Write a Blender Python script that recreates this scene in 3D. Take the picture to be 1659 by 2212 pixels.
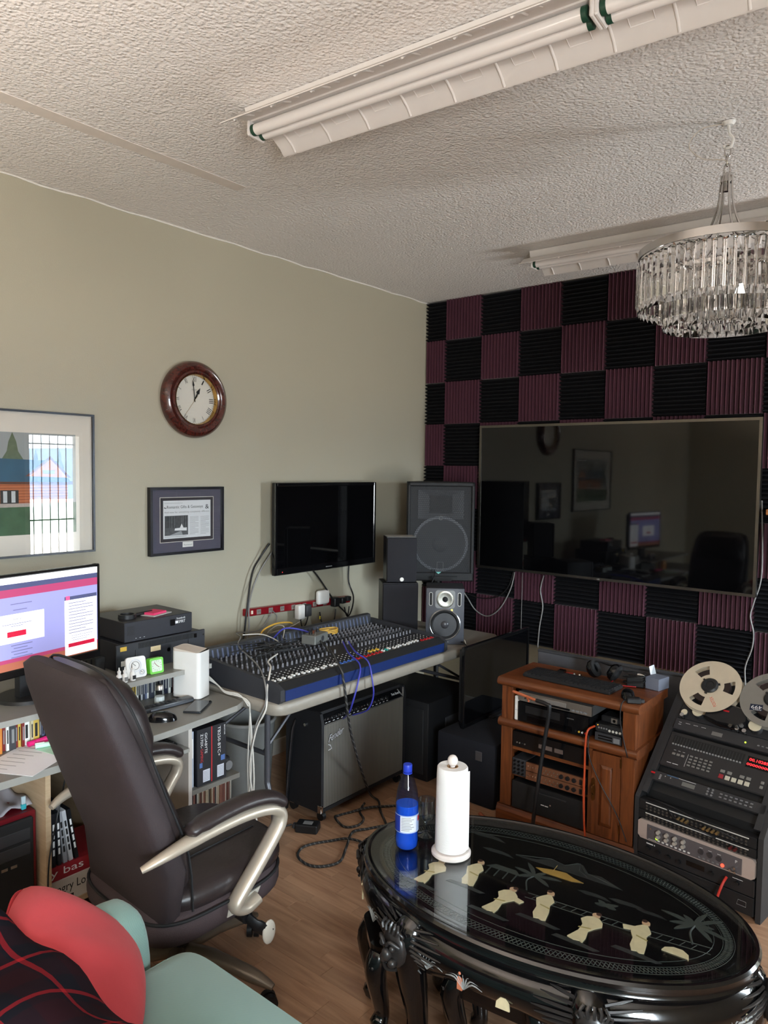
import bpy, bmesh, math, random
from mathutils import Matrix, Vector
random.seed(7)
SC = bpy.context.scene
for o in list(bpy.data.objects): bpy.data.objects.remove(o)
COL = SC.collection
PI = math.pi
HC = 2.98                      # ceiling height
RX, FY = 4.9, -6.4             # right wall, wall behind the camera

# ------------------------------------------------------------ camera
YAW, PIT, ROL, FPX = -0.687003, -0.0574316, 0.0134523, 1597.73
D = Vector((math.sin(YAW)*math.cos(PIT), math.cos(YAW)*math.cos(PIT), math.sin(PIT)))
R0 = Vector((math.cos(YAW), -math.sin(YAW), 0)); U0 = R0.cross(D)
R = math.cos(ROL)*R0 + math.sin(ROL)*U0
U = -math.sin(ROL)*R0 + math.cos(ROL)*U0
cam_d = bpy.data.cameras.new('camera'); cam = bpy.data.objects.new('camera', cam_d); COL.objects.link(cam)
cam_d.sensor_fit = 'VERTICAL'; cam_d.sensor_height = 36.0; cam_d.sensor_width = 27.0
cam_d.lens = 36.0*FPX/2212.0; cam_d.clip_start = 0.02; cam_d.clip_end = 400
mw = Matrix((R, U, -D)).transposed().to_4x4(); mw.translation = Vector((3.3046, -4.5385, 1.7426))
cam.matrix_world = mw
SC.camera = cam

# ------------------------------------------------------------ sky, window light, exposure
W = bpy.data.worlds.new('sky'); SC.world = W; W.use_nodes = True
nt = W.node_tree; nt.nodes.clear()
out = nt.nodes.new('ShaderNodeOutputWorld'); bg = nt.nodes.new('ShaderNodeBackground')
bg.inputs['Color'].default_value = (0.86, 0.94, 1.0, 1); bg.inputs['Strength'].default_value = 50.0
# pale overcast sky above the horizon, sunlit street and ground (about half as bright) below it
tcw = nt.nodes.new('ShaderNodeTexCoord'); spw = nt.nodes.new('ShaderNodeSeparateXYZ'); mrw = nt.nodes.new('ShaderNodeMapRange'); mxw = nt.nodes.new('ShaderNodeMix'); mxw.data_type = 'RGBA'
nt.links.new(tcw.outputs['Generated'], spw.inputs[0]); nt.links.new(spw.outputs['Z'], mrw.inputs[0])
mrw.inputs['From Min'].default_value = -0.06; mrw.inputs['From Max'].default_value = 0.02
mxw.inputs[6].default_value = (0.50, 0.51, 0.51, 1); mxw.inputs[7].default_value = (0.80, 0.92, 1.0, 1)
nt.links.new(mrw.outputs[0], mxw.inputs[0]); nt.links.new(mxw.outputs[2], bg.inputs['Color'])
nt.links.new(bg.outputs[0], out.inputs[0])
WIN1 = (-0.78, -0.12, 0.70, 2.12)      # y0,y1,z0,z1 in the right wall
FILL_WIN = (-5.9, -4.6, 0.85, 2.2)      # unseen window added in the right wall, behind the viewer, for fill light
def portal(name, loc, rot, sx, sy):
    l = bpy.data.lights.new(name, 'AREA'); l.shape = 'RECTANGLE'; l.size = sx; l.size_y = sy
    l.cycles.is_portal = True
    o = bpy.data.objects.new(name, l); o.location = loc; o.rotation_euler = rot; COL.objects.link(o)
portal('window_portal', (RX+0.16, (WIN1[0]+WIN1[1])/2, (WIN1[2]+WIN1[3])/2), (0, PI/2, 0), WIN1[3]-WIN1[2], WIN1[1]-WIN1[0])
portal('window_portal', (RX+0.16, (FILL_WIN[0]+FILL_WIN[1])/2, (FILL_WIN[2]+FILL_WIN[3])/2), (0, PI/2, 0), FILL_WIN[3]-FILL_WIN[2], FILL_WIN[1]-FILL_WIN[0])
VS = SC.view_settings
VS.view_transform = 'Standard'; VS.look = 'None'; VS.gamma = 1.0; VS.use_curve_mapping = False
VS.exposure = 0.58
SC.cycles.max_bounces = 12; SC.cycles.transmission_bounces = 12; SC.cycles.use_adaptive_sampling = True; SC.cycles.adaptive_threshold = 0.03; SC.cycles.diffuse_bounces = 5; SC.cycles.transparent_max_bounces = 24
SC.cycles.sample_clamp_indirect = 6.0; SC.cycles.caustics_reflective = False; SC.cycles.caustics_refractive = False

# ------------------------------------------------------------ materials
def lin(c):
    return tuple(((v/255.0)/12.92 if v/255.0 <= 0.04045 else ((v/255.0+0.055)/1.055)**2.4) for v in c)
MATS = {}
def mat(name, rgb, rough=0.5, metal=0.0, var=0.08, scale=30.0, bump=0.0, bscale=200.0, spec=0.5, coat=0.0, emit=None, es=1.0, trans=0.0, sheen=0.0):
    if name in MATS: return MATS[name]
    m = bpy.data.materials.new(name); m.use_nodes = True; n = m.node_tree; b = n.nodes['Principled BSDF']
    c = lin(rgb)
    tc = n.nodes.new('ShaderNodeTexCoord')
    nz = n.nodes.new('ShaderNodeTexNoise'); nz.inputs['Scale'].default_value = scale; nz.inputs['Detail'].default_value = 3
    n.links.new(tc.outputs['Object'], nz.inputs['Vector'])
    mx = n.nodes.new('ShaderNodeMix'); mx.data_type = 'RGBA'
    mx.inputs[6].default_value = tuple(max(0, x*(1-var)) for x in c)+(1,)
    mx.inputs[7].default_value = tuple(min(1, x*(1+var)) for x in c)+(1,)
    n.links.new(nz.outputs['Fac'], mx.inputs[0]); n.links.new(mx.outputs[2], b.inputs['Base Color'])
    b.inputs['Roughness'].default_value = rough; b.inputs['Metallic'].default_value = metal
    b.inputs['Specular IOR Level'].default_value = spec; b.inputs['Coat Weight'].default_value = coat
    b.inputs['Transmission Weight'].default_value = trans; b.inputs['Sheen Weight'].default_value = sheen
    if bump:
        n2 = n.nodes.new('ShaderNodeTexNoise'); n2.inputs['Scale'].default_value = bscale; n2.inputs['Detail'].default_value = 4
        n.links.new(tc.outputs['Object'], n2.inputs['Vector'])
        bp = n.nodes.new('ShaderNodeBump'); bp.inputs['Strength'].default_value = bump; bp.inputs['Distance'].default_value = 0.004
        n.links.new(n2.outputs['Fac'], bp.inputs['Height']); n.links.new(bp.outputs[0], b.inputs['Normal'])
    if emit:
        b.inputs['Emission Color'].default_value = lin(emit)+(1,); b.inputs['Emission Strength'].default_value = es
    MATS[name] = m; return m
def glassy(name, tint=(255, 255, 255), refl=1.0, ior=1.5):
    """thin pane: transparent with a fresnel mirror"""
    if name in MATS: return MATS[name]
    m = bpy.data.materials.new(name); m.use_nodes = True; n = m.node_tree; n.nodes.clear()
    o = n.nodes.new('ShaderNodeOutputMaterial'); t = n.nodes.new('ShaderNodeBsdfTransparent'); g = n.nodes.new('ShaderNodeBsdfGlossy')
    t.inputs[0].default_value = lin(tint)+(1,); g.inputs['Roughness'].default_value = 0.0
    f = n.nodes.new('ShaderNodeFresnel'); ge = n.nodes.new('ShaderNodeNewGeometry'); mr = n.nodes.new('ShaderNodeMapRange')
    mr.inputs['To Min'].default_value = ior; mr.inputs['To Max'].default_value = 1.0/ior      # same mirror from both sides of a thin slab
    n.links.new(ge.outputs['Backfacing'], mr.inputs[0]); n.links.new(mr.outputs[0], f.inputs[0])
    mm = n.nodes.new('ShaderNodeMath'); mm.operation = 'MULTIPLY'; mm.inputs[1].default_value = refl
    x = n.nodes.new('ShaderNodeMixShader')
    n.links.new(f.outputs[0], mm.inputs[0]); n.links.new(mm.outputs[0], x.inputs[0]); n.links.new(t.outputs[0], x.inputs[1]); n.links.new(g.outputs[0], x.inputs[2])
    n.links.new(x.outputs[0], o.inputs[0]); MATS[name] = m; return m
def woodmat(name, dark, light, scale=(2.0, 30.0, 30.0), rough=0.35, coat=0.2, rnd=0.0, bump=0.15):
    if name in MATS: return MATS[name]
    m = bpy.data.materials.new(name); m.use_nodes = True; n = m.node_tree; b = n.nodes['Principled BSDF']
    tc = n.nodes.new('ShaderNodeTexCoord'); mp = n.nodes.new('ShaderNodeMapping'); mp.inputs['Scale'].default_value = scale
    oi = n.nodes.new('ShaderNodeObjectInfo')
    n.links.new(tc.outputs['Object'], mp.inputs[0])
    ad = n.nodes.new('ShaderNodeVectorMath'); ad.operation = 'ADD'; sc_ = n.nodes.new('ShaderNodeMath'); sc_.operation = 'MULTIPLY'; sc_.inputs[1].default_value = 37.0
    n.links.new(oi.outputs['Random'], sc_.inputs[0]); n.links.new(mp.outputs[0], ad.inputs[0]); n.links.new(sc_.outputs[0], ad.inputs[1])
    nz = n.nodes.new('ShaderNodeTexNoise'); nz.inputs['Scale'].default_value = 1.0; nz.inputs['Detail'].default_value = 6; nz.inputs['Distortion'].default_value = 1.2
    n.links.new(ad.outputs[0], nz.inputs['Vector'])
    cr = n.nodes.new('ShaderNodeValToRGB'); cr.color_ramp.elements[0].position = 0.3; cr.color_ramp.elements[1].position = 0.7
    cr.color_ramp.elements[0].color = lin(dark)+(1,); cr.color_ramp.elements[1].color = lin(light)+(1,)
    n.links.new(nz.outputs['Fac'], cr.inputs[0])
    last = cr.outputs[0]
    if rnd:
        hv = n.nodes.new('ShaderNodeHueSaturation'); mr = n.nodes.new('ShaderNodeMapRange')
        mr.inputs['To Min'].default_value = 1-rnd; mr.inputs['To Max'].default_value = 1+rnd
        n.links.new(oi.outputs['Random'], mr.inputs[0]); n.links.new(mr.outputs[0], hv.inputs['Value']); n.links.new(last, hv.inputs['Color']); last = hv.outputs[0]
    n.links.new(last, b.inputs['Base Color']); b.inputs['Roughness'].default_value = rough; b.inputs['Coat Weight'].default_value = coat
    bp = n.nodes.new('ShaderNodeBump'); bp.inputs['Strength'].default_value = bump; bp.inputs['Distance'].default_value = 0.001
    n.links.new(nz.outputs['Fac'], bp.inputs['Height']); n.links.new(bp.outputs[0], b.inputs['Normal'])
    MATS[name] = m; return m

# ------------------------------------------------------------ mesh builder
_tc = {}
def text_mesh(s):
    if s in _tc: return _tc[s]
    c = bpy.data.curves.new('t', 'FONT'); c.body = s; c.size = 1.0; c.resolution_u = 3
    o = bpy.data.objects.new('t', c); COL.objects.link(o); bpy.context.view_layer.update()
    dg = bpy.context.evaluated_depsgraph_get(); me = bpy.data.meshes.new_from_object(o.evaluated_get(dg))
    vs = [v.co.copy() for v in me.vertices]; fs = [list(p.vertices) for p in me.polygons]
    bpy.data.objects.remove(o); bpy.data.curves.remove(c); bpy.data.meshes.remove(me)
    xs = [v.x for v in vs]; ys = [v.y for v in vs]
    _tc[s] = (vs, fs, min(xs), max(xs), min(ys), max(ys)); return _tc[s]
def MX(o, ex, ey, ez=None):
    ex = Vector(ex).normalized(); ey = Vector(ey).normalized(); ez = Vector(ez) if ez else ex.cross(ey)
    m = Matrix((ex, ey, ez)).transposed().to_4x4(); m.translation = Vector(o); return m
T = Matrix.Translation
def RZ(a): return Matrix.Rotation(a, 4, 'Z')
def RXm(a): return Matrix.Rotation(a, 4, 'X')
def RYm(a): return Matrix.Rotation(a, 4, 'Y')
class MB:
    def __init__(s, M=None): s.v = []; s.f = []; s.fm = []; s.M = M or Matrix(); s.mi = 0
    def add(s, vs, fs, M=None):
        n = len(s.v); m = s.M @ M if M is not None else s.M
        s.v += [tuple(m @ Vector(v)) for v in vs]
        for f in fs: s.f.append([i+n for i in f]); s.fm.append(s.mi)
        return s
    def box(s, x0, x1, y0, y1, z0, z1, M=None):
        vs = [(x0,y0,z0),(x1,y0,z0),(x1,y1,z0),(x0,y1,z0),(x0,y0,z1),(x1,y0,z1),(x1,y1,z1),(x0,y1,z1)]
        return s.add(vs, [(3,2,1,0),(4,5,6,7),(0,1,5,4),(1,2,6,5),(2,3,7,6),(3,0,4,7)], M)
    def rbox(s, x0, x1, y0, y1, z0, z1, r, M=None, seg=1):
        b = bmesh.new(); bmesh.ops.create_cube(b, size=1.0)
        for v in b.verts: v.co = Vector(((x0+x1)/2+v.co.x*(x1-x0), (y0+y1)/2+v.co.y*(y1-y0), (z0+z1)/2+v.co.z*(z1-z0)))
        bmesh.ops.bevel(b, geom=list(b.edges), offset=r, segments=seg, profile=0.5, affect='EDGES')
        b.verts.index_update()
        s.add([v.co[:] for v in b.verts], [[v.index for v in f.verts] for f in b.faces], M); b.free(); return s
    def cyl(s, c, r, h, n=16, r2=None, M=None, axis='z'):
        r2 = r if r2 is None else r2; vs = []; 
        for k in range(n):
            a = 2*PI*k/n; vs.append((r*math.cos(a), r*math.sin(a), 0))
        for k in range(n):
            a = 2*PI*k/n; vs.append((r2*math.cos(a), r2*math.sin(a), h))
        fs = [[k, (k+1) % n, n+(k+1) % n, n+k] for k in range(n)]+[list(range(n-1, -1, -1)), list(range(n, 2*n))]
        A = T(Vector(c))
        if axis == 'x': A = A @ RYm(PI/2)
        if axis == 'y': A = A @ RXm(-PI/2)
        return s.add(vs, fs, (M @ A) if M is not None else A)
    def lathe(s, prof, n=24, M=None, a=1.0, b=1.0, closed=False, ea=None):
        """prof (r,z); with ea=(A,B) radii are A+r, B+r (ellipse)"""
        vs = []; fs = []; m = len(prof)
        for k in range(n):
            t = 2*PI*k/n
            for r, z in prof:
                if ea: vs.append(((ea[0]+r)*math.cos(t), (ea[1]+r)*math.sin(t), z))
                else: vs.append((r*a*math.cos(t), r*b*math.sin(t), z))
        for k in range(n):
            k2 = (k+1) % n
            for j in range(m if closed else m-1):
                j2 = (j+1) % m
                fs.append([k*m+j, k2*m+j, k2*m+j2, k*m+j2])
        if not closed:
            fs.append([k*m for k in range(n-1, -1, -1)]); fs.append([k*m+m-1 for k in range(n)])
        return s.add(vs, fs, M)
    def tube(s, path, r, n=8, closed=False, M=None, flat=None, cap=True):
        P = [Vector(p) for p in path]; L = len(P); rs = r if isinstance(r, (list, tuple)) else [r]*L
        vs = []; fs = []; up = None
        for i, p in enumerate(P):
            if closed: t = P[(i+1) % L]-P[i-1]
            else: t = P[min(i+1, L-1)]-P[max(i-1, 0)]
            t = t.normalized() if t.length > 1e-9 else Vector((0, 0, 1))
            if up is None:
                up = Vector((0, 0, 1)) if abs(t.z) < 0.9 else Vector((1, 0, 0))
            sd = t.cross(up)
            if sd.length < 1e-6: sd = t.orthogonal()
            sd.normalize(); up = sd.cross(t).normalized()
            fx, fy = flat if flat else (1, 1)
            for k in range(n):
                a = 2*PI*k/n; vs.append(p+sd*(math.cos(a)*rs[i]*fx)+up*(math.sin(a)*rs[i]*fy))
        for i in range(L if closed else L-1):
            i2 = (i+1) % L
            for k in range(n):
                k2 = (k+1) % n; fs.append([i*n+k, i*n+k2, i2*n+k2, i2*n+k])
        if not closed and cap: fs.append(list(range(n-1, -1, -1))); fs.append([(L-1)*n+k for k in range(n)])
        return s.add(vs, fs, M)
    def prism(s, pts, z0, z1, M=None):
        n = len(pts); vs = [(x, y, z0) for x, y in pts]+[(x, y, z1) for x, y in pts]
        return s.add(vs, [[k, (k+1) % n, n+(k+1) % n, n+k] for k in range(n)]+[list(range(n-1, -1, -1)), list(range(n, 2*n))], M)
    def ball(s, c, r, n=12, m=8, M=None, sc=(1, 1, 1)):
        vs = [(0, 0, -1)]; fs = []
        for j in range(1, m):
            p = -PI/2+PI*j/m
            for k in range(n):
                a = 2*PI*k/n; vs.append((math.cos(p)*math.cos(a), math.cos(p)*math.sin(a), math.sin(p)))
        vs.append((0, 0, 1))
        for k in range(n): fs.append([0, 1+(k+1) % n, 1+k])
        for j in range(m-2):
            for k in range(n): fs.append([1+j*n+k, 1+j*n+(k+1) % n, 1+(j+1)*n+(k+1) % n, 1+(j+1)*n+k])
        e = len(vs)-1
        for k in range(n): fs.append([e, e-n+k, e-n+(k+1) % n])
        A = T(Vector(c)) @ Matrix.Diagonal((r*sc[0], r*sc[1], r*sc[2], 1))
        return s.add(vs, fs, (M @ A) if M is not None else A)
    def text(s, t, M, w=None, h=None, lift=0.0004):
        """text in the XY plane of M, left-bottom at its origin, fitted to w (and h)"""
        vs, fs, x0, x1, y0, y1 = text_mesh(t)
        sx = (w/(x1-x0)) if w else None; sy = (h/(y1-y0)) if h else None
        sx = sx or sy; sy = sy or sx
        return s.add([((v.x-x0)*sx, (v.y-y0)*sy, lift) for v in vs], fs, M)
    def build(s, name, mats, parent=None, smooth=None, loc=None):
        me = bpy.data.meshes.new(name); me.from_pydata(s.v, [], s.f)
        if not isinstance(mats, (list, tuple)): mats = [mats]
        for m in mats: me.materials.append(m)
        if len(mats) > 1: me.polygons.foreach_set('material_index', s.fm)
        if smooth is not None:
            me.polygons.foreach_set('use_smooth', [True]*len(me.polygons)); me.set_sharp_from_angle(angle=math.radians(smooth))
        me.update()
        o = bpy.data.objects.new(name, me); COL.objects.link(o)
        if parent is not None: o.parent = parent
        if loc: o.location = loc
        return o
def tag(o, label=None, cat=None, group=None, kind=None):
    if label: o['label'] = label
    if cat: o['category'] = cat
    if group: o['group'] = group
    if kind: o['kind'] = kind
    return o
def thing(name, label, cat, loc=(0, 0, 0), rz=0.0, group=None, M=None):
    o = bpy.data.objects.new(name, None); o.empty_display_size = 0.05; COL.objects.link(o)
    if M is not None: o.matrix_world = M
    else: o.location = loc; o.rotation_euler = (0, 0, rz)
    return tag(o, label, cat, group)
def part(name, mats, parent, fn, smooth=None, M=None):
    mb = MB(M); fn(mb); return mb.build(name, mats, parent, smooth)
def pbox(name, mats, parent, x0, x1, y0, y1, z0, z1, r=0.0, seg=1, M=None):
    mb = MB(M)
    if r: mb.rbox(x0, x1, y0, y1, z0, z1, r, seg=seg)
    else: mb.box(x0, x1, y0, y1, z0, z1)
    return mb.build(name, mats, parent, 35 if r else None)
def smoothpath(P, k=6):
    P = [Vector(p) for p in P]; out = []
    for i in range(len(P)-1):
        a = P[max(i-1, 0)]; b = P[i]; c = P[i+1]; d = P[min(i+2, len(P)-1)]
        for j in range(k):
            t = j/k
            out.append(0.5*((2*b)+(c-a)*t+(2*a-5*b+4*c-d)*t*t+(3*b-a-3*c+d)*t**3))
    out.append(P[-1]); return out
def cable(P, r, m, label, group=None, name='cable', k=6, n=6):
    o = MB().tube(smoothpath(P, k), r, n).build(name, m, None, 60)
    return tag(o, label, 'cable', group)
def inst(o, parent, M=None):
    c = o.copy(); COL.objects.link(c); c.parent = parent
    if M is not None: c.matrix_local = M
    return c
def copy_tree(o, parent=None, label=None):
    c = o.copy(); COL.objects.link(c); c.parent = parent
    for ch in list(o.children): copy_tree(ch, c)
    if label: c['label'] = label
    return c

BLK = mat('black_plastic', (24, 24, 26), 0.45); BLKG = mat('black_gloss', (14, 14, 16), 0.12, var=0.03)
BLKM = mat('black_matte', (22, 22, 24), 0.75); DRK = mat('dark_grey_plastic', (52, 52, 55), 0.5)
GRY = mat('grey_plastic', (120, 120, 122), 0.5); WHT = mat('white_plastic', (232, 230, 226), 0.4, var=0.03)
SILV = mat('brushed_silver', (196, 192, 186), 0.3, 0.9); CHR = mat('chrome', (220, 220, 222), 0.08, 1.0, var=0.02)
INKW = mat('white_ink', (235, 235, 235), 0.6, var=0.02); INKB = mat('black_ink', (22, 22, 22), 0.7, var=0.02); INKG = mat('grey_ink', (130, 130, 130), 0.7, var=0.02)
RED = mat('red_plastic', (190, 30, 38), 0.4); YEL = mat('yellow_plastic', (214, 172, 60), 0.5); BLU = mat('blue_plastic', (40, 60, 170), 0.4)
SCREEN = mat('dark_screen', (7, 7, 9), 0.04, var=0.02, spec=0.5)
STEEL = mat('grey_steel', (112, 112, 116), 0.35, 0.7)
# ============================================================ setting
def paint(name, rgb, rough=0.75, bump=0.25, bscale=90.0, var=0.05, vscale=1.3):
    m = mat(name, rgb, rough, var=var, scale=vscale, bump=bump, bscale=bscale, spec=0.3); return m
WALLP = paint('olive_beige_wall_paint', (172, 166, 147), 0.55, 0.12, 160)
WALLW = paint('plain_wall_paint', (176, 170, 152), 0.7)
def ceiling_mat():
    m = bpy.data.materials.new('stucco_ceiling'); m.use_nodes = True; n = m.node_tree; b = n.nodes['Principled BSDF']
    tc = n.nodes.new('ShaderNodeTexCoord')
    n1 = n.nodes.new('ShaderNodeTexNoise'); n1.inputs['Scale'].default_value = 75; n1.inputs['Detail'].default_value = 5; n1.inputs['Distortion'].default_value = 0.8
    n3 = n.nodes.new('ShaderNodeTexNoise'); n3.inputs['Scale'].default_value = 1.1
    v = n.nodes.new('ShaderNodeTexVoronoi'); v.inputs['Scale'].default_value = 95; v.feature = 'SMOOTH_F1'
    mm = n.nodes.new('ShaderNodeMath'); mm.operation = 'SUBTRACT'
    for x in (n1, v, n3): n.links.new(tc.outputs['Object'], x.inputs['Vector'])
    n.links.new(n1.outputs['Fac'], mm.inputs[0]); n.links.new(v.outputs['Distance'], mm.inputs[1])
    bp = n.nodes.new('ShaderNodeBump'); bp.inputs['Strength'].default_value = 0.85; bp.inputs['Distance'].default_value = 0.0065
    n.links.new(mm.outputs[0], bp.inputs['Height']); n.links.new(bp.outputs[0], b.inputs['Normal'])
    mx = n.nodes.new('ShaderNodeMix'); mx.data_type = 'RGBA'; mx.inputs[6].default_value = lin((231, 226, 223))+(1,); mx.inputs[7].default_value = lin((243, 239, 236))+(1,)
    n.links.new(n3.outputs['Fac'], mx.inputs[0]); n.links.new(mx.outputs[2], b.inputs['Base Color'])
    b.inputs['Roughness'].default_value = 0.85; b.inputs['Specular IOR Level'].default_value = 0.25; return m
def struct(o): o['kind'] = 'structure'; return o
floor = struct(MB().box(0, RX, FY, 0, -0.08, -0.010).build('floor', mat('floor_underlay', (90, 62, 42), 0.8)))
ceiling = struct(MB().box(-0.1, RX+0.1, FY-0.1, 0.1, HC, HC+0.1).build('ceiling', ceiling_mat()))
MB().box(0.635, 0.70, -5.2, -2.35, HC-0.0022, HC+0.01).build('seam_strip', mat('smooth_ceiling_patch', (222, 213, 205), 0.7), ceiling)
wall_left = struct(MB().box(-0.1, 0, FY, 0, 0, HC).build('wall_left', WALLP))
wall_back = struct(MB().box(-0.1, RX+0.1, 0, 0.1, 0, HC).build('wall_back', WALLP))
w = MB(); ys = [FY, FILL_WIN[0], FILL_WIN[1], WIN1[0], WIN1[1], 0.0]
for i in (0, 2, 4): w.box(RX, RX+0.12, ys[i], ys[i+1], 0, HC)
for q in (WIN1, FILL_WIN): w.box(RX, RX+0.12, q[0], q[1], 0, q[2]).box(RX, RX+0.12, q[0], q[1], q[3], HC)
wall_right = struct(w.build('wall_right', WALLW))
wall_front = struct(MB().box(-0.1, RX+0.12, FY-0.12, FY, 0, HC).build('wall_front', WALLW))
TRIMW = mat('white_trim_paint', (226, 222, 212), 0.5)
PANE = glassy('window_glass')
def window(name, q):
    y0, y1, z0, z1 = q; f = 0.045
    t = struct(bpy.data.objects.new(name, None)); COL.objects.link(t)
    part('window_frame', TRIMW, t, lambda m: m.box(RX-0.02, RX+0.13, y0, y0+f, z0, z1).box(RX-0.02, RX+0.13, y1-f, y1, z0, z1).box(RX-0.02, RX+0.13, y0, y1, z1-f, z1).box(RX-0.05, RX+0.13, y0, y1, z0-0.02, z0+0.02))
    MB().box(RX+0.06, RX+0.065, y0+f, y1-f, z0+0.02, z1-f).build('window_pane', PANE, t)
    n = 5
    for k in range(1, n+1):
        y = y0+f+(y1-y0-2*f)*k/(n+1)
        MB().cyl((RX+0.1, y, z0+0.02), 0.006, z1-z0-0.06, 8).build('security_bar', BLKM, t)
    for z in (z0+0.42, z1-0.14): MB().box(RX+0.094, RX+0.106, y0+f, y1-f, z-0.008, z+0.008).build('cross_bar', BLKM, t)
window('window_1', WIN1); window('added_fill_window', FILL_WIN)  # the second one is out of view, added for fill light
for nm, bx in (('baseboard_left', (0, 0.014, FY, 0)), ('baseboard_back', (0.014, RX, -0.014, 0))):
    struct(MB().box(*bx, 0, 0.09).build(nm, TRIMW))
bead = []
for k in range(60): bead.append((0.002, FY+0.02+k*(-FY-0.04)/59, HC-0.004+0.003*math.sin(k*1.7)+0.002*math.sin(k*4.1)))
struct(MB().tube(bead, 0.005, 6).build('trim_1', mat('white_caulk', (236, 232, 224), 0.6), None, 60))
# outside: a wooded slope seen only through the window
hv = []; hf = []
for i in range(13):
    for j in range(3): hv.append((RX+40+j*9+random.uniform(-1, 1), -36+i*6, -0.6+(0, 2.2, 3.6)[j]+random.uniform(-.3, .6)))
for i in range(12):
    for j in range(2): hf.append([i*3+j, (i+1)*3+j, (i+1)*3+j+1, i*3+j+1])
struct(MB().add(hv, hf).build('far_hillside', mat('hazy_blue_hill', (150, 170, 196), 0.9, scale=0.6, var=0.3)))

# floor: laminate strips along x
LAM = woodmat('laminate_oak', (152, 113, 87), (182, 144, 114), (3.0, 34.0, 30.0), 0.36, 0.15, rnd=0.10, bump=0.05)
SW = 0.066
smesh = {}
for L in (0.32, 0.38, 0.44, 0.5):
    o = MB().rbox(0.0004, L-0.0004, 0.0004, SW-0.0004, -0.010, 0.0, 0.0007).build('floor_plank', LAM, floor); smesh[L] = o.data; bpy.data.objects.remove(o)
far = MB(); cnt = 0
rows = int(-FY/SW)
for r in range(rows):
    y = -SW*(r+1); x = -random.uniform(0, 0.3)
    while x < RX:
        L = random.choice((0.32, 0.38, 0.44, 0.5))
        if x < 0: x += 0.0001
        xx = max(x, 0.0); LL = min(x+L, RX)-xx
        near = (0.62 < x+L/2 < 2.3 and -3.35 < y < -1.55)
        if near and cnt < 298 and x > 0:
            o = bpy.data.objects.new('floor_plank', smesh[L]); COL.objects.link(o); o.parent = floor; o.location = (x, y, 0); cnt += 1
        elif LL > 0.01: far.box(xx+0.0004, xx+LL-0.0004, y+0.0004, y+SW-0.0004, -0.01, 0)
        x += L
fo = far.build('floor_planks', LAM, floor); fo['kind'] = 'stuff'

# ============================================================ foam tiles on the back wall
def foam_mesh(w, h, vertical):
    mb = MB(); n = max(1, round((w if vertical else h)/0.0254)); S = (w if vertical else h); p = S/n
    prof = [(0.0, 0.0)]
    for k in range(n):
        prof += [(k*p+0.0015, -0.012), (k*p+p/2-0.001, -0.048), (k*p+p/2+0.001, -0.048)]
    prof += [(S-0.0015, -0.012), (S, 0.0)]
    E_ = h if vertical else w; g = 0.0002; N = len(prof)
    if vertical: vs = [(a, b, g) for a, b in prof]+[(a, b, E_-g) for a, b in prof]
    else: vs = [(g, b, a) for a, b in prof]+[(E_-g, b, a) for a, b in prof]
    fs = [[k, (k+1) % N, N+(k+1) % N, N+k] for k in range(N)]
    for k in range(n):       # zig-zag ends, one small polygon per ridge
        i = 1+3*k; c = [i, i+1, i+2, i+3]
        fs.append(c); fs.append([N+q for q in reversed(c)])
    fs.append([0, 1, N-2, N-1]); fs.append([2*N-1, 2*N-2, N+1, N])
    if not vertical: fs = [list(reversed(f)) for f in fs]
    mb.add(vs, fs); return mb
FP = mat('burgundy_foam', (92, 54, 68), 0.95, var=0.12, scale=60, spec=0.1, sheen=0.2); FB = mat('charcoal_foam', (36, 36, 40), 0.95, var=0.1, scale=60, spec=0.1)
fcache = {}
P0, S0, TOP = 0.1723, 0.305, 0.2886
for r in range(8):
    zt = HC-0.001 if r == 0 else HC-TOP-S0*(r-1); h = TOP-0.001 if r == 0 else S0
    for c in range(15):
        x = 0.001 if c == 0 else P0+S0*(c-1); w = P0-0.001 if c == 0 else S0
        pur = (c+r) % 2 == 1
        key = (round(w, 3), round(h, 3), pur)
        if key not in fcache:
            o = foam_mesh(w, h, pur).build('foam_tile', FP if pur else FB, wall_back); fcache[key] = o
        else:
            o = fcache[key].copy(); COL.objects.link(o)
        o.location = (x+random.uniform(-.001, .001), -0.0005, zt-h+random.uniform(-.001, .001))

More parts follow.
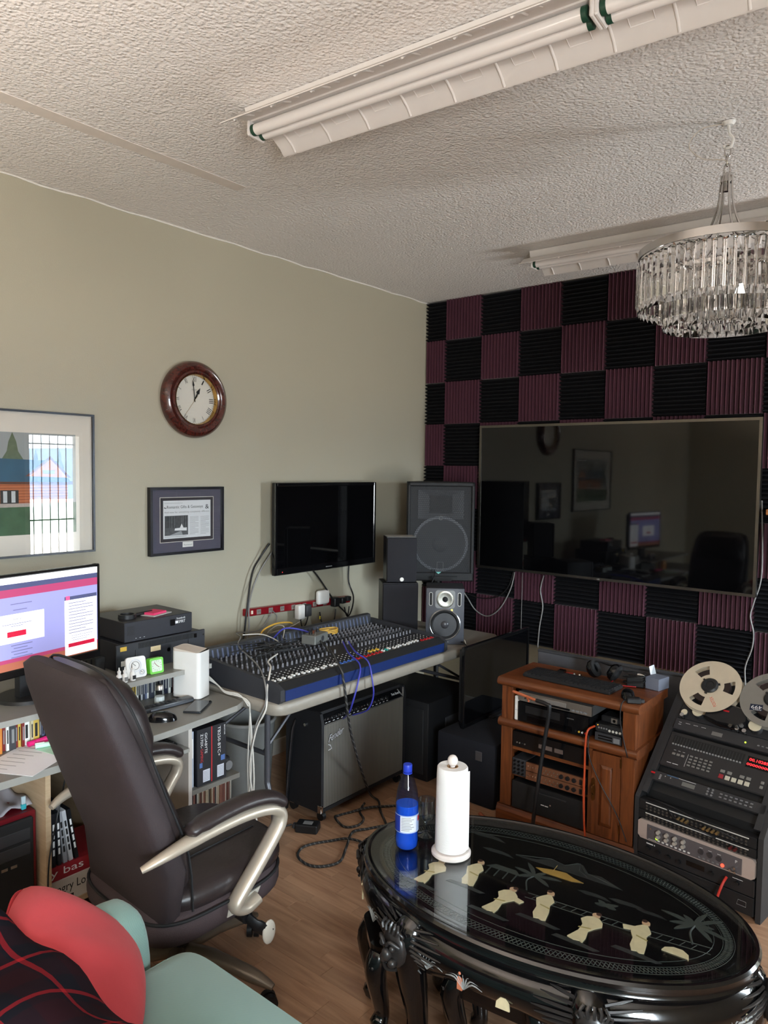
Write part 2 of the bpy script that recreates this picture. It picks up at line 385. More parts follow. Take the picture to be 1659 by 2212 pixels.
# ============================================================ fluorescent fixtures
FIXW = mat('white_enamel', (226, 220, 216), 0.38, var=0.03); TUBEW = mat('fluorescent_tube_glass', (232, 226, 222), 0.2, var=0.02); GRN = mat('green_end_cap', (26, 66, 48), 0.5)
def fixture(label, x0, yc, tubes, rz=0.0):
    t = thing('fluorescent_fixture', label, 'light fixture', (x0, yc, HC-0.002), rz)
    L = 2.44
    part('housing', FIXW, t, lambda m: m.prism([(-0.045, 0), (-0.03, -0.045), (0.03, -0.045), (0.045, 0)], 0, L, MX((0, 0, 0), (0, 1, 0), (0, 0, 1), (1, 0, 0))), 30)
    for s in (-1, 1):
        prof = [(0.028, -0.04), (0.06, -0.045), (0.10, -0.058), (0.13, -0.074), (0.15, -0.094), (0.158, -0.096)]
        outl = [(s*a, b) for a, b in prof]+[(s*a, b+0.003) for a, b in reversed(prof)]
        if s < 0: outl.reverse()
        w = part('reflector', FIXW, t, lambda m: m.prism(outl, 0.0, L, MX((0, 0, 0), (0, 1, 0), (0, 0, 1), (1, 0, 0))), 40)
        nr = 15
        for k in range(nr):      # pressed ribs across each wing
            xr = 0.06+k*(L-0.12)/(nr-1)
            MB().tube([(xr, s*a, b-0.001) for a, b in prof[1:5]], 0.0045, 6).build('rib', FIXW, w, 60)
            if k < nr-1:
                xa = xr+0.05; xb = xr+0.115
                MB().tube([(xa, s*0.075, -0.0505), (xa, s*0.112, -0.065), (xb, s*0.112, -0.065), (xb, s*0.075, -0.0505)], 0.0016, 4).build('stamped_slot', FIXW, w)
    if tubes:
        for seg in (0, 1):
            xa = 0.012+seg*1.22
            for yy in (-0.021, 0.021):
                tb = MB().cyl((xa+0.02, yy, -0.072), 0.0185, 1.165, 16, axis='x').build('tube', TUBEW, t, 40)
                for xe in (xa+0.008, xa+1.178): MB().cyl((xe, yy, -0.072), 0.0192, 0.014, 16, axis='x').build('end_cap', GRN, tb, 40)
            for xe in (xa-0.008, xa+1.2):
                MB().rbox(xe, xe+0.013, -0.04, 0.04, -0.092, -0.04, 0.004).build('lamp_holder', FIXW, t, 35)
    return t
fixture('long white twin-tube fluorescent fixture on the stucco ceiling, nearest the viewer', 1.255, -2.785, True, 0.075)
fixture('white fluorescent fixture behind the chandelier, close to the foam-covered wall', 1.235, -0.715, True, 0.03)

# ============================================================ chandelier
CRY = bpy.data.materials.new('crystal'); CRY.use_nodes = True
b_ = CRY.node_tree.nodes['Principled BSDF']; b_.inputs['Transmission Weight'].default_value = 1.0; b_.inputs['Roughness'].default_value = 0.0
b_.inputs['IOR'].default_value = 1.5; b_.inputs['Base Color'].default_value = (1, 1, 1, 1); b_.inputs['Specular IOR Level'].default_value = 0.8
def chandelier():
    t = thing('chandelier', 'round crystal prism chandelier hanging on a chain from the ceiling hook', 'chandelier', (2.53, -1.71, 0))
    NK = mat('polished_nickel', (214, 211, 208), 0.18, 1.0)
    part('ceiling_hook', WHT, t, lambda m: m.cyl((0, 0, HC-0.013), 0.016, 0.012, 16, 0.024).tube(smoothpath([(0, 0, HC-0.01), (0.004, 0, HC-0.04), (0.016, 0, HC-0.06), (0.012, 0, HC-0.085), (-0.004, 0, HC-0.09), (-0.014, 0, HC-0.078)]), 0.005, 6), 50)
    z = HC-0.083; k = 0
    while z > 2.80:
        A = T((0, 0, z-0.018)) @ RZ(PI/2*(k % 2)+0.3)
        pts = [(0.010*math.cos(a), 0, 0.021*math.sin(a)) for a in [2*PI*i/12 for i in range(12)]]
        MB(A).tube(pts, 0.0028, 6, closed=True).build('chain_link', NK, t, 60); z -= 0.031; k += 1
    part('supply_wire', mat('clear_flex', (196, 184, 170), 0.4), t, lambda m: m.tube(smoothpath([(-0.01, 0, HC-0.004), (-0.07, -0.07, HC-0.03), (-0.105, -0.09, HC-0.085), (-0.07, -0.05, HC-0.125), (-0.01, -0.005, HC-0.13), (0.004, 0, 2.83)]), 0.0017, 5), 60)
    part('hub', NK, t, lambda m: m.cyl((0, 0, 2.772), 0.020, 0.03, 12, 0.014).cyl((0, 0, 2.74), 0.009, 0.035, 10), 40)
    for k in range(6):
        a = 2*PI*k/6+0.2; c, s = math.cos(a), math.sin(a)
        P = [(r*c, r*s, z) for r, z in ((0.017, 2.795), (0.020, 2.74), (0.026, 2.69), (0.042, 2.635), (0.07, 2.585), (0.13, 2.55), (0.282, 2.532))]
        part('arm', NK, t, lambda m: m.tube(smoothpath(P, 4), 0.0055, 6, flat=(1.3, 0.6)), 60)
    rg = part('rim', NK, t, lambda m: m.lathe([(0.282, 2.515), (0.289, 2.515), (0.289, 2.542), (0.282, 2.542)], 64, closed=True), 30)
    for R_, zz in ((0.2, 2.45), (0.11, 2.423)):
        part('inner_ring', NK, t, lambda m: m.lathe([(R_-0.004, zz), (R_+0.004, zz), (R_+0.004, zz+0.012), (R_-0.004, zz+0.012)], 48, closed=True), 30)
        for k in range(3):
            a = 2*PI*k/3; MB().tube([(R_*math.cos(a), R_*math.sin(a), zz), (0.28*math.cos(a+.2), 0.28*math.sin(a+.2), 2.52)], 0.002, 5).build('ring_stay', NK, t)
    def prism(L):
        w = 0.0156; d = 0.0085; p = 0.03
        mb = MB(); lev = [(0.0, 0.25), (-0.006, 1.0), (-L+p, 1.0)]
        vs = []
        sec = [(-w, 0), (-w*0.45, -d), (w*0.45, -d), (w, 0), (w*0.45, d), (-w*0.45, d)]
        for z_, s_ in lev: vs += [(x*s_, y*s_, z_) for x, y in sec]
        vs += [(-w, 0, -L), (w, 0, -L)]; fs = []
        fs.append([0, 5, 4, 3, 2, 1][::-1])
        for l in range(2):
            for k in range(6): fs.append([l*6+k, (l+1)*6+k, (l+1)*6+(k+1) % 6, l*6+(k+1) % 6])
        fs += [[12, 18, 13], [13, 18, 19, 14], [14, 19, 15], [15, 19, 16], [16, 19, 18, 17], [17, 18, 12]]
        mb.add(vs, fs); return mb
    for n, R_, L, zz in ((56, 0.284, 0.188, 2.508), (38, 0.195, 0.185, 2.447), (20, 0.11, 0.15, 2.42)):
        first = None
        for k in range(n):
            a = 2*PI*k/n
            Mk = T((R_*math.cos(a), R_*math.sin(a), zz)) @ RZ(a+PI/2)
            if first is None: first = prism(L).build('crystal_prism', CRY, t); first.matrix_local = Mk
            else: inst(first, t, Mk)
    for k in range(4):
        a = 2*PI*k/4+0.5
        MB().cyl((0.07*math.cos(a), 0.07*math.sin(a), 2.45), 0.011, 0.07, 10).build('candle_sleeve', NK, t, 40)
chandelier()

# ============================================================ big TV on the foam wall
def big_tv():
    t = thing('television', 'huge flat television with thin silver frame mounted on the foam wall', 'television', (0.524, 0, 1.064))
    w, h = 1.802, 0.992
    pbox('back_shell', BLK, t, 0.02, w-0.02, -0.088, -0.055, 0.02, h-0.02, 0.004)
    pbox('wall_mount', BLKM, t, 0.5, 1.3, -0.056, -0.045, 0.3, 0.7)
    FR = mat('tv_silver_frame', (112, 108, 102), 0.3, 0.95)
    b = 0.016
    part('frame', FR, t, lambda m: m.box(0, b, -0.108, -0.07, 0, h).box(w-b, w, -0.108, -0.07, 0, h).box(b, w-b, -0.108, -0.07, 0, b).box(b, w-b, -0.108, -0.07, h-b, h))
    pbox('screen', SCREEN, t, b, w-b, -0.102, -0.08, b, h-b)
    part('logo', INKW, t, lambda m: m.text('LG', MX((w/2-0.012, -0.1082, 0.003), (1, 0, 0), (0, 0, 1)), h=0.009))
    pbox('sensor_bump', BLK, t, w/2-0.012, w/2+0.012, -0.104, -0.09, -0.008, 0.0, 0.002)
big_tv()
def small_tv():
    t = thing('television', 'black flat television on the olive wall above the mixing desk', 'television', (0.0, -1.628, 1.112))
    w, h = 0.912, 0.545          # local: y along wall, x out of wall
    pbox('wall_bracket', BLKM, t, 0.001, 0.05, 0.3, 0.6, 0.15, 0.4)
    pbox('back_shell', BLK, t, 0.04, 0.075, 0.03, w-0.03, 0.03, h-0.03, 0.008)
    bz = 0.022
    part('bezel', BLKG, t, lambda m: m.rbox(0.07, 0.1, 0, bz, 0, h, 0.004).rbox(0.07, 0.1, w-bz, w, 0, h, 0.004).rbox(0.07, 0.1, bz-.004, w-bz+.004, 0, 0.04, 0.004).rbox(0.07, 0.1, bz-.004, w-bz+.004, h-bz, h, 0.004), 35)
    pbox('screen', SCREEN, t, 0.072, 0.096, bz, w-bz, 0.04, h-bz)
    part('logo', INKG, t, lambda m: m.box(0.0995, 0.1003, w/2-0.028, w/2+0.028, 0.014, 0.02))
    part('power_led', mat('red_led', (230, 60, 50), 0.4, emit=(255, 60, 50), es=1.0), t, lambda m: m.cyl((0.1, 0.06, 0.018), 0.0025, 0.001, 8, axis='x'))
small_tv()

# ============================================================ clock, pictures
def clock():
    t = thing('wall_clock', 'round wall clock with thick mahogany rim and roman numerals', 'clock', (0, -2.128, 2.098))
    MH = woodmat('mahogany', (52, 20, 16), (86, 36, 28), (8, 40, 40), 0.25, 0.6, bump=0.02)
    A = RYm(PI/2)
    part('rim', MH, t, lambda m: m.lathe([(0.13, 0.02), (0.132, 0.04), (0.142, 0.047), (0.152, 0.044), (0.158, 0.05), (0.175, 0.054), (0.19, 0.046), (0.2, 0.03), (0.203, 0.012), (0.2, 0.001), (0.13, 0.001)], 72, A, closed=True), 40)
    part('bezel', mat('brass', (190, 150, 90), 0.2, 1.0), t, lambda m: m.lathe([(0.126, 0.02), (0.1315, 0.02), (0.134, 0.043), (0.131, 0.043)], 64, A, closed=True), 40)
    d = part('dial', mat('ivory_dial', (226, 222, 210), 0.5, var=0.02), t, lambda m: m.cyl((0.004, 0, 0), 0.129, 0.012, 64, axis='x'))
    rom = ['XII', 'I', 'II', 'III', 'IIII', 'V', 'VI', 'VII', 'VIII', 'IX', 'X', 'XI']
    for k, s in enumerate(rom):
        a = PI/2-2*PI*k/12; up = Vector((0, math.cos(a), math.sin(a))); rt = Vector((0, math.sin(a), -math.cos(a)))
        ww = 0.0075*len(s); o = Vector((0.0162, 0, 0))+up*0.095-rt*ww/2
        part('numeral', INKB, t, lambda m: m.text(s, MX(o, rt, up), w=ww, h=0.026))
    part('minute_track', INKB, t, lambda m: [m.box(0.0162, 0.0165, -0.0006, 0.0006, 0.123, 0.127, Matrix.Rotation(2*PI*k/60, 4, 'X')) for k in range(60)])
    part('maker_name', INKG, t, lambda m: m.text('BULOVA', MX((0.0162, -0.016, 0.05), (0, 1, 0), (0, 0, 1)), w=0.032))
    def hand(name, deg, pts, x, m_):
        A_ = Matrix.Rotation(-math.radians(deg), 4, 'X') @ MX((x, 0, 0), (0, 1, 0), (0, 0, 1))
        part(name, m_, t, lambda m: m.prism(pts, 0, 0.0012, A_))
    hand('hour_hand', 29, [(-0.003, -0.006), (0.003, -0.006), (0.004, 0.036), (0.011, 0.042), (0, 0.073), (-0.011, 0.042), (-0.004, 0.036)], 0.0185, INKB)
    hand('minute_hand', 353.5, [(-0.002, -0.012), (0.002, -0.012), (0.002, 0.07), (0.006, 0.076), (0, 0.105), (-0.006, 0.076), (-0.002, 0.07)], 0.0205, INKB)
    hand('second_hand', 217, [(-0.0008, -0.03), (0.0008, -0.03), (0.0006, 0.1), (-0.0006, 0.1)], 0.0225, mat('gold_hand', (170, 140, 80), 0.3, 0.8))
    part('glass', glassy('clock_glass'), t, lambda m: m.cyl((0.036, 0, 0), 0.1305, 0.002, 64, axis='x'))
clock()
def frame_bars(m, w, h, b, x0, x1):
    m.box(x0, x1, 0, b, 0, h).box(x0, x1, w-b, w, 0, h).box(x0, x1, b, w-b, 0, b).box(x0, x1, b, w-b, h-b, h)
def newspaper():
    w, h = 0.462, 0.352
    t = thing('framed_newspaper', 'small black-framed newspaper clipping with a grey mat and name plate', 'picture', (0, -2.404, 1.284))
    part('frame', mat('satin_black_frame', (26, 25, 30), 0.25, 0.3), t, lambda m: frame_bars(m, w, h, 0.013, 0.0, 0.03))
    pbox('mat', mat('slate_mat_board', (84, 82, 96), 0.8), t, 0.001, 0.016, 0.012, w-0.012, 0.012, h-0.012)
    part('mat_bevel', mat('cream_bevel', (210, 205, 195), 0.7), t, lambda m: frame_bars(m, 0.338, 0.236, 0.003, 0.016, 0.0172), M=T((0, 0.062, 0.064)))
    pbox('inner_mat', mat('charcoal_mat_board', (58, 54, 58), 0.8), t, 0.016, 0.0166, 0.065, 0.397, 0.067, 0.297)
    p = pbox('newspaper_page', mat('newsprint', (222, 224, 226), 0.8, var=0.02), t, 0.0166, 0.0172, 0.082, 0.380, 0.084, 0.282)
    F = lambda y, z: MX((0.0172, y, z), (0, 1, 0), (0, 0, 1))
    part('headline', INKB, p, lambda m: m.text('Romantic Gifts & Getaways', F(0.104, 0.236), w=0.225, h=0.02))
    part('swash', INKB, p, lambda m: m.text('&', F(0.345, 0.234), w=0.024, h=0.024).text('~', F(0.086, 0.24), w=0.014, h=0.008))
    part('subtitle', INKG, p, lambda m: m.text('And now for something completely different', F(0.088, 0.214), w=0.285, h=0.012))
    part('rules', INKG, p, lambda m: [m.box(0.0172, 0.0174, 0.09, 0.20, z, z+0.0012) or m.box(0.0172, 0.0174, 0.26, 0.372, z, z+0.0012) for z in (0.268,)])
    part('body_text', INKG, p, lambda m: [m.box(0.0172, 0.0174, y, y+ln, z, z+0.0014) for y in (0.245, 0.314) for z, ln in [(0.1+0.0066*i, 0.056 if i % 5 else 0.035) for i in range(15)]]+[m.box(0.0172, 0.0174, 0.09, 0.225, 0.092, 0.094)])
    ph = part('press_photo', mat('photo_grey', (88, 90, 92), 0.7, var=0.5, scale=60), p, lambda m: m.box(0.0172, 0.0174, 0.09, 0.234, 0.1, 0.203))
    part('photo_chapel', INKW, ph, lambda m: m.prism([(0.15, 0.125), (0.225, 0.122), (0.226, 0.138), (0.205, 0.138), (0.194, 0.16), (0.183, 0.138), (0.152, 0.136)], 0.0174, 0.0175, MX((0, 0, 0), (0, 1, 0), (0, 0, 1), (1, 0, 0))))
    part('photo_drive', mat('photo_light_grey', (160, 162, 164), 0.7), ph, lambda m: m.prism([(0.12, 0.101), (0.2, 0.101), (0.192, 0.121), (0.186, 0.121)], 0.0174, 0.0175, MX((0, 0, 0), (0, 1, 0), (0, 0, 1), (1, 0, 0))))
    part('photo_trees', INKB, ph, lambda m: [m.box(0.0174, 0.0175, y, y+0.003, 0.14, 0.2) for y in (0.096, 0.105, 0.113, 0.124, 0.14, 0.158, 0.17, 0.182, 0.21, 0.222)])
    n_ = pbox('name_plate', WHT, t, 0.016, 0.0175, 0.2, 0.266, 0.034, 0.062)
    part('name', INKG, n_, lambda m: m.text('Romance!', MX((0.0175, 0.208, 0.042), (0, 1, 0), (0, 0, 1)), w=0.05, h=0.009))
    pbox('glass', glassy('picture_glass'), t, 0.020, 0.0215, 0.013, w-0.013, 0.013, h-0.013)
newspaper()
def cabin_picture():
    w, h = 0.95, 0.646
    t = thing('framed_cabin_picture', 'large thin-framed picture of a log cabin with a blue roof and firs', 'picture', (0, -2.70-w, 1.335))
    part('frame', mat('thin_dark_frame', (40, 42, 46), 0.3, 0.4), t, lambda m: frame_bars(m, w, h, 0.009, 0.0, 0.026))
    pbox('mat', mat('ivory_mat_board', (218, 212, 200), 0.8, var=0.02), t, 0.001, 0.012, 0.008, w-0.008, 0.008, h-0.008)
    y0_, y1_, z0_, z1_ = 0.088, w-0.088, 0.098, h-0.098
    A = MX((0.012, 0, 0), (0, 1, 0), (0, 0, 1), (1, 0, 0)); L = [0]
    pr_ = pbox('print', mat('print_grey_sky', (150, 156, 156), 0.8, var=0.12, scale=8), t, 0.012, 0.0124, y0_, y1_, z0_, z1_)
    def poly(name, rgb, pts, lv, var=0.15, sc_=40):
        part(name, mat('print_'+name, rgb, 0.8, var=var, scale=sc_), pr_, lambda m: m.prism(pts, 0.0004+lv*0.0002, 0.0006+lv*0.0002, A))
    X = lambda f: y0_+f*(y1_-y0_)
    Z = lambda f: z0_+f*(z1_-z0_)
    poly('lawn', (64, 96, 70), [(X(0), Z(0)), (X(1), Z(0)), (X(1), Z(0.31)), (X(0), Z(0.29))], 0, 0.5, 18)
    for q, (fx, ft, hw) in enumerate(((0.50, 0.98, 0.10), (0.63, 1.0, 0.13), (0.76, 0.84, 0.06), (0.30, 0.95, 0.11), (0.14, 0.9, 0.12), (0.9, 0.88, 0.05))):
        pts = []
        for k in range(7):
            f = k/6; pts.append((X(fx+hw*f*(1.0 if k % 2 else 0.72)), Z(ft-f*(ft-0.45))))
        pts = [(X(fx), Z(ft))]+pts[1:]+[(X(2*fx-(p[0]-y0_)/(y1_-y0_)), p[1]) for p in reversed(pts[1:])]
        pts.reverse(); poly('fir_%s' % ('pale' if q % 2 else 'deep'), (96, 110, 88) if q % 2 else (70, 88, 72), pts, 1+q % 2, 0.3, 60)
    poly('log_wall', (178, 104, 66), [(X(0.2), Z(0.29)), (X(0.95), Z(0.31)), (X(0.95), Z(0.52)), (X(0.2), Z(0.52))], 3, 0.1)
    for k in range(7):
        z = 0.315+k*0.028; poly('log_line', (140, 74, 46), [(X(0.2), Z(z)), (X(0.95), Z(z)), (X(0.95), Z(z+0.008)), (X(0.2), Z(z+0.008))], 4)
    poly('eave', (92, 56, 44), [(X(0.16), Z(0.505)), (X(0.98), Z(0.49)), (X(0.98), Z(0.525)), (X(0.16), Z(0.54))], 4)
    poly('blue_roof', (52, 92, 116), [(X(0.15), Z(0.53)), (X(0.97), Z(0.515)), (X(0.88), Z(0.73)), (X(0.22), Z(0.76))], 5, 0.25, 12)
    poly('gable', (202, 132, 90), [(X(0.72), Z(0.575)), (X(0.95), Z(0.56)), (X(0.845), Z(0.75))], 6, 0.08)
    poly('gable_edge', (120, 70, 56), [(X(0.70), Z(0.575)), (X(0.72), Z(0.575)), (X(0.845), Z(0.745)), (X(0.955), Z(0.56)), (X(0.97), Z(0.56)), (X(0.845), Z(0.775))], 6)
    poly('attic_window', (150, 150, 140), [(X(0.80), Z(0.60)), (X(0.87), Z(0.597)), (X(0.87), Z(0.635)), (X(0.80), Z(0.637))], 7)
    poly('door', (48, 50, 52), [(X(0.56), Z(0.31)), (X(0.66), Z(0.31)), (X(0.66), Z(0.44)), (X(0.56), Z(0.44))], 5)
    for f in (0.575, 0.62): poly('door_pane', (190, 196, 198), [(X(f), Z(0.32)), (X(f+0.022), Z(0.32)), (X(f+0.022), Z(0.43)), (X(f), Z(0.43))], 6)
    poly('stones', (176, 164, 156), [(X(0.2), Z(0.27)), (X(0.75), Z(0.275)), (X(0.8), Z(0.31)), (X(0.2), Z(0.31))], 5, 0.3, 50)
    pbox('glass', glassy('picture_glass'), t, 0.018, 0.0195, 0.009, w-0.009, 0.009, h-0.009)
cabin_picture()
# ============================================================ folding table
def rrect(x0, x1, y0, y1, r, n=5):
    pts = []
    for cx, cy, a0 in ((x1-r, y1-r, 0), (x0+r, y1-r, PI/2), (x0+r, y0+r, PI), (x1-r, y0+r, 3*PI/2)):
        for k in range(n+1):
            a = a0+PI/2*k/n; pts.append((cx+r*math.cos(a), cy+r*math.sin(a)))
    return pts
def folding_table():
    t = thing('folding_table', 'long greige plastic folding table carrying the mixing desk', 'table', (0.65, -1.53, 0))
    TP = mat('greige_table_plastic', (150, 143, 132), 0.42, bump=0.08, bscale=400)
    def top(m):
        o1 = rrect(-0.38, 0.38, -0.92, 0.92, 0.07); o2 = rrect(-0.374, 0.374, -0.914, 0.914, 0.066)
        n = len(o1); L = [(o2, 0.688), (o1, 0.694), (o1, 0.734), (o2, 0.74)]
        vs = [(x, y, z) for o, z in L for x, y in o]
        fs = [[l*n+k, l*n+(k+1) % n, (l+1)*n+(k+1) % n, (l+1)*n+k] for l in range(3) for k in range(n)]
        fs += [list(range(n-1, -1, -1)), list(range(3*n, 4*n))]; m.add(vs, fs)
    part('tabletop', TP, t, top, 50)
    LG = mat('grey_leg_tube', (92, 92, 98), 0.35, 0.5)
    for s in (-1, 1):
        for xx in (-0.22, 0.18):
            y = s*0.80
            P = [(xx, y, 0.688), (xx, y, 0.36), (xx*1.04, y+s*0.0, 0.30), (xx*1.25, y, 0.18), (xx*1.3, y, 0.012)]
            lg = part('leg', LG, t, lambda m: m.tube(smoothpath(P, 4), 0.0135, 10), 60)
            MB().cyl((xx*1.3, y, 0.0), 0.017, 0.025, 10).build('foot_cap', BLKM, lg)
        MB().tube([(-0.22, s*0.8, 0.45), (0.18, s*0.8, 0.45)], 0.011, 8).build('cross_tube', LG, t, 60)
        for xx in (-0.2, 0.16): MB().tube([(xx, s*0.8, 0.46), (xx*0.5, s*0.42, 0.687)], 0.008, 6).build('brace', LG, t, 60)
folding_table()

# ============================================================ mixing desk
def mixing_desk():
    t = thing('mixing_desk', 'wide blue-fronted mixing console covered with knobs and coloured faders', 'mixing desk', (0.72, -1.81, 0.741), PI/2)
    L = 0.62
    CH = mat('charcoal_console', (50, 51, 56), 0.55); PN = mat('console_panel', (38, 38, 42), 0.5)
    prof = [(-0.285, 0.0), (-0.30, 0.012), (-0.30, 0.056), (-0.262, 0.076), (-0.24, 0.072), (0.225, 0.088), (0.225, 0.0)]
    A = MX((0, 0, 0), (0, 1, 0), (0, 0, 1), (1, 0, 0))
    part('body', PN, t, lambda m: m.prism(prof, -L+0.022, L-0.022, A))
    for s in (-1, 1):
        x0 = -L if s < 0 else L-0.022
        part('end_cheek', CH, t, lambda m: m.prism([(-0.29, 0.0), (-0.303, 0.012), (-0.303, 0.06), (-0.262, 0.082), (0.225, 0.118), (0.295, 0.118), (0.295, 0.0)], x0, x0+0.022, A), 30)
    pbox('front_strip', mat('royal_blue_enamel', (16, 40, 96), 0.4), t, -L+0.03, L-0.03, -0.3025, -0.299, 0.008, 0.054)
    part('armrest', BLKM, t, lambda m: m.prism([(-0.3015, 0.057), (-0.262, 0.08), (-0.25, 0.076), (-0.295, 0.05)], -L+0.022, L-0.022, A), 30)
    part('edge_trim', SILV, t, lambda m: m.box(-L+0.03, L-0.03, -0.246, -0.241, 0.0725, 0.077))
    br = part('meter_bridge', CH, t, lambda m: m.prism([(0.226, 0.082), (0.240, 0.142), (0.262, 0.146), (0.295, 0.138), (0.295, 0.0), (0.226, 0.0)], -L+0.022, L-0.022, A), 30)
    p0 = Vector((0, -0.24, 0.072)); dv = Vector((0, 0.465, 0.016)).normalized(); nv = Vector((0, -dv.z, dv.y))
    F = lambda x, s: MX(p0+Vector((x, 0, 0))+dv*s, (1, 0, 0), dv, nv)
    NS = 40; pit = (2*L-0.06)/NS
    sx = lambda i: -L+0.03+pit*(i+0.5)
    mod = None
    for i in range(1, NS, 1):
        mb = MB(); mb.prism([(-0.005, 0.0), (0.005, 0.0), (0.004, 0.046), (-0.004, 0.046)], 0, 0.003, MX((0, 0, 0), (1, 0, 0), Vector((0, 0.014, 0.06)), Vector((0, -0.06, 0.014)).normalized()))
        if mod is None: mod = mb.build('meter_module', mat('meter_window', (96, 104, 128), 0.25), br); mod.location = (sx(i)-pit/2, 0.2275, 0.089)
        else:
            c = mod.copy(); COL.objects.link(c); c.location = (sx(i)-pit/2, 0.2275, 0.089)
    KG = mat('knob_grey', (112, 112, 118), 0.5); KD = mat('knob_dark', (46, 46, 50), 0.5)
    def knob(m_): return MB().cyl((0, 0, 0), 0.0058, 0.010, 10, 0.0052).cyl((0, 0, 0.010), 0.0052, 0.009, 10, 0.0042).build('knob', m_, t, 40)
    kg, kd = knob(KG), knob(KD); used = {kg: 0, kd: 0}
    rows_ = [0.165+0.0375*r for r in range(8)]
    for i in range(NS):
        if 19 <= i <= 23: rr = rows_[3:]
        else: rr = rows_
        for j, s in enumerate(rr):
            src = kd if (j in (1, 4)) else kg
            Mk = F(sx(i)+random.uniform(-.001, .001), s)
            if used[src] == 0: src.matrix_local = Mk; used[src] = 1
            elif used[kg]+used[kd] < 300: inst(src, t, Mk); used[src] += 1
    st = MB()
    for i in range(NS):
        for j in range(5): st.box(-0.003, 0.003, -0.002, 0.002, 0, 0.002, F(sx(i)+0.007, 0.03+0.022*j))
    o = st.build('button_rows', mat('white_button', (196, 196, 192), 0.5), t); o['kind'] = 'stuff'
    sl = MB()
    for i in range(NS): sl.box(-0.0012, 0.0012, 0.004, 0.125, 0.0, 0.0006, F(sx(i), 0))
    o = sl.build('fader_slots', INKB, t); o['kind'] = 'stuff'
    capm = MB().prism([(-0.010, 0), (0.010, 0), (0.008, 0.008), (0.002, 0.0055), (-0.002, 0.0055), (-0.008, 0.008)], -0.0055, 0.0055, MX((0, 0, 0), (0, 1, 0), (0, 0, 1), (1, 0, 0)))
    FC = {'w': WHT, 'b': mat('fader_blue', (70, 110, 190), 0.4), 'r': RED, 't': mat('fader_teal', (60, 160, 150), 0.4), 'y': YEL}
    caps = {}
    for i in range(NS):
        c = 'w' if i < 14 else 'b' if i < 18 else 'r' if i < 25 else 't' if i == 26 else 'w' if i < 36 else 'r'
        s = 0.02+random.uniform(0, 0.014) if c in 'wt' else 0.012
        if c not in caps:
            o = capm.build('fader_cap', FC[c], t); caps[c] = o; o.matrix_local = F(sx(i), s)
        else: inst(caps[c], t, F(sx(i), s))
    for i in (23, 24, 25):
        o = capm.build('fader_cap', FC['y'], t) if 'y' not in caps else inst(caps['y'], t)
        caps['y'] = caps.get('y', o); o.matrix_local = F(sx(i), 0.06)
    part('channel_tape', mat('masking_tape', (196, 190, 170), 0.7), t, lambda m: m.box(-0.012, 0.012, 0, 0.03, 0.026, 0.0265, F(-0.1, 0.47)))
mixing_desk()
# things lying on the mixing desk
t = thing('pedal_box', 'small grey metal pedal box lying across the mixing desk knobs', 'effects box', (0.70, -1.90, 0.868), PI/2+0.25)
pbox('case', mat('hammered_grey', (136, 138, 134), 0.45, 0.5), t, -0.065, 0.065, -0.04, 0.04, 0.0, 0.045, 0.003)
for k in range(3): MB().cyl((-0.035+k*0.035, 0.005, 0.045), 0.009, 0.013, 12).build('knob', [BLK, mat('brown_knob', (120, 70, 50), 0.4), BLK][k], t, 40)
MB().cyl((-0.04, -0.025, 0.045), 0.004, 0.02, 8).build('switch', CHR, t, 40)
MB().cyl((0.01, -0.0402, 0.022), 0.014, 0.001, 16, axis='y').build('jack_plate', DRK, t)
YELC = mat('yellow_cable_jacket', (206, 160, 62), 0.5); BLKC = mat('black_cable_jacket', (22, 22, 24), 0.5); GRYC = mat('grey_cable_jacket', (132, 130, 128), 0.5)
WHTC = mat('white_cable_jacket', (214, 210, 202), 0.5); BLUC = mat('blue_cable_jacket', (62, 64, 168), 0.45); ORGC = mat('orange_cable_jacket', (196, 74, 34), 0.5)
P = [(0.62+0.03*math.cos(a)+0.004*math.sin(3*a), -1.72+0.055*math.sin(a)*1.2, 0.872+0.008*a/6) for a in [i*0.5 for i in range(38)]]
cable(P, 0.0035, YELC, 'coiled yellow patch cable on the mixing desk beside the grey pedal box', k=2)
cable([(0.30, -1.93, 0.80), (0.34, -1.93, 0.875), (0.36, -1.86, 0.905), (0.36, -1.77, 0.90), (0.345, -1.72, 0.885)], 0.0045, YELC, 'yellow cable arching over the back of the mixing desk')
random.seed(3)
for q in range(7):
    cx, cy = 0.64+random.uniform(-.07, .07), -2.16+random.uniform(-.1, .1)
    P = [(cx+random.uniform(-.11, .11), cy+random.uniform(-.13, .13), 0.869+random.uniform(0, .022)) for _ in range(6)]
    cable(P, 0.003, BLKC, 'thin black cable in the tangle on the left of the mixing desk', 'tangled black cables on the mixing desk')
cable([(0.045, -1.60, 0.885), (0.05, -1.70, 0.80), (0.12, -1.92, 0.83), (0.40, -2.13, 0.885), (0.52, -2.24, 0.875), (0.80, -2.36, 0.855), (0.95, -2.45, 0.815), (0.965, -2.465, 0.74), (0.90, -2.47, 0.6), (0.86, -2.455, 0.3), (0.85, -2.44, 0.01)], 0.0035, GRYC, 'grey cable crossing the left end of the mixing desk and hanging to the floor')
cable([(0.38, -2.10, 0.888), (0.45, -2.03, 0.89), (0.55, -2.02, 0.872), (0.60, -2.05, 0.866)], 0.003, WHTC, 'short white cable looped over the back edge of the mixing desk')
cable([(0.06, -1.29, 0.84), (0.07, -1.45, 0.79), (0.15, -1.72, 0.80), (0.33, -1.82, 0.885), (0.42, -1.85, 0.895), (0.52, -1.95, 0.872)], 0.003, WHTC, 'white adapter lead draped onto the middle of the mixing desk')
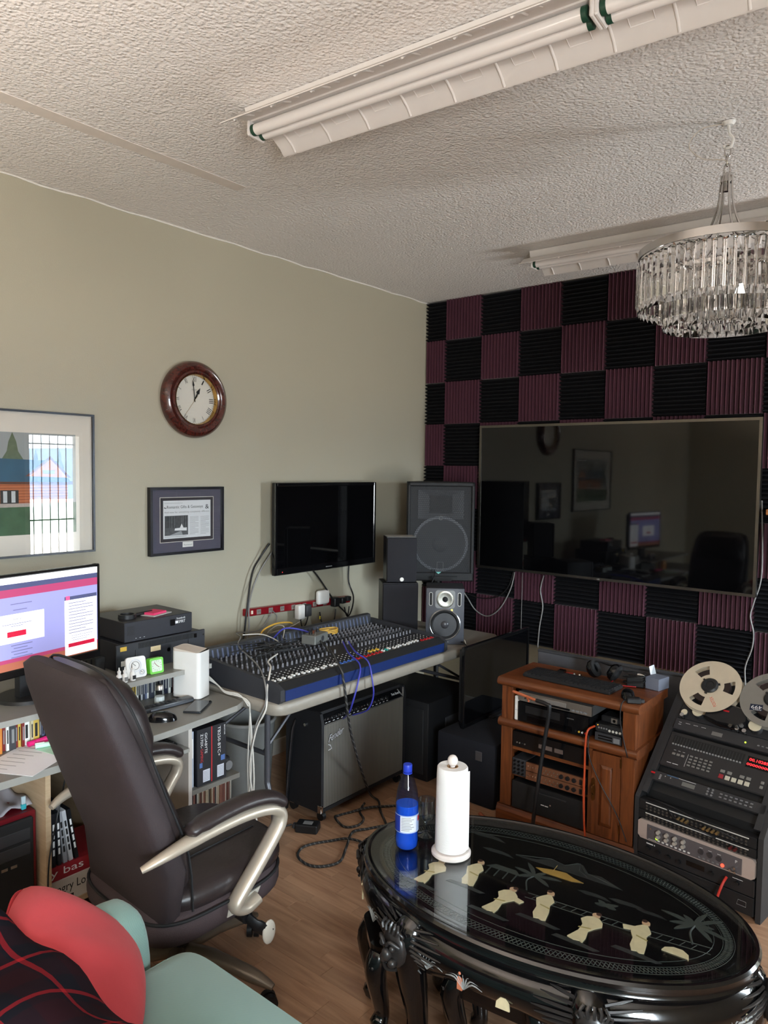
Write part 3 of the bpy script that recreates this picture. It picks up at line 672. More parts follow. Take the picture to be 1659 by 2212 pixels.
cable([(0.74, -2.19, 0.868), (0.80, -2.30, 0.866), (0.86, -2.34, 0.86), (0.90, -2.38, 0.85), (0.95, -2.44, 0.80), (0.97, -2.465, 0.72), (0.92, -2.475, 0.62), (0.88, -2.475, 0.44), (0.9, -2.46, 0.25), (0.91, -2.43, 0.012)], 0.004, WHTC, 'white cable running over the front left corner of the mixing desk')
cable([(0.52, -2.02, 0.875), (0.50, -1.93, 0.91), (0.53, -1.85, 0.90), (0.60, -1.80, 0.875)], 0.0045, BLUC, 'blue cable arching behind the grey pedal box')
cable([(0.80, -1.80, 0.868), (0.93, -1.90, 0.85), (1.03, -1.93, 0.815), (1.06, -1.98, 0.74), (1.05, -2.0, 0.66), (1.0, -1.97, 0.59), (0.90, -1.90, 0.52)], 0.004, BLUC, 'blue cable hanging from the desk front, left strand of the loop')
cable([(0.82, -1.78, 0.868), (0.94, -1.86, 0.85), (1.03, -1.87, 0.82), (1.065, -1.88, 0.74), (1.065, -1.87, 0.66), (1.02, -1.86, 0.58), (0.90, -1.83, 0.52)], 0.004, BLUC, 'blue cable bowing outward in front of the table edge, right strand of the loop')
BRA = mat('braided_black_white', (40, 40, 40), 0.7)
nb = BRA.node_tree; wv = nb.nodes.new('ShaderNodeTexWave'); wv.inputs['Scale'].default_value = 22; wv.bands_direction = 'DIAGONAL'
tcb = nb.nodes.new('ShaderNodeTexCoord'); nb.links.new(tcb.outputs['Object'], wv.inputs['Vector'])
crb = nb.nodes.new('ShaderNodeValToRGB'); crb.color_ramp.elements[0].position = 0.72; crb.color_ramp.elements[1].position = 0.85
crb.color_ramp.elements[0].color = (0.012, 0.012, 0.012, 1); crb.color_ramp.elements[1].color = (0.09, 0.085, 0.08, 1)
nb.links.new(wv.outputs['Fac'], crb.inputs[0]); nb.links.new(crb.outputs[0], nb.nodes['Principled BSDF'].inputs['Base Color'])
cable([(0.62, -1.84, 0.89), (0.85, -1.96, 0.868), (1.0, -2.04, 0.83), (1.045, -2.06, 0.77), (1.05, -2.04, 0.64), (1.0, -1.95, 0.47), (0.90, -1.74, 0.17), (0.88, -1.66, 0.05), (0.90, -1.62, 0.008), (0.98, -1.7, 0.006), (1.09, -1.79, 0.006), (1.08, -1.82, 0.006), (1.05, -1.88, 0.006), (1.03, -1.97, 0.016), (1.09, -2.08, 0.006), (1.15, -2.19, 0.006), (1.12, -2.27, 0.006), (1.06, -2.30, 0.006), (0.98, -2.28, 0.006), (0.94, -2.22, 0.006), (0.95, -2.16, 0.006), (0.99, -2.09, 0.006), (1.06, -2.03, 0.018), (1.16, -2.0, 0.006), (1.4, -2.05, 0.006)], 0.006, BRA, 'black braided instrument cable from the desk down past the amplifier, looping on the floor', k=8, n=8)
cable([(0.89, -1.72, 0.03), (0.90, -1.77, 0.006), (0.97, -1.82, 0.006), (0.99, -1.89, 0.006), (0.95, -1.94, 0.006), (0.87, -1.92, 0.018), (0.85, -1.87, 0.006), (0.87, -1.81, 0.006), (0.92, -1.73, 0.018), (0.99, -1.61, 0.006), (1.1, -1.5, 0.006)], 0.006, BRA, 'dark braided cable coil lying on the floor below the amplifier grille')

# ============================================================ wall power strip with adapters
t = thing('power_strip', 'long red metal power strip with outlets on the olive wall', 'power strip', (0.0005, -1.787, 0.888), PI/2)
MBt = MX((0, 0, 0), Vector((0.887, 0, -0.033)), (0, 1, 0))
pbox('body', mat('red_anodised', (150, 22, 34), 0.3, 0.4), t, 0, 0.888, -0.04, 0, 0.0, 0.042, 0.004, M=Matrix.Rotation(0.036, 4, 'Y'))
for k in range(9):
    x = 0.09+k*0.092; z = 0.021-x*0.036
    so = MB().rbox(x-0.016, x+0.016, -0.0425, -0.039, z-0.015, z+0.015, 0.001).build('outlet', mat('outlet_grey', (128, 118, 112), 0.5), t, 35)
    for dx in (-0.006, 0.006): MB().box(x+dx-0.0012, x+dx+0.0012, -0.0428, -0.042, z-0.002, z+0.008).build('slot', INKB, so)
pbox('rocker_switch', mat('lit_rocker', (240, 220, 200), 0.4), t, 0.03, 0.042, -0.046, -0.039, 0.012, 0.032)
def adapter(label, y, z, w, h, d, m_, lead=None):
    t = thing('power_adapter', label, 'power adapter', (0.0432, y, z), PI/2)
    pbox('body', m_, t, -w/2, w/2, -d, 0, -h/2, h/2, min(w, h)*0.18, 3)
    MB().box(-0.006, -0.0045, 0.0, 0.002, -0.004, 0.004).box(0.0045, 0.006, 0.0, 0.002, -0.004, 0.004).build('prongs', CHR, t)
    return t
adapter('tall white plug adapter on the red power strip, lead hanging down', -1.39, 0.865, 0.055, 0.09, 0.045, WHT)
adapter('square white rounded wall adapter high on the red power strip', -1.185, 0.93, 0.105, 0.09, 0.035, WHT)
adapter('dark grey plug adapter next to the tall white one', -1.325, 0.865, 0.05, 0.075, 0.04, DRK)
adapter('black plug adapter right of the square white adapter', -1.075, 0.885, 0.05, 0.06, 0.045, BLK)
adapter('small black plug near the right end of the red strip', -1.00, 0.885, 0.04, 0.04, 0.035, BLK)
adapter('black flat plug at the far right end of the red strip', -0.945, 0.89, 0.04, 0.03, 0.03, BLKM)
cable([(0.045, -1.62, 1.30), (0.03, -1.68, 1.22), (0.03, -1.74, 1.13), (0.055, -1.80, 0.92), (0.055, -1.82, 0.79), (0.08, -1.88, 0.70)], 0.0055, BLKC, 'thick black cable from the wall television down to the left end of the red strip')
cable([(0.045, -1.60, 1.25), (0.035, -1.70, 1.12), (0.055, -1.78, 0.97), (0.06, -1.79, 0.80), (0.08, -1.86, 0.70)], 0.0045, GRYC, 'grey cable beside the thick black one under the wall television')
cable([(0.06, -1.30, 1.13), (0.055, -1.22, 1.06), (0.08, -1.10, 0.9), (0.09, -0.98, 0.79), (0.09, -0.95, 0.745)], 0.005, BLKC, 'black cable slanting from the television bottom across the red strip')
cable([(0.055, -0.935, 1.12), (0.05, -0.93, 1.0), (0.09, -0.925, 0.9), (0.11, -0.98, 0.8), (0.10, -1.06, 0.745)], 0.005, BLKC, 'black cable hanging straight from the right of the wall television')
for y, dy, m_, lb in ((-1.32, -0.12, BLKC, 'black lead curving down from the dark grey adapter'), (-1.075, -0.06, BLKC, 'black lead under the adapter right of the square white one'), (-0.99, 0.06, BLKC, 'black lead under the small right-hand plug'), (-0.945, -0.07, BLKC, 'black lead under the last plug of the red strip'), (-1.22, 0.03, BLKC, 'black lead with a yellow tag below the square white adapter'), (-1.39, 0.02, BLKC, 'thin black lead under the tall white adapter')):
    cable([(0.07, y, 0.84), (0.075, y+dy*0.2, 0.79), (0.085, y+dy*0.6, 0.75), (0.09, y+dy, 0.70)], 0.004, m_, lb)
cable([(0.05, -1.60, 0.90), (0.055, -1.57, 0.86), (0.06, -1.60, 0.80), (0.07, -1.66, 0.75)], 0.003, GRYC, 'thin grey lead from the third outlet of the red strip')
tag(MB().box(0.068, 0.076, -1.222, -1.216, 0.795, 0.815).build('cable_tag', mat('yellow_tag', (226, 210, 60), 0.5)), 'tiny yellow tag on the lead below the white adapter', 'tag')

# ============================================================ loudspeakers
def speaker_pa():
    t = thing('pa_speaker', 'large black stage loudspeaker with mesh grille on a pole in the corner', 'loudspeaker', (0.416, -0.43, 0), math.radians(39.4))
    z0, z1 = 1.015, 1.665; w = 0.22; d = 0.175
    CB = mat('textured_black_cabinet', (24, 25, 28), 0.6, bump=0.3, bscale=300)
    def cab(m):
        pts = [(-w, -d), (w, -d), (w, -0.02), (0.12, d), (-0.12, d), (-w, -0.02)]
        m.prism(pts, z0, z1)
    part('cabinet', CB, t, lambda m: m.prism([(-w, -d+0.012), (w, -d+0.012), (w, -0.0), (0.13, d), (-0.13, d), (-w, -0.0)], z0, z1), 30)
    fr = 0.022
    part('front_frame', CB, t, lambda m: m.rbox(-w, -w+fr, -d-0.01, -d+0.02, z0, z1, 0.006).rbox(w-fr, w, -d-0.01, -d+0.02, z0, z1, 0.006).rbox(-w, w, -d-0.01, -d+0.02, z1-0.028, z1, 0.006).rbox(-w, w, -d-0.012, -d+0.02, z0, z0+0.06, 0.008), 35)
    horn = part('horn', mat('dark_horn', (46, 47, 52), 0.5), t, lambda m: m.add([(-0.15, -d+0.006, z1-0.05), (0.15, -d+0.006, z1-0.05), (0.15, -d+0.006, z1-0.24), (-0.15, -d+0.006, z1-0.24), (-0.05, -d+0.014, z1-0.1), (0.05, -d+0.014, z1-0.1), (0.05, -d+0.014, z1-0.19), (-0.05, -d+0.014, z1-0.19)], [(0, 4, 5, 1), (1, 5, 6, 2), (2, 6, 7, 3), (3, 7, 4, 0), (4, 7, 6, 5)]))
    A = MX((0, -d+0.0085, z0+0.245), (1, 0, 0), (0, 0, 1))
    part('woofer_ring', mat('woofer_ring', (74, 75, 80), 0.45, 0.3), t, lambda m: m.lathe([(0.165, 0.0), (0.182, 0.0), (0.182, 0.006), (0.165, 0.006)], 40, A, closed=True), 40)
    part('woofer_cone', mat('woofer_cone', (40, 41, 45), 0.6), t, lambda m: m.lathe([(0.165, 0.004), (0.06, -0.002), (0.055, 0.004), (0.03, 0.008), (0.0005, 0.009)], 36, A), 40)
    # perforated grille: staggered open mesh of wires
    g = MB(); yy = -d-0.003
    n = 30; px = (2*w-2*fr)/n; hz = z1-0.028-(z0+0.06); nz = 44; pz = hz/nz
    def hexes(m):
        for j in range(nz):
            for i in range(n):
                x = -w+fr+px*(i+(0.5 if j % 2 else 0)); z = z0+0.06+pz*j
                if x+px > w-fr: continue
                m.add([(x, yy, z), (x+px*0.26, yy, z), (x+px*0.26, yy, z+pz), (x, yy, z+pz)], [(0, 1, 2, 3)])
            z = z0+0.06+pz*j
            m.add([(-w+fr, yy, z), (w-fr, yy, z), (w-fr, yy, z+pz*0.27), (-w+fr, yy, z+pz*0.27)], [(0, 1, 2, 3)])
    part('grille', mat('grille_steel', (40, 41, 45), 0.55, 0.3), t, hexes)
    part('badge', mat('teal_badge', (120, 200, 190), 0.4), t, lambda m: m.prism([(-0.018, 0), (0.018, 0), (0, -0.014)], 0, 0.002, MX((-0.01, -d-0.0125, z0+0.062), (1, 0, 0), (0, 0, 1))))
    part('badge_frame', INKG, t, lambda m: m.tube([(-0.02, yy-0.001, z0+0.075), (0.02, yy-0.001, z0+0.075), (0.02, yy-0.001, z0+0.125), (-0.02, yy-0.001, z0+0.125)], 0.0012, 4, closed=True))
    part('horn_mark', INKG, t, lambda m: m.tube([(0.012*math.cos(a), yy-0.001, z1-0.235+0.012*math.sin(a)) for a in [2*PI*k/12 for k in range(12)]], 0.0012, 4, closed=True))
    part('chin', CB, t, lambda m: m.prism([(-0.06, 0.03), (0.11, 0.03), (0.07, 0.0), (-0.03, 0.0)], 0, 0.02, MX((0, -d-0.012, z0+0.004), (1, 0, 0), (0, 0, 1))))
    part('stand_pole', BLK, t, lambda m: m.cyl((0, 0.02, 0.25), 0.0175, z0-0.25, 14).cyl((0, 0.02, 0.08), 0.02, 0.2, 14), 40)
    for k in range(3):
        a = 2*PI*k/3+0.52
        part('stand_leg', BLK, t, lambda m: m.tube([(0, 0.02, 0.32), (0.24*math.cos(a), 0.02+0.24*math.sin(a), 0.012)], 0.011, 8), 60)
speaker_pa()
def monitor_speaker():
    t = thing('studio_monitor', 'grey active studio monitor with round woofer and horn tweeter on the table corner', 'loudspeaker', (0.845, -0.965, 0.741), math.radians(36))
    w, h, d = 0.110, 0.325, 0.11
    G = mat('monitor_grey', (70, 72, 80), 0.45); GD = mat('monitor_dark', (40, 41, 46), 0.5)
    pbox('cabinet', GD, t, -w, w, -d+0.012, d, 0, h, 0.006, 2)
    pbox('baffle', G, t, -w, w, -d, -d+0.014, 0, h, 0.005, 2)
    A = MX((0, -d-0.0005, 0.115), (1, 0, 0), (0, 0, 1))
    part('woofer_ring', mat('woofer_trim', (150, 150, 152), 0.25, 0.8), t, lambda m: m.lathe([(0.082, 0.0), (0.09, 0.0), (0.091, 0.004), (0.086, 0.007), (0.082, 0.004)], 48, A, closed=True), 40)
    part('surround', BLKM, t, lambda m: m.lathe([(0.083, 0.0), (0.083, 0.003), (0.076, 0.008), (0.068, 0.003), (0.066, -0.001)], 44, A), 50)
    part('cone', mat('mica_cone', (44, 44, 48), 0.35), t, lambda m: m.lathe([(0.068, 0.004), (0.026, 0.0005), (0.024, 0.0005)], 44, A), 50)
    part('dust_cap', mat('dust_cap', (60, 60, 64), 0.3), t, lambda m: m.lathe([(0.025, 0.001), (0.02, 0.008), (0.01, 0.012), (0.0005, 0.013)], 24, A), 60)
    pl = part('waveguide_plate', mat('silver_grey_plate', (112, 112, 112), 0.35, 0.5), t, lambda m: m.prism(rrect(-0.057, 0.057, -0.052, 0.052, 0.016), -0.004, 0.004, MX((0, -d-0.0005, 0.262), (1, 0, 0), (0, 0, 1))), 40)
    B = MX((0, -d-0.0048, 0.262), (1, 0, 0), (0, 0, 1))
    part('horn_ring', mat('satin_horn', (170, 168, 160), 0.25, 0.85), t, lambda m: m.lathe([(0.049, 0.0), (0.05, 0.002), (0.047, 0.0035), (0.035, 0.0015), (0.018, 0.0004)], 40, B), 60)
    part('tweeter_dome', BLKM, t, lambda m: m.lathe([(0.016, 0.0), (0.015, 0.005), (0.008, 0.009), (0.0005, 0.010)], 24, B), 60)
    for s in (-1, 1):
        p = part('port', INKB, t, lambda m: m.prism(rrect(-0.007, 0.007, -0.036, 0.036, 0.0065), -0.003, 0.0012, MX((s*0.082, -d-0.0005, 0.262), (1, 0, 0), (0, 0, 1))))
        part('port_trim', SILV, p, lambda m: m.tube([(s*0.082+x, -d-0.0015, 0.262+z) for x, z in rrect(-0.009, 0.009, -0.038, 0.038, 0.008)], 0.0015, 5, closed=True), 60)
    part('led', mat('yellow_led', (240, 220, 90), 0.4, emit=(255, 230, 90), es=1.5), t, lambda m: m.box(0.034, 0.044, -d-0.002, -d, 0.195, 0.205))
    pbox('logo', INKG, t, -0.022, 0.022, -d-0.0007, -d, 0.012, 0.018)
monitor_speaker()
def bookshelf(label, loc, a, w, h, d, light_top):
    t = thing('bookshelf_speaker', label, 'loudspeaker', loc, math.radians(a))
    VN = mat('black_ash_vinyl', (30, 30, 34), 0.4)
    pbox('cabinet', VN, t, -w/2, w/2, -d/2+0.02, d/2, 0, h, 0.003)
    pbox('grille', mat('black_speaker_cloth', (34, 34, 40), 0.9, bump=0.3, bscale=900), t, -w/2+0.002, w/2-0.002, -d/2, -d/2+0.019, 0.004, h-0.004, 0.006, 2)
    part('badge', SILV, t, lambda m: m.cyl((0, -d/2-0.0015, 0.02), 0.012, 0.002, 20, axis='y', M=Matrix.Diagonal((1.5, 1, 1, 1)) if False else None))
    if light_top: pbox('top_strip', mat('grey_top', (150, 150, 150), 0.4), t, -w/2+0.004, w/2-0.004, -d/2+0.025, d/2-0.004, h-0.001, h+0.0012)
    return t
bookshelf('tall lower black bookshelf speaker standing on the table behind the desk', (0.535, -1.015, 0.741), 47, 0.215, 0.325, 0.21, False)
bookshelf('smaller black bookshelf speaker stacked on top of the taller one', (0.542, -1.012, 1.067), 47, 0.182, 0.272, 0.17, True)
t = thing('charger_block', 'small black charger block on the table behind the grey monitor', 'adapter', (0.60, -0.75, 0.741), 0.6)
pbox('body', BLK, t, -0.035, 0.035, -0.02, 0.02, 0, 0.16, 0.004)
cable([(0.60, -0.75, 0.90), (0.58, -0.76, 0.98), (0.59, -0.72, 1.06), (0.55, -0.66, 1.1)], 0.003, BLKC, 'thin black lead rising from the charger block')

# ============================================================ guitar amplifier
def guitar_amp():
    t = thing('guitar_amplifier', 'black tolex guitar amplifier with silver grille cloth under the table', 'amplifier', (0.70, -1.655, 0), PI/2)
    TX = mat('black_tolex', (22, 22, 26), 0.55, bump=0.5, bscale=500)
    A = MX((0, 0, 0), (0, 1, 0), (0, 0, 1), (1, 0, 0))
    prof = [(-0.14, 0.052), (0.11, 0.052), (0.11, 0.55), (-0.11, 0.55), (-0.128, 0.545), (-0.14, 0.50)]
    for s in (-1, 1):
        x0 = -0.335 if s < 0 else 0.317
        part('side_panel', TX, t, lambda m: m.prism(prof, x0, x0+0.018, A), 30)
    part('shell', TX, t, lambda m: m.box(-0.317, 0.317, -0.11, 0.108, 0.534, 0.549).box(-0.317, 0.317, -0.138, 0.108, 0.053, 0.071).box(-0.317, 0.317, -0.1, 0.1, 0.071, 0.534))
    gc = mat('silver_grille_cloth', (128, 124, 116), 0.7)
    n = gc.node_tree; wv = n.nodes.new('ShaderNodeTexWave'); wv.inputs['Scale'].default_value = 28; tc = n.nodes.new('ShaderNodeTexCoord'); n.links.new(tc.outputs['Object'], wv.inputs['Vector'])
    cr = n.nodes.new('ShaderNodeValToRGB'); cr.color_ramp.elements[0].color = lin((70, 67, 60))+(1,); cr.color_ramp.elements[1].color = lin((118, 114, 106))+(1,)
    n.links.new(wv.outputs['Fac'], cr.inputs[0]); n.links.new(cr.outputs[0], n.nodes['Principled BSDF'].inputs['Base Color'])
    g = pbox('grille', gc, t, -0.316, 0.316, -0.136, -0.12, 0.073, 0.488)
    part('grille_trim', SILV, t, lambda m: m.box(-0.316, 0.316, -0.138, -0.130, 0.484, 0.490).box(0.3135, 0.3165, -0.138, -0.13, 0.49, 0.54))
    p0 = Vector((0, -0.134, 0.491)); dv = Vector((0, 0.022, 0.043)).normalized(); nv = Vector((0, -dv.z, dv.y))
    F = lambda x, s: MX(p0+Vector((x, 0, 0))+dv*s, (1, 0, 0), dv, nv)
    cp = part('control_panel', BLKG, t, lambda m: m.box(-0.316, 0.316, 0, 0.047, -0.003, 0, F(0, 0)))
    kn = None
    xs = [-0.295, -0.272]+[-0.24+0.03*i for i in range(7)]+[-0.02, 0.0]+[0.03+0.03*i for i in range(6)]
    for i, x in enumerate(xs):
        if i in (0, 1, 9, 10):
            MB(F(x, 0.02)).cyl((0, 0, 0), 0.006, 0.003, 10).cyl((0, 0, 0.003), 0.003, 0.004, 8).build('input_jack', CHR, t, 40); continue
        if kn is None: kn = MB().lathe([(0.011, 0), (0.0115, 0.003), (0.008, 0.006), (0.007, 0.014), (0.0005, 0.014)], 14).build('knob', [BLK], t, 40); kn.matrix_local = F(x, 0.02)
        else: inst(kn, t, F(x, 0.02))
        MB(F(x, 0.02)).cyl((0, 0, 0.0142), 0.0055, 0.0006, 10).build('knob_cap', CHR, t)
    part('panel_lettering', INKW, cp, lambda m: m.text('Twin Reverb', F(0.225, 0.018), w=0.075, h=0.014, lift=0.0004) and [m.box(x-0.007, x+0.007, 0.004, 0.0062, 0.0002, 0.0004, F(0, 0)) for x in xs])
    Sh = Matrix(((1, 0.3, 0, 0), (0.22, 1, 0, 0), (0, 0, 1, 0), (0, 0, 0, 1)))
    lg = part('logo', mat('logo_silver', (206, 206, 208), 0.3, 0.2), t, lambda m: m.text('Fender', MX((-0.285, -0.1395, 0.395), (1, 0, 0), (0, 0, 1)) @ Sh, w=0.105, h=0.036, lift=0.0) and m.tube([(-0.285, -0.1385, 0.385), (-0.27, -0.1385, 0.378), (-0.262, -0.1385, 0.36), (-0.284, -0.1385, 0.356)], 0.0025, 5))
    MB(MX((-0.285, -0.137, 0.395), (1, 0, 0), (0, 0, 1)) @ Sh).text('Fender', T((-0.002, -0.003, 0)), w=0.109, h=0.042, lift=0.0004).build('logo_shadow', INKB, lg)
    for x in (-0.30, 0.30):
        for y in (-0.11, 0.085):
            c = part('caster', BLK, t, lambda m: m.cyl((x-0.011, y, 0.022), 0.022, 0.022, 16, axis='x'), 40)
            MB().box(x-0.014, x+0.014, y-0.012, y+0.018, 0.036, 0.052).build('caster_fork', CHR, c)
    for x in (-0.337, 0.322):
        for z in (0.05, ): MB().rbox(x, x+0.015, -0.143, -0.115, z, z+0.04, 0.003).build('corner_guard', CHR, t, 35)
    part('tilt_leg', CHR if False else mat('dark_tilt_bar', (70, 70, 74), 0.25, 0.8), t, lambda m: m.tube([(-0.345, 0.03, 0.49), (-0.347, 0.045, 0.44), (-0.35, 0.07, 0.2), (-0.352, 0.085, 0.02)], [0.006, 0.013, 0.013, 0.010], 8, flat=(0.5, 1)), 60)
    MB().cyl((-0.343, -0.03, 0.475), 0.008, 0.008, 12, axis='x').build('tilt_bolt', CHR, t, 40)
guitar_amp()
t = thing('footswitch_box', 'black power brick on the laminate floor at the amplifier corner', 'power brick', (0.835, -2.075, 0.0), 0.5)
pbox('body', BLK, t, -0.055, 0.055, -0.035, 0.035, 0.0, 0.04, 0.005)
pbox('sticker', INKG, t, -0.02, 0.025, -0.018, 0.015, 0.04, 0.0403)
pbox('cord_entry', DRK, t, -0.075, -0.055, -0.012, 0.012, 0.008, 0.03, 0.003)
cable([(0.76, -2.11, 0.02), (0.72, -2.2, 0.006), (0.75, -2.32, 0.006), (0.8, -2.42, 0.006), (0.9, -2.5, 0.006)], 0.004, BLKC, 'black cord of the power brick on the floor')
# grey bin and dark boxes under the table
t = thing('waste_bin', 'pale grey rounded waste bin behind the folding table legs', 'bin', (0.28, -1.98, 0))
part('bin_body', mat('pale_grey_plastic', (150, 152, 150), 0.45), t, lambda m: m.lathe([(0.115, 0.0), (0.12, 0.01), (0.145, 0.40), (0.15, 0.405), (0.142, 0.405), (0.112, 0.015), (0.0005, 0.015)], 32), 40)
part('bin_rim', mat('rim_grey', (180, 180, 178), 0.4), t, lambda m: m.lathe([(0.143, 0.398), (0.152, 0.398), (0.152, 0.412), (0.143, 0.412)], 32, closed=True), 40)
NV = mat('navy_black_carpet', (14, 16, 26), 0.9, bump=0.4, bscale=400)
t = thing('bass_cabinet', 'tall black speaker cabinet in the shade under the table end', 'speaker cabinet', (0.62, -1.02, 0))
pbox('body', mat('shade_black_vinyl', (13, 13, 16), 0.6), t, -0.3, 0.33, -0.235, 0.235, 0, 0.45, 0.01, 2)
pbox('grille', BLKM, t, -0.27, 0.30, -0.243, -0.233, 0.04, 0.41, 0.003)
pbox('side_handle', DRK, t, 0.328, 0.334, -0.07, 0.07, 0.25, 0.33, 0.002)
t = thing('equipment_case', 'dark navy equipment case on the floor left of the oak cabinet', 'case', (1.235, -0.95, 0))
pbox('body', NV, t, -0.185, 0.175, -0.36, 0.36, 0, 0.34, 0.012, 2)
part('recessed_handle', mat('dim_trim', (56, 60, 74), 0.5), t, lambda m: m.tube([(-0.12, -0.361, 0.12), (-0.0, -0.361, 0.12), (-0.0, -0.361, 0.17), (-0.12, -0.361, 0.17)], 0.003, 5, closed=True))
part('latch', STEEL, t, lambda m: m.rbox(0.06, 0.1, -0.366, -0.36, 0.24, 0.29, 0.002))
t = thing('flat_screen', 'black flat screen standing on the navy case, turned away from the corner', 'monitor', (1.135, -0.85, 0.341), PI/2)
pbox('back_shell', BLK, t, -0.345, 0.345, -0.002, 0.03, 0.03, 0.43, 0.006)
part('bezel', BLKG, t, lambda m: m.rbox(-0.362, -0.345, -0.018, 0.004, 0.0, 0.448, 0.003).rbox(0.345, 0.362, -0.018, 0.004, 0, 0.448, 0.003).rbox(-0.346, 0.346, -0.018, 0.004, 0, 0.022, 0.003).rbox(-0.346, 0.346, -0.018, 0.004, 0.43, 0.448, 0.003), 35)
pbox('screen', SCREEN, t, -0.345, 0.345, -0.012, 0.0, 0.022, 0.43)
pbox('foot', BLK, t, -0.1, 0.1, -0.05, 0.06, 0.0, 0.008, 0.003)
cable([(0.97, -0.99, 0.742), (1.0, -1.0, 0.76), (1.035, -1.01, 0.73), (1.05, -1.05, 0.68), (1.045, -1.08, 0.60), (1.05, -1.1, 0.45)], 0.004, BLKC, 'black cable dropping over the table corner beside the grey monitor')
cable([(0.95, -0.97, 0.743), (1.0, -0.98, 0.765), (1.04, -1.03, 0.71), (1.048, -1.06, 0.62), (1.05, -1.09, 0.5), (1.05, -1.10, 0.40)], 0.003, WHTC, 'pale thin cable dangling at the table corner')
# cables hanging below the big television
cable([(0.80, -0.06, 1.05), (0.775, -0.07, 0.93), (0.70, -0.075, 0.79), (0.60, -0.075, 0.72), (0.5, -0.075, 0.75), (0.43, -0.075, 0.83), (0.38, -0.09, 0.9)], 0.0045, GRYC, 'grey cable sagging from the big television toward the corner speakers')
cable([(0.79, -0.06, 1.05), (0.76, -0.07, 0.95), (0.68, -0.075, 0.87), (0.55, -0.075, 0.84), (0.42, -0.075, 0.86)], 0.0035, BLKC, 'thin black cable curving from the big television to the corner')
cable([(1.02, -0.06, 1.05), (1.0, -0.065, 0.95), (1.02, -0.065, 0.84), (1.0, -0.065, 0.7), (0.99, -0.065, 0.56)], 0.0045, GRYC, 'grey cable hanging straight down the foam under the big television')
cable([(0.86, -0.06, 1.05), (0.86, -0.062, 0.8), (0.86, -0.062, 0.55)], 0.002, GRYC, 'very thin lead hanging left of the straight grey cable')
cable([(2.33, -0.07, 1.60), (2.345, -0.07, 1.2), (2.31, -0.065, 1.03), (2.295, -0.065, 0.95), (2.315, -0.065, 0.86), (2.31, -0.065, 0.77), (2.28, -0.065, 0.66), (2.285, -0.07, 0.56), (2.285, -0.07, 0.40)], 0.0045, GRYC, 'grey cable wandering down the foam at the right edge of the big television')
# wall shelf just right of the television
t = thing('wall_shelf', 'orange wooden wall shelf at the right edge beside the television', 'shelf', (2.72, -0.05, 1.53))
pbox('board', woodmat('pine_board', (180, 112, 60), (206, 140, 84), (4, 30, 30)), t, -0.33, 0.33, -0.2, 0.0, 0.0, 0.03, 0.003)
for x in (-0.22, 0.22): pbox('bracket', DRK, t, x-0.012, x+0.012, -0.15, 0.0, -0.16, 0.0)
pbox('back_panel', mat('shelf_panel_grey', (70, 72, 76), 0.6), t, -0.32, 0.32, -0.018, 0.0, -0.22, -0.001)
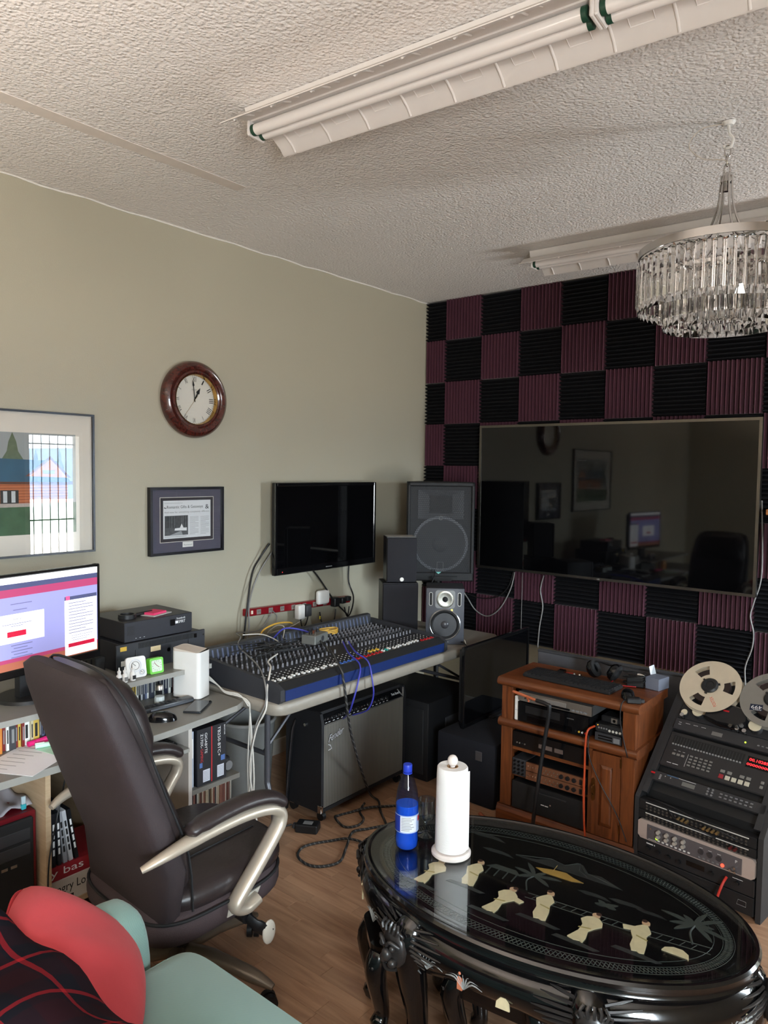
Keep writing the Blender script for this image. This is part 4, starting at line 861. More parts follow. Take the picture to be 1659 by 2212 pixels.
# ============================================================ oak cabinet and what stands in it
OAK = woodmat('golden_oak', (84, 42, 20), (124, 68, 33), (6.0, 6.0, 45.0), 0.38, 0.25)
OAKH = woodmat('golden_oak_cross', (84, 42, 20), (124, 68, 33), (3.0, 40.0, 40.0), 0.38, 0.25)
OAKV = woodmat('golden_oak_upright', (84, 42, 20), (124, 68, 33), (45.0, 45.0, 4.0), 0.38, 0.25)
def oak_cabinet():
    t = thing('oak_cabinet', 'golden oak media cabinet with open shelves and one panelled door', 'cabinet', (1.822, -1.21, 0))
    f = -0.18; b = 0.17
    def bull(x0, x1, z0, z1, yf):      # board with a rounded front nose
        r = (z1-z0)/2; pts = [(b, z0), (b, z1), (yf+r, z1)]+[(yf+r-r*math.sin(a), z0+r+r*math.cos(a)) for a in [PI*k/8 for k in range(1, 8)]]+[(yf+r, z0)]
        return lambda m: m.prism(pts[::-1], x0, x1, MX((0, 0, 0), (0, 1, 0), (0, 0, 1), (1, 0, 0)))
    part('top', OAKH, t, bull(-0.35, 0.352, 0.694, 0.735, f-0.02), 50)
    for x0, x1 in ((-0.333, -0.272), (0.275, 0.335)): pbox('post', OAKV, t, x0, x1, f, f+0.03, 0.1, 0.694, 0.002)
    for x0, x1 in ((-0.333, -0.315), (0.317, 0.335)): pbox('side_panel', OAKV, t, x0, x1, f+0.03, b, 0.0, 0.694)
    pbox('back_panel', mat('dark_hardboard', (52, 32, 22), 0.8), t, -0.315, 0.317, b-0.008, b, 0.05, 0.694)
    part('rail_shelf', OAKH, t, bull(-0.345, 0.347, 0.49, 0.533, f-0.015), 50)
    pbox('divider', OAKV, t, 0.122, 0.14, f+0.004, b-0.01, 0.1, 0.49)
    pbox('shelf', OAKH, t, -0.314, 0.122, f+0.008, b-0.01, 0.386, 0.402)
    pbox('shelf', OAKH, t, -0.314, 0.122, f+0.03, b-0.01, 0.246, 0.258)
    pbox('floor_board', OAKH, t, -0.314, 0.316, f+0.01, b-0.01, 0.085, 0.1)
    part('plinth', OAKH, t, lambda m: m.box(-0.345, 0.347, f-0.014, f+0.02, 0.0, 0.075).prism([(f-0.014, 0.075), (f+0.02, 0.075), (f+0.02, 0.098), (f-0.004, 0.098)][::-1], -0.345, 0.347, MX((0, 0, 0), (0, 1, 0), (0, 0, 1), (1, 0, 0))), 30)
    d = part('door', OAKV, t, lambda m: m.box(0.142, 0.178, f-0.004, f+0.014, 0.102, 0.486).box(0.238, 0.274, f-0.004, f+0.014, 0.102, 0.486).box(0.178, 0.238, f-0.004, f+0.014, 0.102, 0.15).box(0.178, 0.238, f-0.004, f+0.014, 0.43, 0.486))
    part('door_panel', OAKV, d, lambda m: m.add([(0.178, f+0.006, 0.15), (0.238, f+0.006, 0.15), (0.238, f+0.006, 0.43), (0.178, f+0.006, 0.43), (0.19, f-0.001, 0.166), (0.226, f-0.001, 0.166), (0.226, f-0.001, 0.414), (0.19, f-0.001, 0.414)], [(0, 1, 5, 4), (1, 2, 6, 5), (2, 3, 7, 6), (3, 0, 4, 7), (4, 5, 6, 7)]))
    k = part('door_pull', mat('antique_brass', (120, 84, 44), 0.3, 0.9), d, lambda m: m.prism([(-0.008, -0.045), (0.0, -0.055), (0.008, -0.045), (0.01, 0), (0.008, 0.045), (0, 0.055), (-0.008, 0.045), (-0.01, 0)], 0, 0.003, MX((0.152, f-0.004, 0.31), (1, 0, 0), (0, 0, 1))).tube(smoothpath([(0.152, f-0.006, 0.33), (0.152, f-0.022, 0.325), (0.152, f-0.024, 0.3), (0.152, f-0.006, 0.285)]), 0.003, 6), 50)
    for z in (0.14, 0.44): pbox('hinge', mat('antique_brass', (120, 84, 44), 0.3, 0.9), d, 0.272, 0.279, f-0.007, f-0.003, z, z+0.04)
oak_cabinet()
FY_ = -1.39
def device(name, label, cat, x0, x1, z0, z1, dep, m_, yf=FY_, group=None):
    t = thing(name, label, cat, ((x0+x1)/2, yf, z0)); w = (x1-x0)/2
    pbox('case', m_, t, -w, w, 0.004, dep, 0.004, z1-z0, 0.002)
    for s in (-1, 1): MB().cyl((s*(w-0.03), 0.03, 0.0), 0.012, 0.004, 10).cyl((s*(w-0.03), dep-0.03, 0.0), 0.012, 0.004, 10).build('foot', BLKM, t)
    return t, w, z1-z0
def facebox(t, name, m_, x0, x1, z0, z1, y0=-0.004, y1=0.006): return pbox(name, m_, t, x0, x1, y0, y1, z0, z1)
def fknob(t, x, z, r, dep=0.012, m_=None, name='knob'):
    return MB().cyl((x, 0.004, z), r, 0, 3).build(name, BLK, t) if dep == 0 else MB(MX((x, 0.004, z), (1, 0, 0), (0, 0, 1))).cyl((0, 0, 0), r, dep, 14, r*0.9).build(name, m_ or BLK, t, 40)
# silver dvd player on the vcr
t, w, h = device('video_recorder', 'black video cassette recorder on the top shelf of the oak cabinet', 'video recorder', 1.582, 1.942, 0.534, 0.632, 0.26, BLK)
facebox(t, 'front_panel', BLKG, -w, w, 0.004, h); facebox(t, 'cassette_door', BLK, -0.14, 0.04, 0.05, 0.085, -0.006, 0.0); facebox(t, 'display', SCREEN, -0.16, 0.1, 0.012, 0.036, -0.006, 0)
part('maker_mark', INKG, t, lambda m: m.text('SAMSUNG', MX((0.075, -0.0045, 0.07), (1, 0, 0), (0, 0, 1)), w=0.034))
for k in range(4): fknob(t, 0.12+k*0.016, 0.022, 0.005, 0.012, [CHR, YEL, WHT, RED][k] if k else BLK, 'jack')
t, w, h = device('dvd_player', 'slim silver disc player lying on top of the black recorder', 'disc player', 1.585, 1.957, 0.633, 0.684, 0.25, mat('silver_player', (150, 150, 150), 0.35, 0.6), FY_-0.002)
facebox(t, 'front_panel', SILV, -w, w, 0.006, h, -0.006, 0.006); facebox(t, 'disc_tray', mat('pale_silver', (186, 184, 180), 0.3, 0.7), -0.12, 0.06, 0.022, 0.04, -0.009, -0.004)
facebox(t, 'display', BLKG, -0.02, 0.08, 0.010, 0.019, -0.0075, -0.005)
for k in range(4): facebox(t, 'button', GRY, 0.09+k*0.02, 0.104+k*0.02, 0.013, 0.02, -0.009, -0.004)
for k in range(3): fknob(t, -0.15+k*0.018, 0.022, 0.004, 0.012, BLK, 'front_jack')
t = thing('white_slim_box', 'slim white box standing upright left of the black recorder', 'box', (1.568, FY_+0.005, 0.534))
pbox('body', WHT, t, -0.011, 0.011, 0.0, 0.18, 0.0, 0.118, 0.003)
pbox('seam', GRY, t, -0.0115, 0.0115, -0.0005, 0.001, 0.05, 0.051)
# small recorder / mixer in the right bay
t, w, h = device('patch_mixer', 'small black line mixer with a row of pale knobs in the right bay', 'mixer', 1.972, 2.092, 0.575, 0.612, 0.17, BLK, FY_+0.01)
facebox(t, 'front_panel', BLKM, -w, w, 0.004, h)
for k in range(4): fknob(t, 0.005+k*0.016, 0.015, 0.0062, 0.010, mat('pale_knob', (200, 198, 190), 0.4))
for k in range(4): fknob(t, -0.045+k*0.012, 0.020, 0.0045, 0.009, GRY, 'small_knob')
MB().cyl((-0.05, -0.005, 0.031), 0.002, 0.002, 8, axis='y').build('power_light', mat('amber_led', (250, 180, 60), 0.4, emit=(255, 170, 50), es=2), t)
t, w, h = device('cassette_deck', 'dark grey slot-loading deck under the small line mixer', 'deck', 1.972, 2.092, 0.534, 0.574, 0.2, DRK, FY_+0.004)
facebox(t, 'front_panel', DRK, -w, w, 0.004, h)
for z in (0.012, 0.024): facebox(t, 'slot', BLKG, -0.045, 0.02, z, z+0.006, -0.005, 0)
facebox(t, 'button_block', GRY, 0.026, 0.055, 0.008, 0.03, -0.006, 0)
t = thing('small_camera', 'tiny dark gadget with a pale square face on the line mixer', 'gadget', (2.03, FY_+0.05, 0.6125))
pbox('body', BLK, t, -0.05, 0.05, -0.01, 0.08, 0, 0.03, 0.006); pbox('face_plate', SILV, t, 0.0, 0.028, -0.013, -0.009, 0.004, 0.026); MB().cyl((0.014, -0.0135, 0.015), 0.007, 0.001, 12, axis='y').build('lens', BLKG, t)
# receiver, copper units, bottom amplifier
t, w, h = device('receiver', 'black hi-fi receiver with a dim display on the second cabinet shelf', 'receiver', 1.558, 1.935, 0.403, 0.482, 0.26, BLK)
facebox(t, 'front_panel', BLKG, -w, w, 0.004, h); facebox(t, 'display', mat('dim_taupe_display', (98, 84, 78), 0.3), -0.05, 0.02, 0.026, 0.046, -0.0055, 0); facebox(t, 'display', mat('dim_taupe_display', (98, 84, 78), 0.3), 0.032, 0.075, 0.026, 0.046, -0.0055, 0)
for k in range(4): fknob(t, -0.165+k*0.014, 0.026, 0.004, 0.011, SILV if k != 2 else BLK, 'push_button')
CU = mat('copper_faceplate', (150, 104, 78), 0.35, 0.6)
for q, z in enumerate((0.302, 0.2585)):
    t, w, h = device('preamplifier', ('upper' if q == 0 else 'lower')+' copper-faced rack unit of the pair in the oak cabinet', 'rack unit', 1.632, 1.932, z, z+0.042, 0.2, BLK)
    facebox(t, 'faceplate', CU, -w, w, 0.002, h)
    for k in range(3): fknob(t, 0.035+k*0.032, 0.021, 0.011, 0.016, BLK)
    facebox(t, 'rocker', BLK, 0.125, 0.137, 0.01, 0.032, -0.008, 0)
    for k in range(6): fknob(t, -0.14+k*0.014, 0.024, 0.0035, 0.012, CHR, 'jack')
    for k in range(8): facebox(t, 'toggle', SILV, -0.055+k*0.010, -0.0505+k*0.010, 0.012+(k % 2)*0.014, 0.016+(k % 2)*0.014, -0.009, 0)
t, w, h = device('patch_unit', 'narrow black patch box at the left of the copper units', 'patch box', 1.553, 1.628, 0.2585, 0.345, 0.18, DRK)
for k in range(3):
    for j in range(4): fknob(t, -0.022+k*0.022, 0.018+j*0.019, 0.005, 0.011, BLKG, 'socket')
t, w, h = device('power_amplifier', 'large black power amplifier on the bottom shelf of the oak cabinet', 'amplifier', 1.56, 1.93, 0.101, 0.235, 0.27, BLK)
facebox(t, 'front_panel', BLKM, -w, w, 0.004, h); part('model_mark', INKW, t, lambda m: m.box(-0.03, -0.012, -0.0046, -0.004, 0.055, 0.0592).box(-0.009, 0.008, -0.0046, -0.004, 0.0545, 0.0588))
facebox(t, 'vent_lip', DRK, -0.05, 0.1, 0.108, 0.114, -0.007, 0); fknob(t, 0.02, 0.068, 0.004, 0.011, CHR, 'power_button')
# things on the cabinet top
ZT = 0.7352
t = thing('computer_keyboard', 'black computer keyboard on the oak cabinet top', 'keyboard', (1.79, -1.255, ZT), -0.03)
pbox('base', BLKM, t, -0.225, 0.225, -0.075, 0.075, 0.0, 0.016, 0.004)
kc = None
for r in range(5):
    for c in range(20):
        if r == 0 and 4 <= c <= 8: continue
        Mk = T((-0.209+c*0.022, -0.058+r*0.027, 0.016))
        if kc is None: kc = MB().prism([(-0.0095, -0.011), (0.0095, -0.011), (0.0095, 0.011), (-0.0095, 0.011)], 0, 0.006).build('key', mat('key_black', (34, 34, 36), 0.5), t); kc.matrix_local = Mk
        else: inst(kc, t, Mk)
MB().box(-0.13, -0.022, -0.068, -0.047, 0.016, 0.022).build('space_bar', mat('key_black', (34, 34, 36), 0.5), t)
def mouse(label, loc, a, m_):
    t = thing('computer_mouse', label, 'mouse', loc, a)
    def sh(m):
        vs = []; fs = []; n = 14; k = 7
        for j in range(k):
            f_ = j/(k-1); z = 0.034*math.sin(f_*PI/2); s = math.cos(f_*PI/2)**0.6
            for i in range(n):
                a_ = 2*PI*i/n; vs.append((0.031*s*math.copysign(abs(math.cos(a_))**0.8, math.cos(a_)), 0.056*s*math.sin(a_)+(0.006*f_), z))
        for j in range(k-1):
            for i in range(n): fs.append([j*n+i, j*n+(i+1) % n, (j+1)*n+(i+1) % n, (j+1)*n+i])
        fs.append(list(range(n-1, -1, -1))); m.add(vs, fs)
    part('shell', m_, t, sh, 70); MB().cyl((-0.004, 0.030, 0.026), 0.008, 0.008, 10, axis='x').build('scroll_wheel', DRK, t, 40)
    part('button_gap', INKB, t, lambda m: m.tube([(0, 0.055, 0.012), (0, 0.045, 0.022), (0, 0.02, 0.031)], 0.0009, 4))
    return t
mouse('black mouse on the oak cabinet beside the keyboard', (2.085, -1.305, ZT), 0.4, BLKG)
def headphones():
    t = thing('headphones', 'glossy black headphones lying behind the keyboard on the cabinet', 'headphones', (1.90, -1.125, ZT))
    for s, x in ((-1, -0.055), (1, 0.05)):
        A = T((x, 0, 0.05)) @ RYm(0.5*s) @ RXm(0.3)
        c = part('ear_cup', BLKG, t, lambda m: m.lathe([(0.0005, -0.028), (0.03, -0.026), (0.042, -0.012), (0.044, 0.0), (0.04, 0.01)], 20, A @ RYm(PI/2)), 50)
        part('ear_pad', BLKM, c, lambda m: m.lathe([(0.018, 0.008), (0.03, 0.02), (0.042, 0.014), (0.042, 0.004), (0.02, 0.004)], 20, A @ RYm(PI/2), closed=True), 60)
    part('headband', BLK, t, lambda m: m.tube(smoothpath([(-0.06, 0, 0.085), (-0.045, 0.05, 0.075), (0.0, 0.075, 0.06), (0.05, 0.055, 0.075), (0.06, 0.0, 0.088)]), 0.008, 8, flat=(1.4, 0.5)), 60)
headphones()
cable([(1.935, -1.11, 0.80), (1.95, -1.13, 0.76), (1.95, -1.165, 0.741), (1.99, -1.165, 0.740), (2.06, -1.14, 0.740)], 0.0025, RED, 'red headphone lead on the oak cabinet')
t = thing('pocket_recorder', 'small dark recorder with a red edge near the back of the cabinet top', 'recorder', (1.70, -1.135, ZT), 0.1)
pbox('body', BLKG, t, -0.035, 0.0, -0.018, 0.018, 0, 0.016, 0.003); pbox('red_card', mat('red_card', (196, 60, 44), 0.5), t, 0.002, 0.05, -0.014, 0.014, 0.0, 0.006)
t = thing('guitar_slide', 'little chrome knobs lying by the keyboard', 'knobs', (1.77, -1.155, ZT))
MB().ball((-0.012, 0, 0.009), 0.009, 10, 8).build('chrome_knob', CHR, t, 60); MB().ball((0.014, 0.004, 0.009), 0.009, 10, 8).build('chrome_knob', CHR, t, 60)
t = thing('adapter_pile', 'black power supply with coiled leads on the right of the cabinet top', 'power supply', (2.05, -1.105, ZT), 0.25)
pbox('brick', BLK, t, -0.045, 0.035, -0.03, 0.03, 0, 0.045, 0.005); part('coiled_lead', BLKC, t, lambda m: m.tube(smoothpath([(0.05*math.cos(a)-0.01, 0.035*math.sin(a*1.0)-0.03, 0.01+0.004*a) for a in [i*0.7 for i in range(26)]], 2), 0.003, 5), 60)
part('silver_plug', CHR, t, lambda m: m.cyl((0.0, 0.02, 0.05), 0.009, 0.035, 10, axis='x'), 40)
t = thing('open_carton', 'small grey-blue carton with raised flap at the back right of the cabinet', 'carton', (2.135, -1.075, ZT), -0.2)
pbox('tray', mat('grey_blue_card', (112, 118, 134), 0.6), t, -0.035, 0.035, -0.045, 0.045, 0, 0.055, 0.002)
part('flap', mat('foil_flap', (190, 194, 198), 0.3, 0.5), t, lambda m: m.add([(-0.035, 0.0, 0.056), (-0.03, 0.04, 0.056), (-0.045, 0.045, 0.095), (-0.05, 0.01, 0.09)], [(0, 1, 2, 3)]))
t = thing('wall_plug_lead', 'black adapter hanging over the front right corner of the cabinet top', 'power adapter', (2.135, -1.37, ZT), 0.5)
pbox('body', BLK, t, -0.03, 0.03, -0.018, 0.018, 0, 0.024, 0.004); pbox('plug', DRK, t, 0.03, 0.045, -0.01, 0.01, 0.004, 0.018, 0.002)
cable([(2.11, -1.385, 0.748), (2.10, -1.415, 0.735), (2.098, -1.42, 0.66), (2.115, -1.41, 0.56), (2.13, -1.405, 0.50)], 0.0025, BLKC, 'black lead dropping over the cabinet front at its right post')
cable([(1.972, -1.395, 0.60), (1.955, -1.43, 0.585), (1.948, -1.435, 0.52), (1.945, -1.43, 0.40), (1.945, -1.43, 0.30), (1.955, -1.44, 0.16), (1.975, -1.45, 0.04), (1.99, -1.46, 0.005)], 0.005, ORGC, 'orange cable running down the front of the oak cabinet')
cable([(1.955, -1.42, 0.56), (1.965, -1.43, 0.47), (2.02, -1.43, 0.36), (2.10, -1.43, 0.24), (2.15, -1.44, 0.14)], 0.0025, BLKC, 'thin black lead crossing the cabinet door diagonally')
t = thing('backing_board', 'long grey felt-covered board leaning behind the oak cabinet', 'board', (1.83, -0.905, 0))
pbox('board', mat('grey_felt', (84, 84, 90), 0.9, bump=0.3, bscale=300), t, -0.405, 0.42, 0.0, 0.03, 0.0, 0.768, 0.006)
pbox('top_binding', mat('felt_binding', (60, 60, 64), 0.8), t, -0.405, 0.42, -0.003, 0.033, 0.76, 0.772, 0.003)
# guitar stand in front of the cabinet
t = thing('guitar_stand', 'black tube guitar stand with wooden feet before the oak cabinet', 'stand', (1.70, -1.50, 0))
part('upright', BLK, t, lambda m: m.tube(smoothpath([(0.03, -0.01, 0.015), (0.045, -0.01, 0.2), (0.075, 0.0, 0.48), (0.10, 0.0, 0.66), (0.085, 0.0, 0.685), (0.03, 0.005, 0.69)]), 0.009, 10), 60)
part('yoke', mat('orange_rubber', (176, 92, 56), 0.6), t, lambda m: m.tube(smoothpath([(0.03, 0.005, 0.69), (-0.03, 0.005, 0.70), (-0.09, 0.0, 0.71)]), [0.007]*12+[0.005], 8).tube([(-0.02, 0.005, 0.698), (0.01, -0.03, 0.69)], 0.005, 6), 60)
FT = woodmat('rust_wood', (120, 58, 32), (160, 86, 50), (20, 4, 20))
for P in ([(0.03, -0.01, 0.012), (-0.08, 0.02, 0.02), (-0.22, 0.05, 0.014), (-0.30, 0.07, 0.03)], [(0.03, -0.01, 0.012), (-0.06, -0.02, 0.016), (-0.2, -0.015, 0.012)]):
    part('foot', FT, t, lambda m: m.tube(smoothpath(P), 0.010, 8), 60)
pbox('base_clamp', BLK, t, -0.03, 0.05, -0.03, 0.01, 0.0, 0.03, 0.004)

# ============================================================ tape machine and rack console
def rack():
    RA = math.radians(-7)
    t = thing('recording_rack', 'black slant-topped rack console right of the oak cabinet', 'rack', (2.165, -1.395, 0), RA)
    RB = mat('rack_black', (44, 44, 46), 0.6, bump=0.2, bscale=500); RD = mat('rack_dark', (20, 20, 22), 0.6)
    Wd = 0.53; c45 = math.cos(PI/4); ST = 0.64
    yb = ST*c45; zt = 0.337+ST*c45
    A = MX((0, 0, 0), (0, 1, 0), (0, 0, 1), (1, 0, 0))
    for x0 in (0.0, Wd-0.02):
        part('side_panel', RB, t, lambda m: m.prism([(0.0, 0.0), (yb+0.03, 0.0), (yb+0.03, zt), (yb, zt), (0.0, 0.337)], x0, x0+0.02, A))
    part('inner_box', RD, t, lambda m: m.prism([(0.06, 0.02), (yb+0.02, 0.02), (yb+0.02, zt-0.03), (yb, zt-0.03), (0.06, 0.36)], 0.02, Wd-0.02, A))
    F = lambda x, s, h=0.0: MX(Vector((x, s*c45-h*c45, 0.337+s*c45+h*c45)), (1, 0, 0), Vector((0, 1, 1)), Vector((0, -1, 1)).normalized())
    for x0 in (0.02, Wd-0.045): part('slant_rail', RB, t, lambda m: m.box(0, 0.025, 0.03, ST, -0.012, 0.004, F(x0, 0)))
    return t, F, RA, RB, RD
rackt, F, RA, RB, RD = rack()
RM = T((2.165, -1.395, 0)) @ RZ(RA)
def rthing(name, label, cat, M): return thing(name, label, cat, M=RM @ M)
LBL = INKW
# tape deck (slant, top)
def tape_deck():
    t = rthing('tape_deck', 'black reel-to-reel tape deck on the upper slope of the rack console', 'tape deck', F(0.045, 0.40, 0.006))
    w = 0.442
    pbox('face', mat('deck_black', (40, 40, 43), 0.5), t, 0, w, 0.012, 0.235, -0.02, 0.0, 0.003)
    pbox('meter_strip', mat('deck_strip', (50, 50, 53), 0.45), t, 0, w, -0.048, 0.008, -0.012, 0.008, 0.003)
    pbox('lamp_window', mat('lamp_window', (120, 118, 116), 0.3), t, 0.17, 0.215, -0.034, -0.016, 0.008, 0.0085)
    for k in range(3): pbox('strip_label', LBL, t, 0.05+k*0.035, 0.07+k*0.035, -0.012, -0.0105, 0.008, 0.0083)
    for k in range(2): pbox('strip_label', LBL, t, 0.02, 0.032, -0.024+k*0.01, -0.022+k*0.01, 0.008, 0.0083)
    MB().cyl((0.312, -0.028, 0.008), 0.0035, 0.002, 10).build('ready_light', mat('lime_led', (180, 230, 60), 0.4, emit=(190, 255, 60), es=2), t)
    for k in range(4): pbox('button', GRY, t, 0.36+k*0.017, 0.368+k*0.017, -0.03, -0.025, 0.008, 0.011)
    hc = part('head_cover', mat('head_cover_black', (30, 30, 32), 0.35), t, lambda m: m.prism([(0.13, 0.03), (0.19, 0.016), (0.27, 0.02), (0.30, 0.045), (0.29, 0.10), (0.15, 0.115)], 0.0, 0.05), 30)
    part('head_cover_edge', SILV, hc, lambda m: m.tube([(0.15, 0.115, 0.05), (0.29, 0.10, 0.05)], 0.0015, 4))
    pbox('maker_badge', RED, hc, 0.2, 0.225, 0.07, 0.077, 0.05, 0.0505)
    CR = mat('cream_roller', (222, 212, 186), 0.45)
    for x, y, r, h in ((0.03, 0.036, 0.014, 0.02), (0.09, 0.05, 0.024, 0.03), (0.335, 0.047, 0.026, 0.035)):
        ro = MB().cyl((x, y, 0.0), r*0.92, h-0.004, 24).build('roller', DRK, t, 40)
        MB().cyl((x, y, h-0.004), r, 0.004, 24).build('roller_cap', CR, ro, 40)
    for x, y in ((0.24, 0.02), (0.27, 0.014), (0.03, 0.014), (0.285, 0.03), (0.30, 0.012)):
        MB().cyl((x, y, 0), 0.006, 0.03, 12).cyl((x, y, 0.03), 0.009, 0.004, 12).build('tape_guide', CHR, t, 40)
    part('tape_ribbon', mat('brown_tape', (36, 26, 24), 0.35), t, lambda m: m.tube(smoothpath([(0.02, 0.08, 0.02), (0.075, 0.05, 0.02), (0.115, 0.045, 0.02), (0.16, 0.02, 0.02), (0.25, 0.012, 0.02), (0.31, 0.035, 0.02), (0.335, 0.075, 0.02), (0.36, 0.11, 0.02)]), 0.006, 6, flat=(0.15, 1)))
    for x in (0.10, 0.368): MB().cyl((x, 0.185, 0), 0.02, 0.03, 20).build('reel_table', DRK, t, 40)
tape_deck()
def reel(label, x, s, m_, sticker, rot, r=0.133, h=0.038):
    t = rthing('tape_reel', label, 'tape reel', F(x, s, h))
    def flange(m, z):
        n = 66; wins = 3; vs = []; fs = []
        # ring built as sectors so that the three windows are real openings
        rad = [0.034, 0.060, 0.106, r]
        for k in range(n):
            a = 2*PI*k/n+rot
            for q in rad: vs.append((q*math.cos(a), q*math.sin(a), z))
            for q in rad: vs.append((q*math.cos(a), q*math.sin(a), z+0.0016))
        for k in range(n):
            k2 = (k+1) % n; op = (k % 22) in range(7)
            for j in range(3):
                if op and j == 1:
                    for (ka, flip) in ():
                        pass
                    continue
                a, b, c, d = k*8+j, k*8+j+1, k2*8+j+1, k2*8+j
                fs.append([a+4, b+4, c+4, d+4]); fs.append([d, c, b, a])
            fs.append([k*8+3, k2*8+3, k2*8+7, k*8+7]); fs.append([k2*8, k*8, k*8+4, k2*8+4])
            if op: fs.append([k*8+1, k2*8+1, k2*8+5, k*8+5]); fs.append([k2*8+2, k*8+2, k*8+6, k2*8+6])
        m.add(vs, fs)
    part('rear_flange', m_, t, lambda m: flange(m, 0.0), 30)
    part('front_flange', m_, t, lambda m: flange(m, 0.026), 30)
    part('tape_pack', mat('tape_pack', (42, 30, 28), 0.4), t, lambda m: m.cyl((0, 0, 0.0017), 0.085, 0.0242, 48), 40)
    hb = part('hub', mat('hub_black', (32, 33, 35), 0.45), t, lambda m: m.lathe([(0.036, 0.0277), (0.037, 0.034), (0.03, 0.04), (0.02, 0.04), (0.018, 0.036), (0.0005, 0.037)], 30), 40)
    for k in range(3):
        a = 2*PI*k/3+0.4; MB().box(0.032, 0.044, -0.004, 0.004, 0.028, 0.034, RZ(a)).build('hub_latch', mat('hub_black', (32, 33, 35), 0.45), hb)
    if sticker == 'ampex':
        s_ = MB().box(-0.085, -0.035, -0.062, -0.032, 0.0278, 0.0282, RZ(0.12)).build('sticker', mat('sticker_navy', (20, 34, 60), 0.5), t)
        part('sticker_text', INKW, s_, lambda m: m.text('499', RZ(0.12) @ T((-0.038, -0.038, 0.0283)) @ RZ(PI), w=0.042, h=0.016, lift=0).text('AMPEX', RZ(0.12) @ T((-0.038, -0.055, 0.0283)) @ RZ(PI), w=0.034, h=0.006, lift=0))
    else:
        part('brand_print', mat('orange_print', (216, 78, 50), 0.6), t, lambda m: m.text(sticker, T((0.058, -0.09, 0.0279)) @ RZ(2.25), w=0.052, h=0.014, lift=0.0))
reel('cream metal tape reel with orange print on the tape deck', 0.158, 0.572, mat('cream_reel', (206, 192, 170), 0.4, 0.0), 'FOSTEX', 1.9)
reel('grey tape reel with a navy sticker at the right of the tape deck', 0.425, 0.572, mat('grey_reel', (140, 136, 130), 0.4, 0.2), 'ampex', 1.9)
# remote / autolocator panel
def remote():
    t = rthing('recorder_remote', 'black recorder remote with sliders, keypad and red digits on the slope', 'control panel', F(0.045, 0.172, 0.004))
    w = 0.442; PB = mat('remote_black', (42, 41, 43), 0.5)
    pbox('panel', PB, t, 0, w, 0, 0.17, -0.015, 0.0, 0.004)
    pbox('slider_bay', INKB, t, 0.02, 0.325, 0.105, 0.152, 0.0, 0.0006)
    sl = None; tk = None
    for k in range(24):
        x = 0.028+k*0.0125
        Mk = T((x, 0.108, 0.0006)); Mt = T((x, 0.128, 0.0006))
        if sl is None:
            sl = MB().box(-0.0035, 0.0035, -0.003, 0.003, 0, 0.006).build('slider_knob', mat('slider_grey', (150, 150, 150), 0.5), t); sl.matrix_local = Mk
            tk = MB().box(-0.0012, 0.0012, -0.015, 0.021, 0, 0.0008).build('slider_track', DRK, t); tk.matrix_local = Mt
        else: inst(sl, t, Mk); inst(tk, t, Mt)
    def btn(x, y, m_, a=0.0045, b=0.004, name='button'): return MB().rbox(x-a, x+a, y-b, y+b, 0, 0.004, 0.001).build(name, m_, t)
    BG = mat('button_grey', (128, 126, 122), 0.5); BC = mat('button_cream', (206, 200, 182), 0.5)
    for k in range(3): btn(0.046+k*0.02, 0.064, BG, 0.007, 0.005)
    for r in range(4):
        for c in range(5): btn(0.122+c*0.021, 0.074-r*0.0145, BG, 0.0065, 0.0035, 'keypad_button')
    for k in range(5): btn(0.262+k*0.026, 0.026, [mat('record_red', (150, 40, 50), 0.4), BC, BC, BC, BC][k], 0.0095, 0.0095, 'transport_button')
    for x in (0.262, 0.29, 0.34, 0.366): btn(x, 0.05, BG, 0.009, 0.0065, 'function_button')
    btn(0.42, 0.05, BG, 0.006, 0.006); btn(0.42, 0.03, BG, 0.006, 0.006)
    part('lettering', LBL, t, lambda m: m.box(0.03, 0.05, 0.018, 0.0205, 0, 0.0003).box(0.055, 0.08, 0.018, 0.0205, 0, 0.0003) and [m.box(0.04+k*0.02, 0.05+k*0.02, 0.082, 0.0833, 0, 0.0003) for k in range(3)]+[m.box(0.106, 0.107, 0.02, 0.08, 0, 0.0003)])
    dw = pbox('display_window', SCREEN, t, 0.337, 0.436, 0.1, 0.15, 0.0, 0.0006)
    RL = mat('red_segments', (255, 40, 40), 0.4, emit=(255, 30, 36), es=4.0)
    part('digits', RL, dw, lambda m: m.text('00.102850', T((0.345, 0.13, 0.0007)), w=0.085, h=0.012, lift=0).text('00000000', T((0.34, 0.109, 0.0007)), w=0.09, h=0.010, lift=0))
remote()
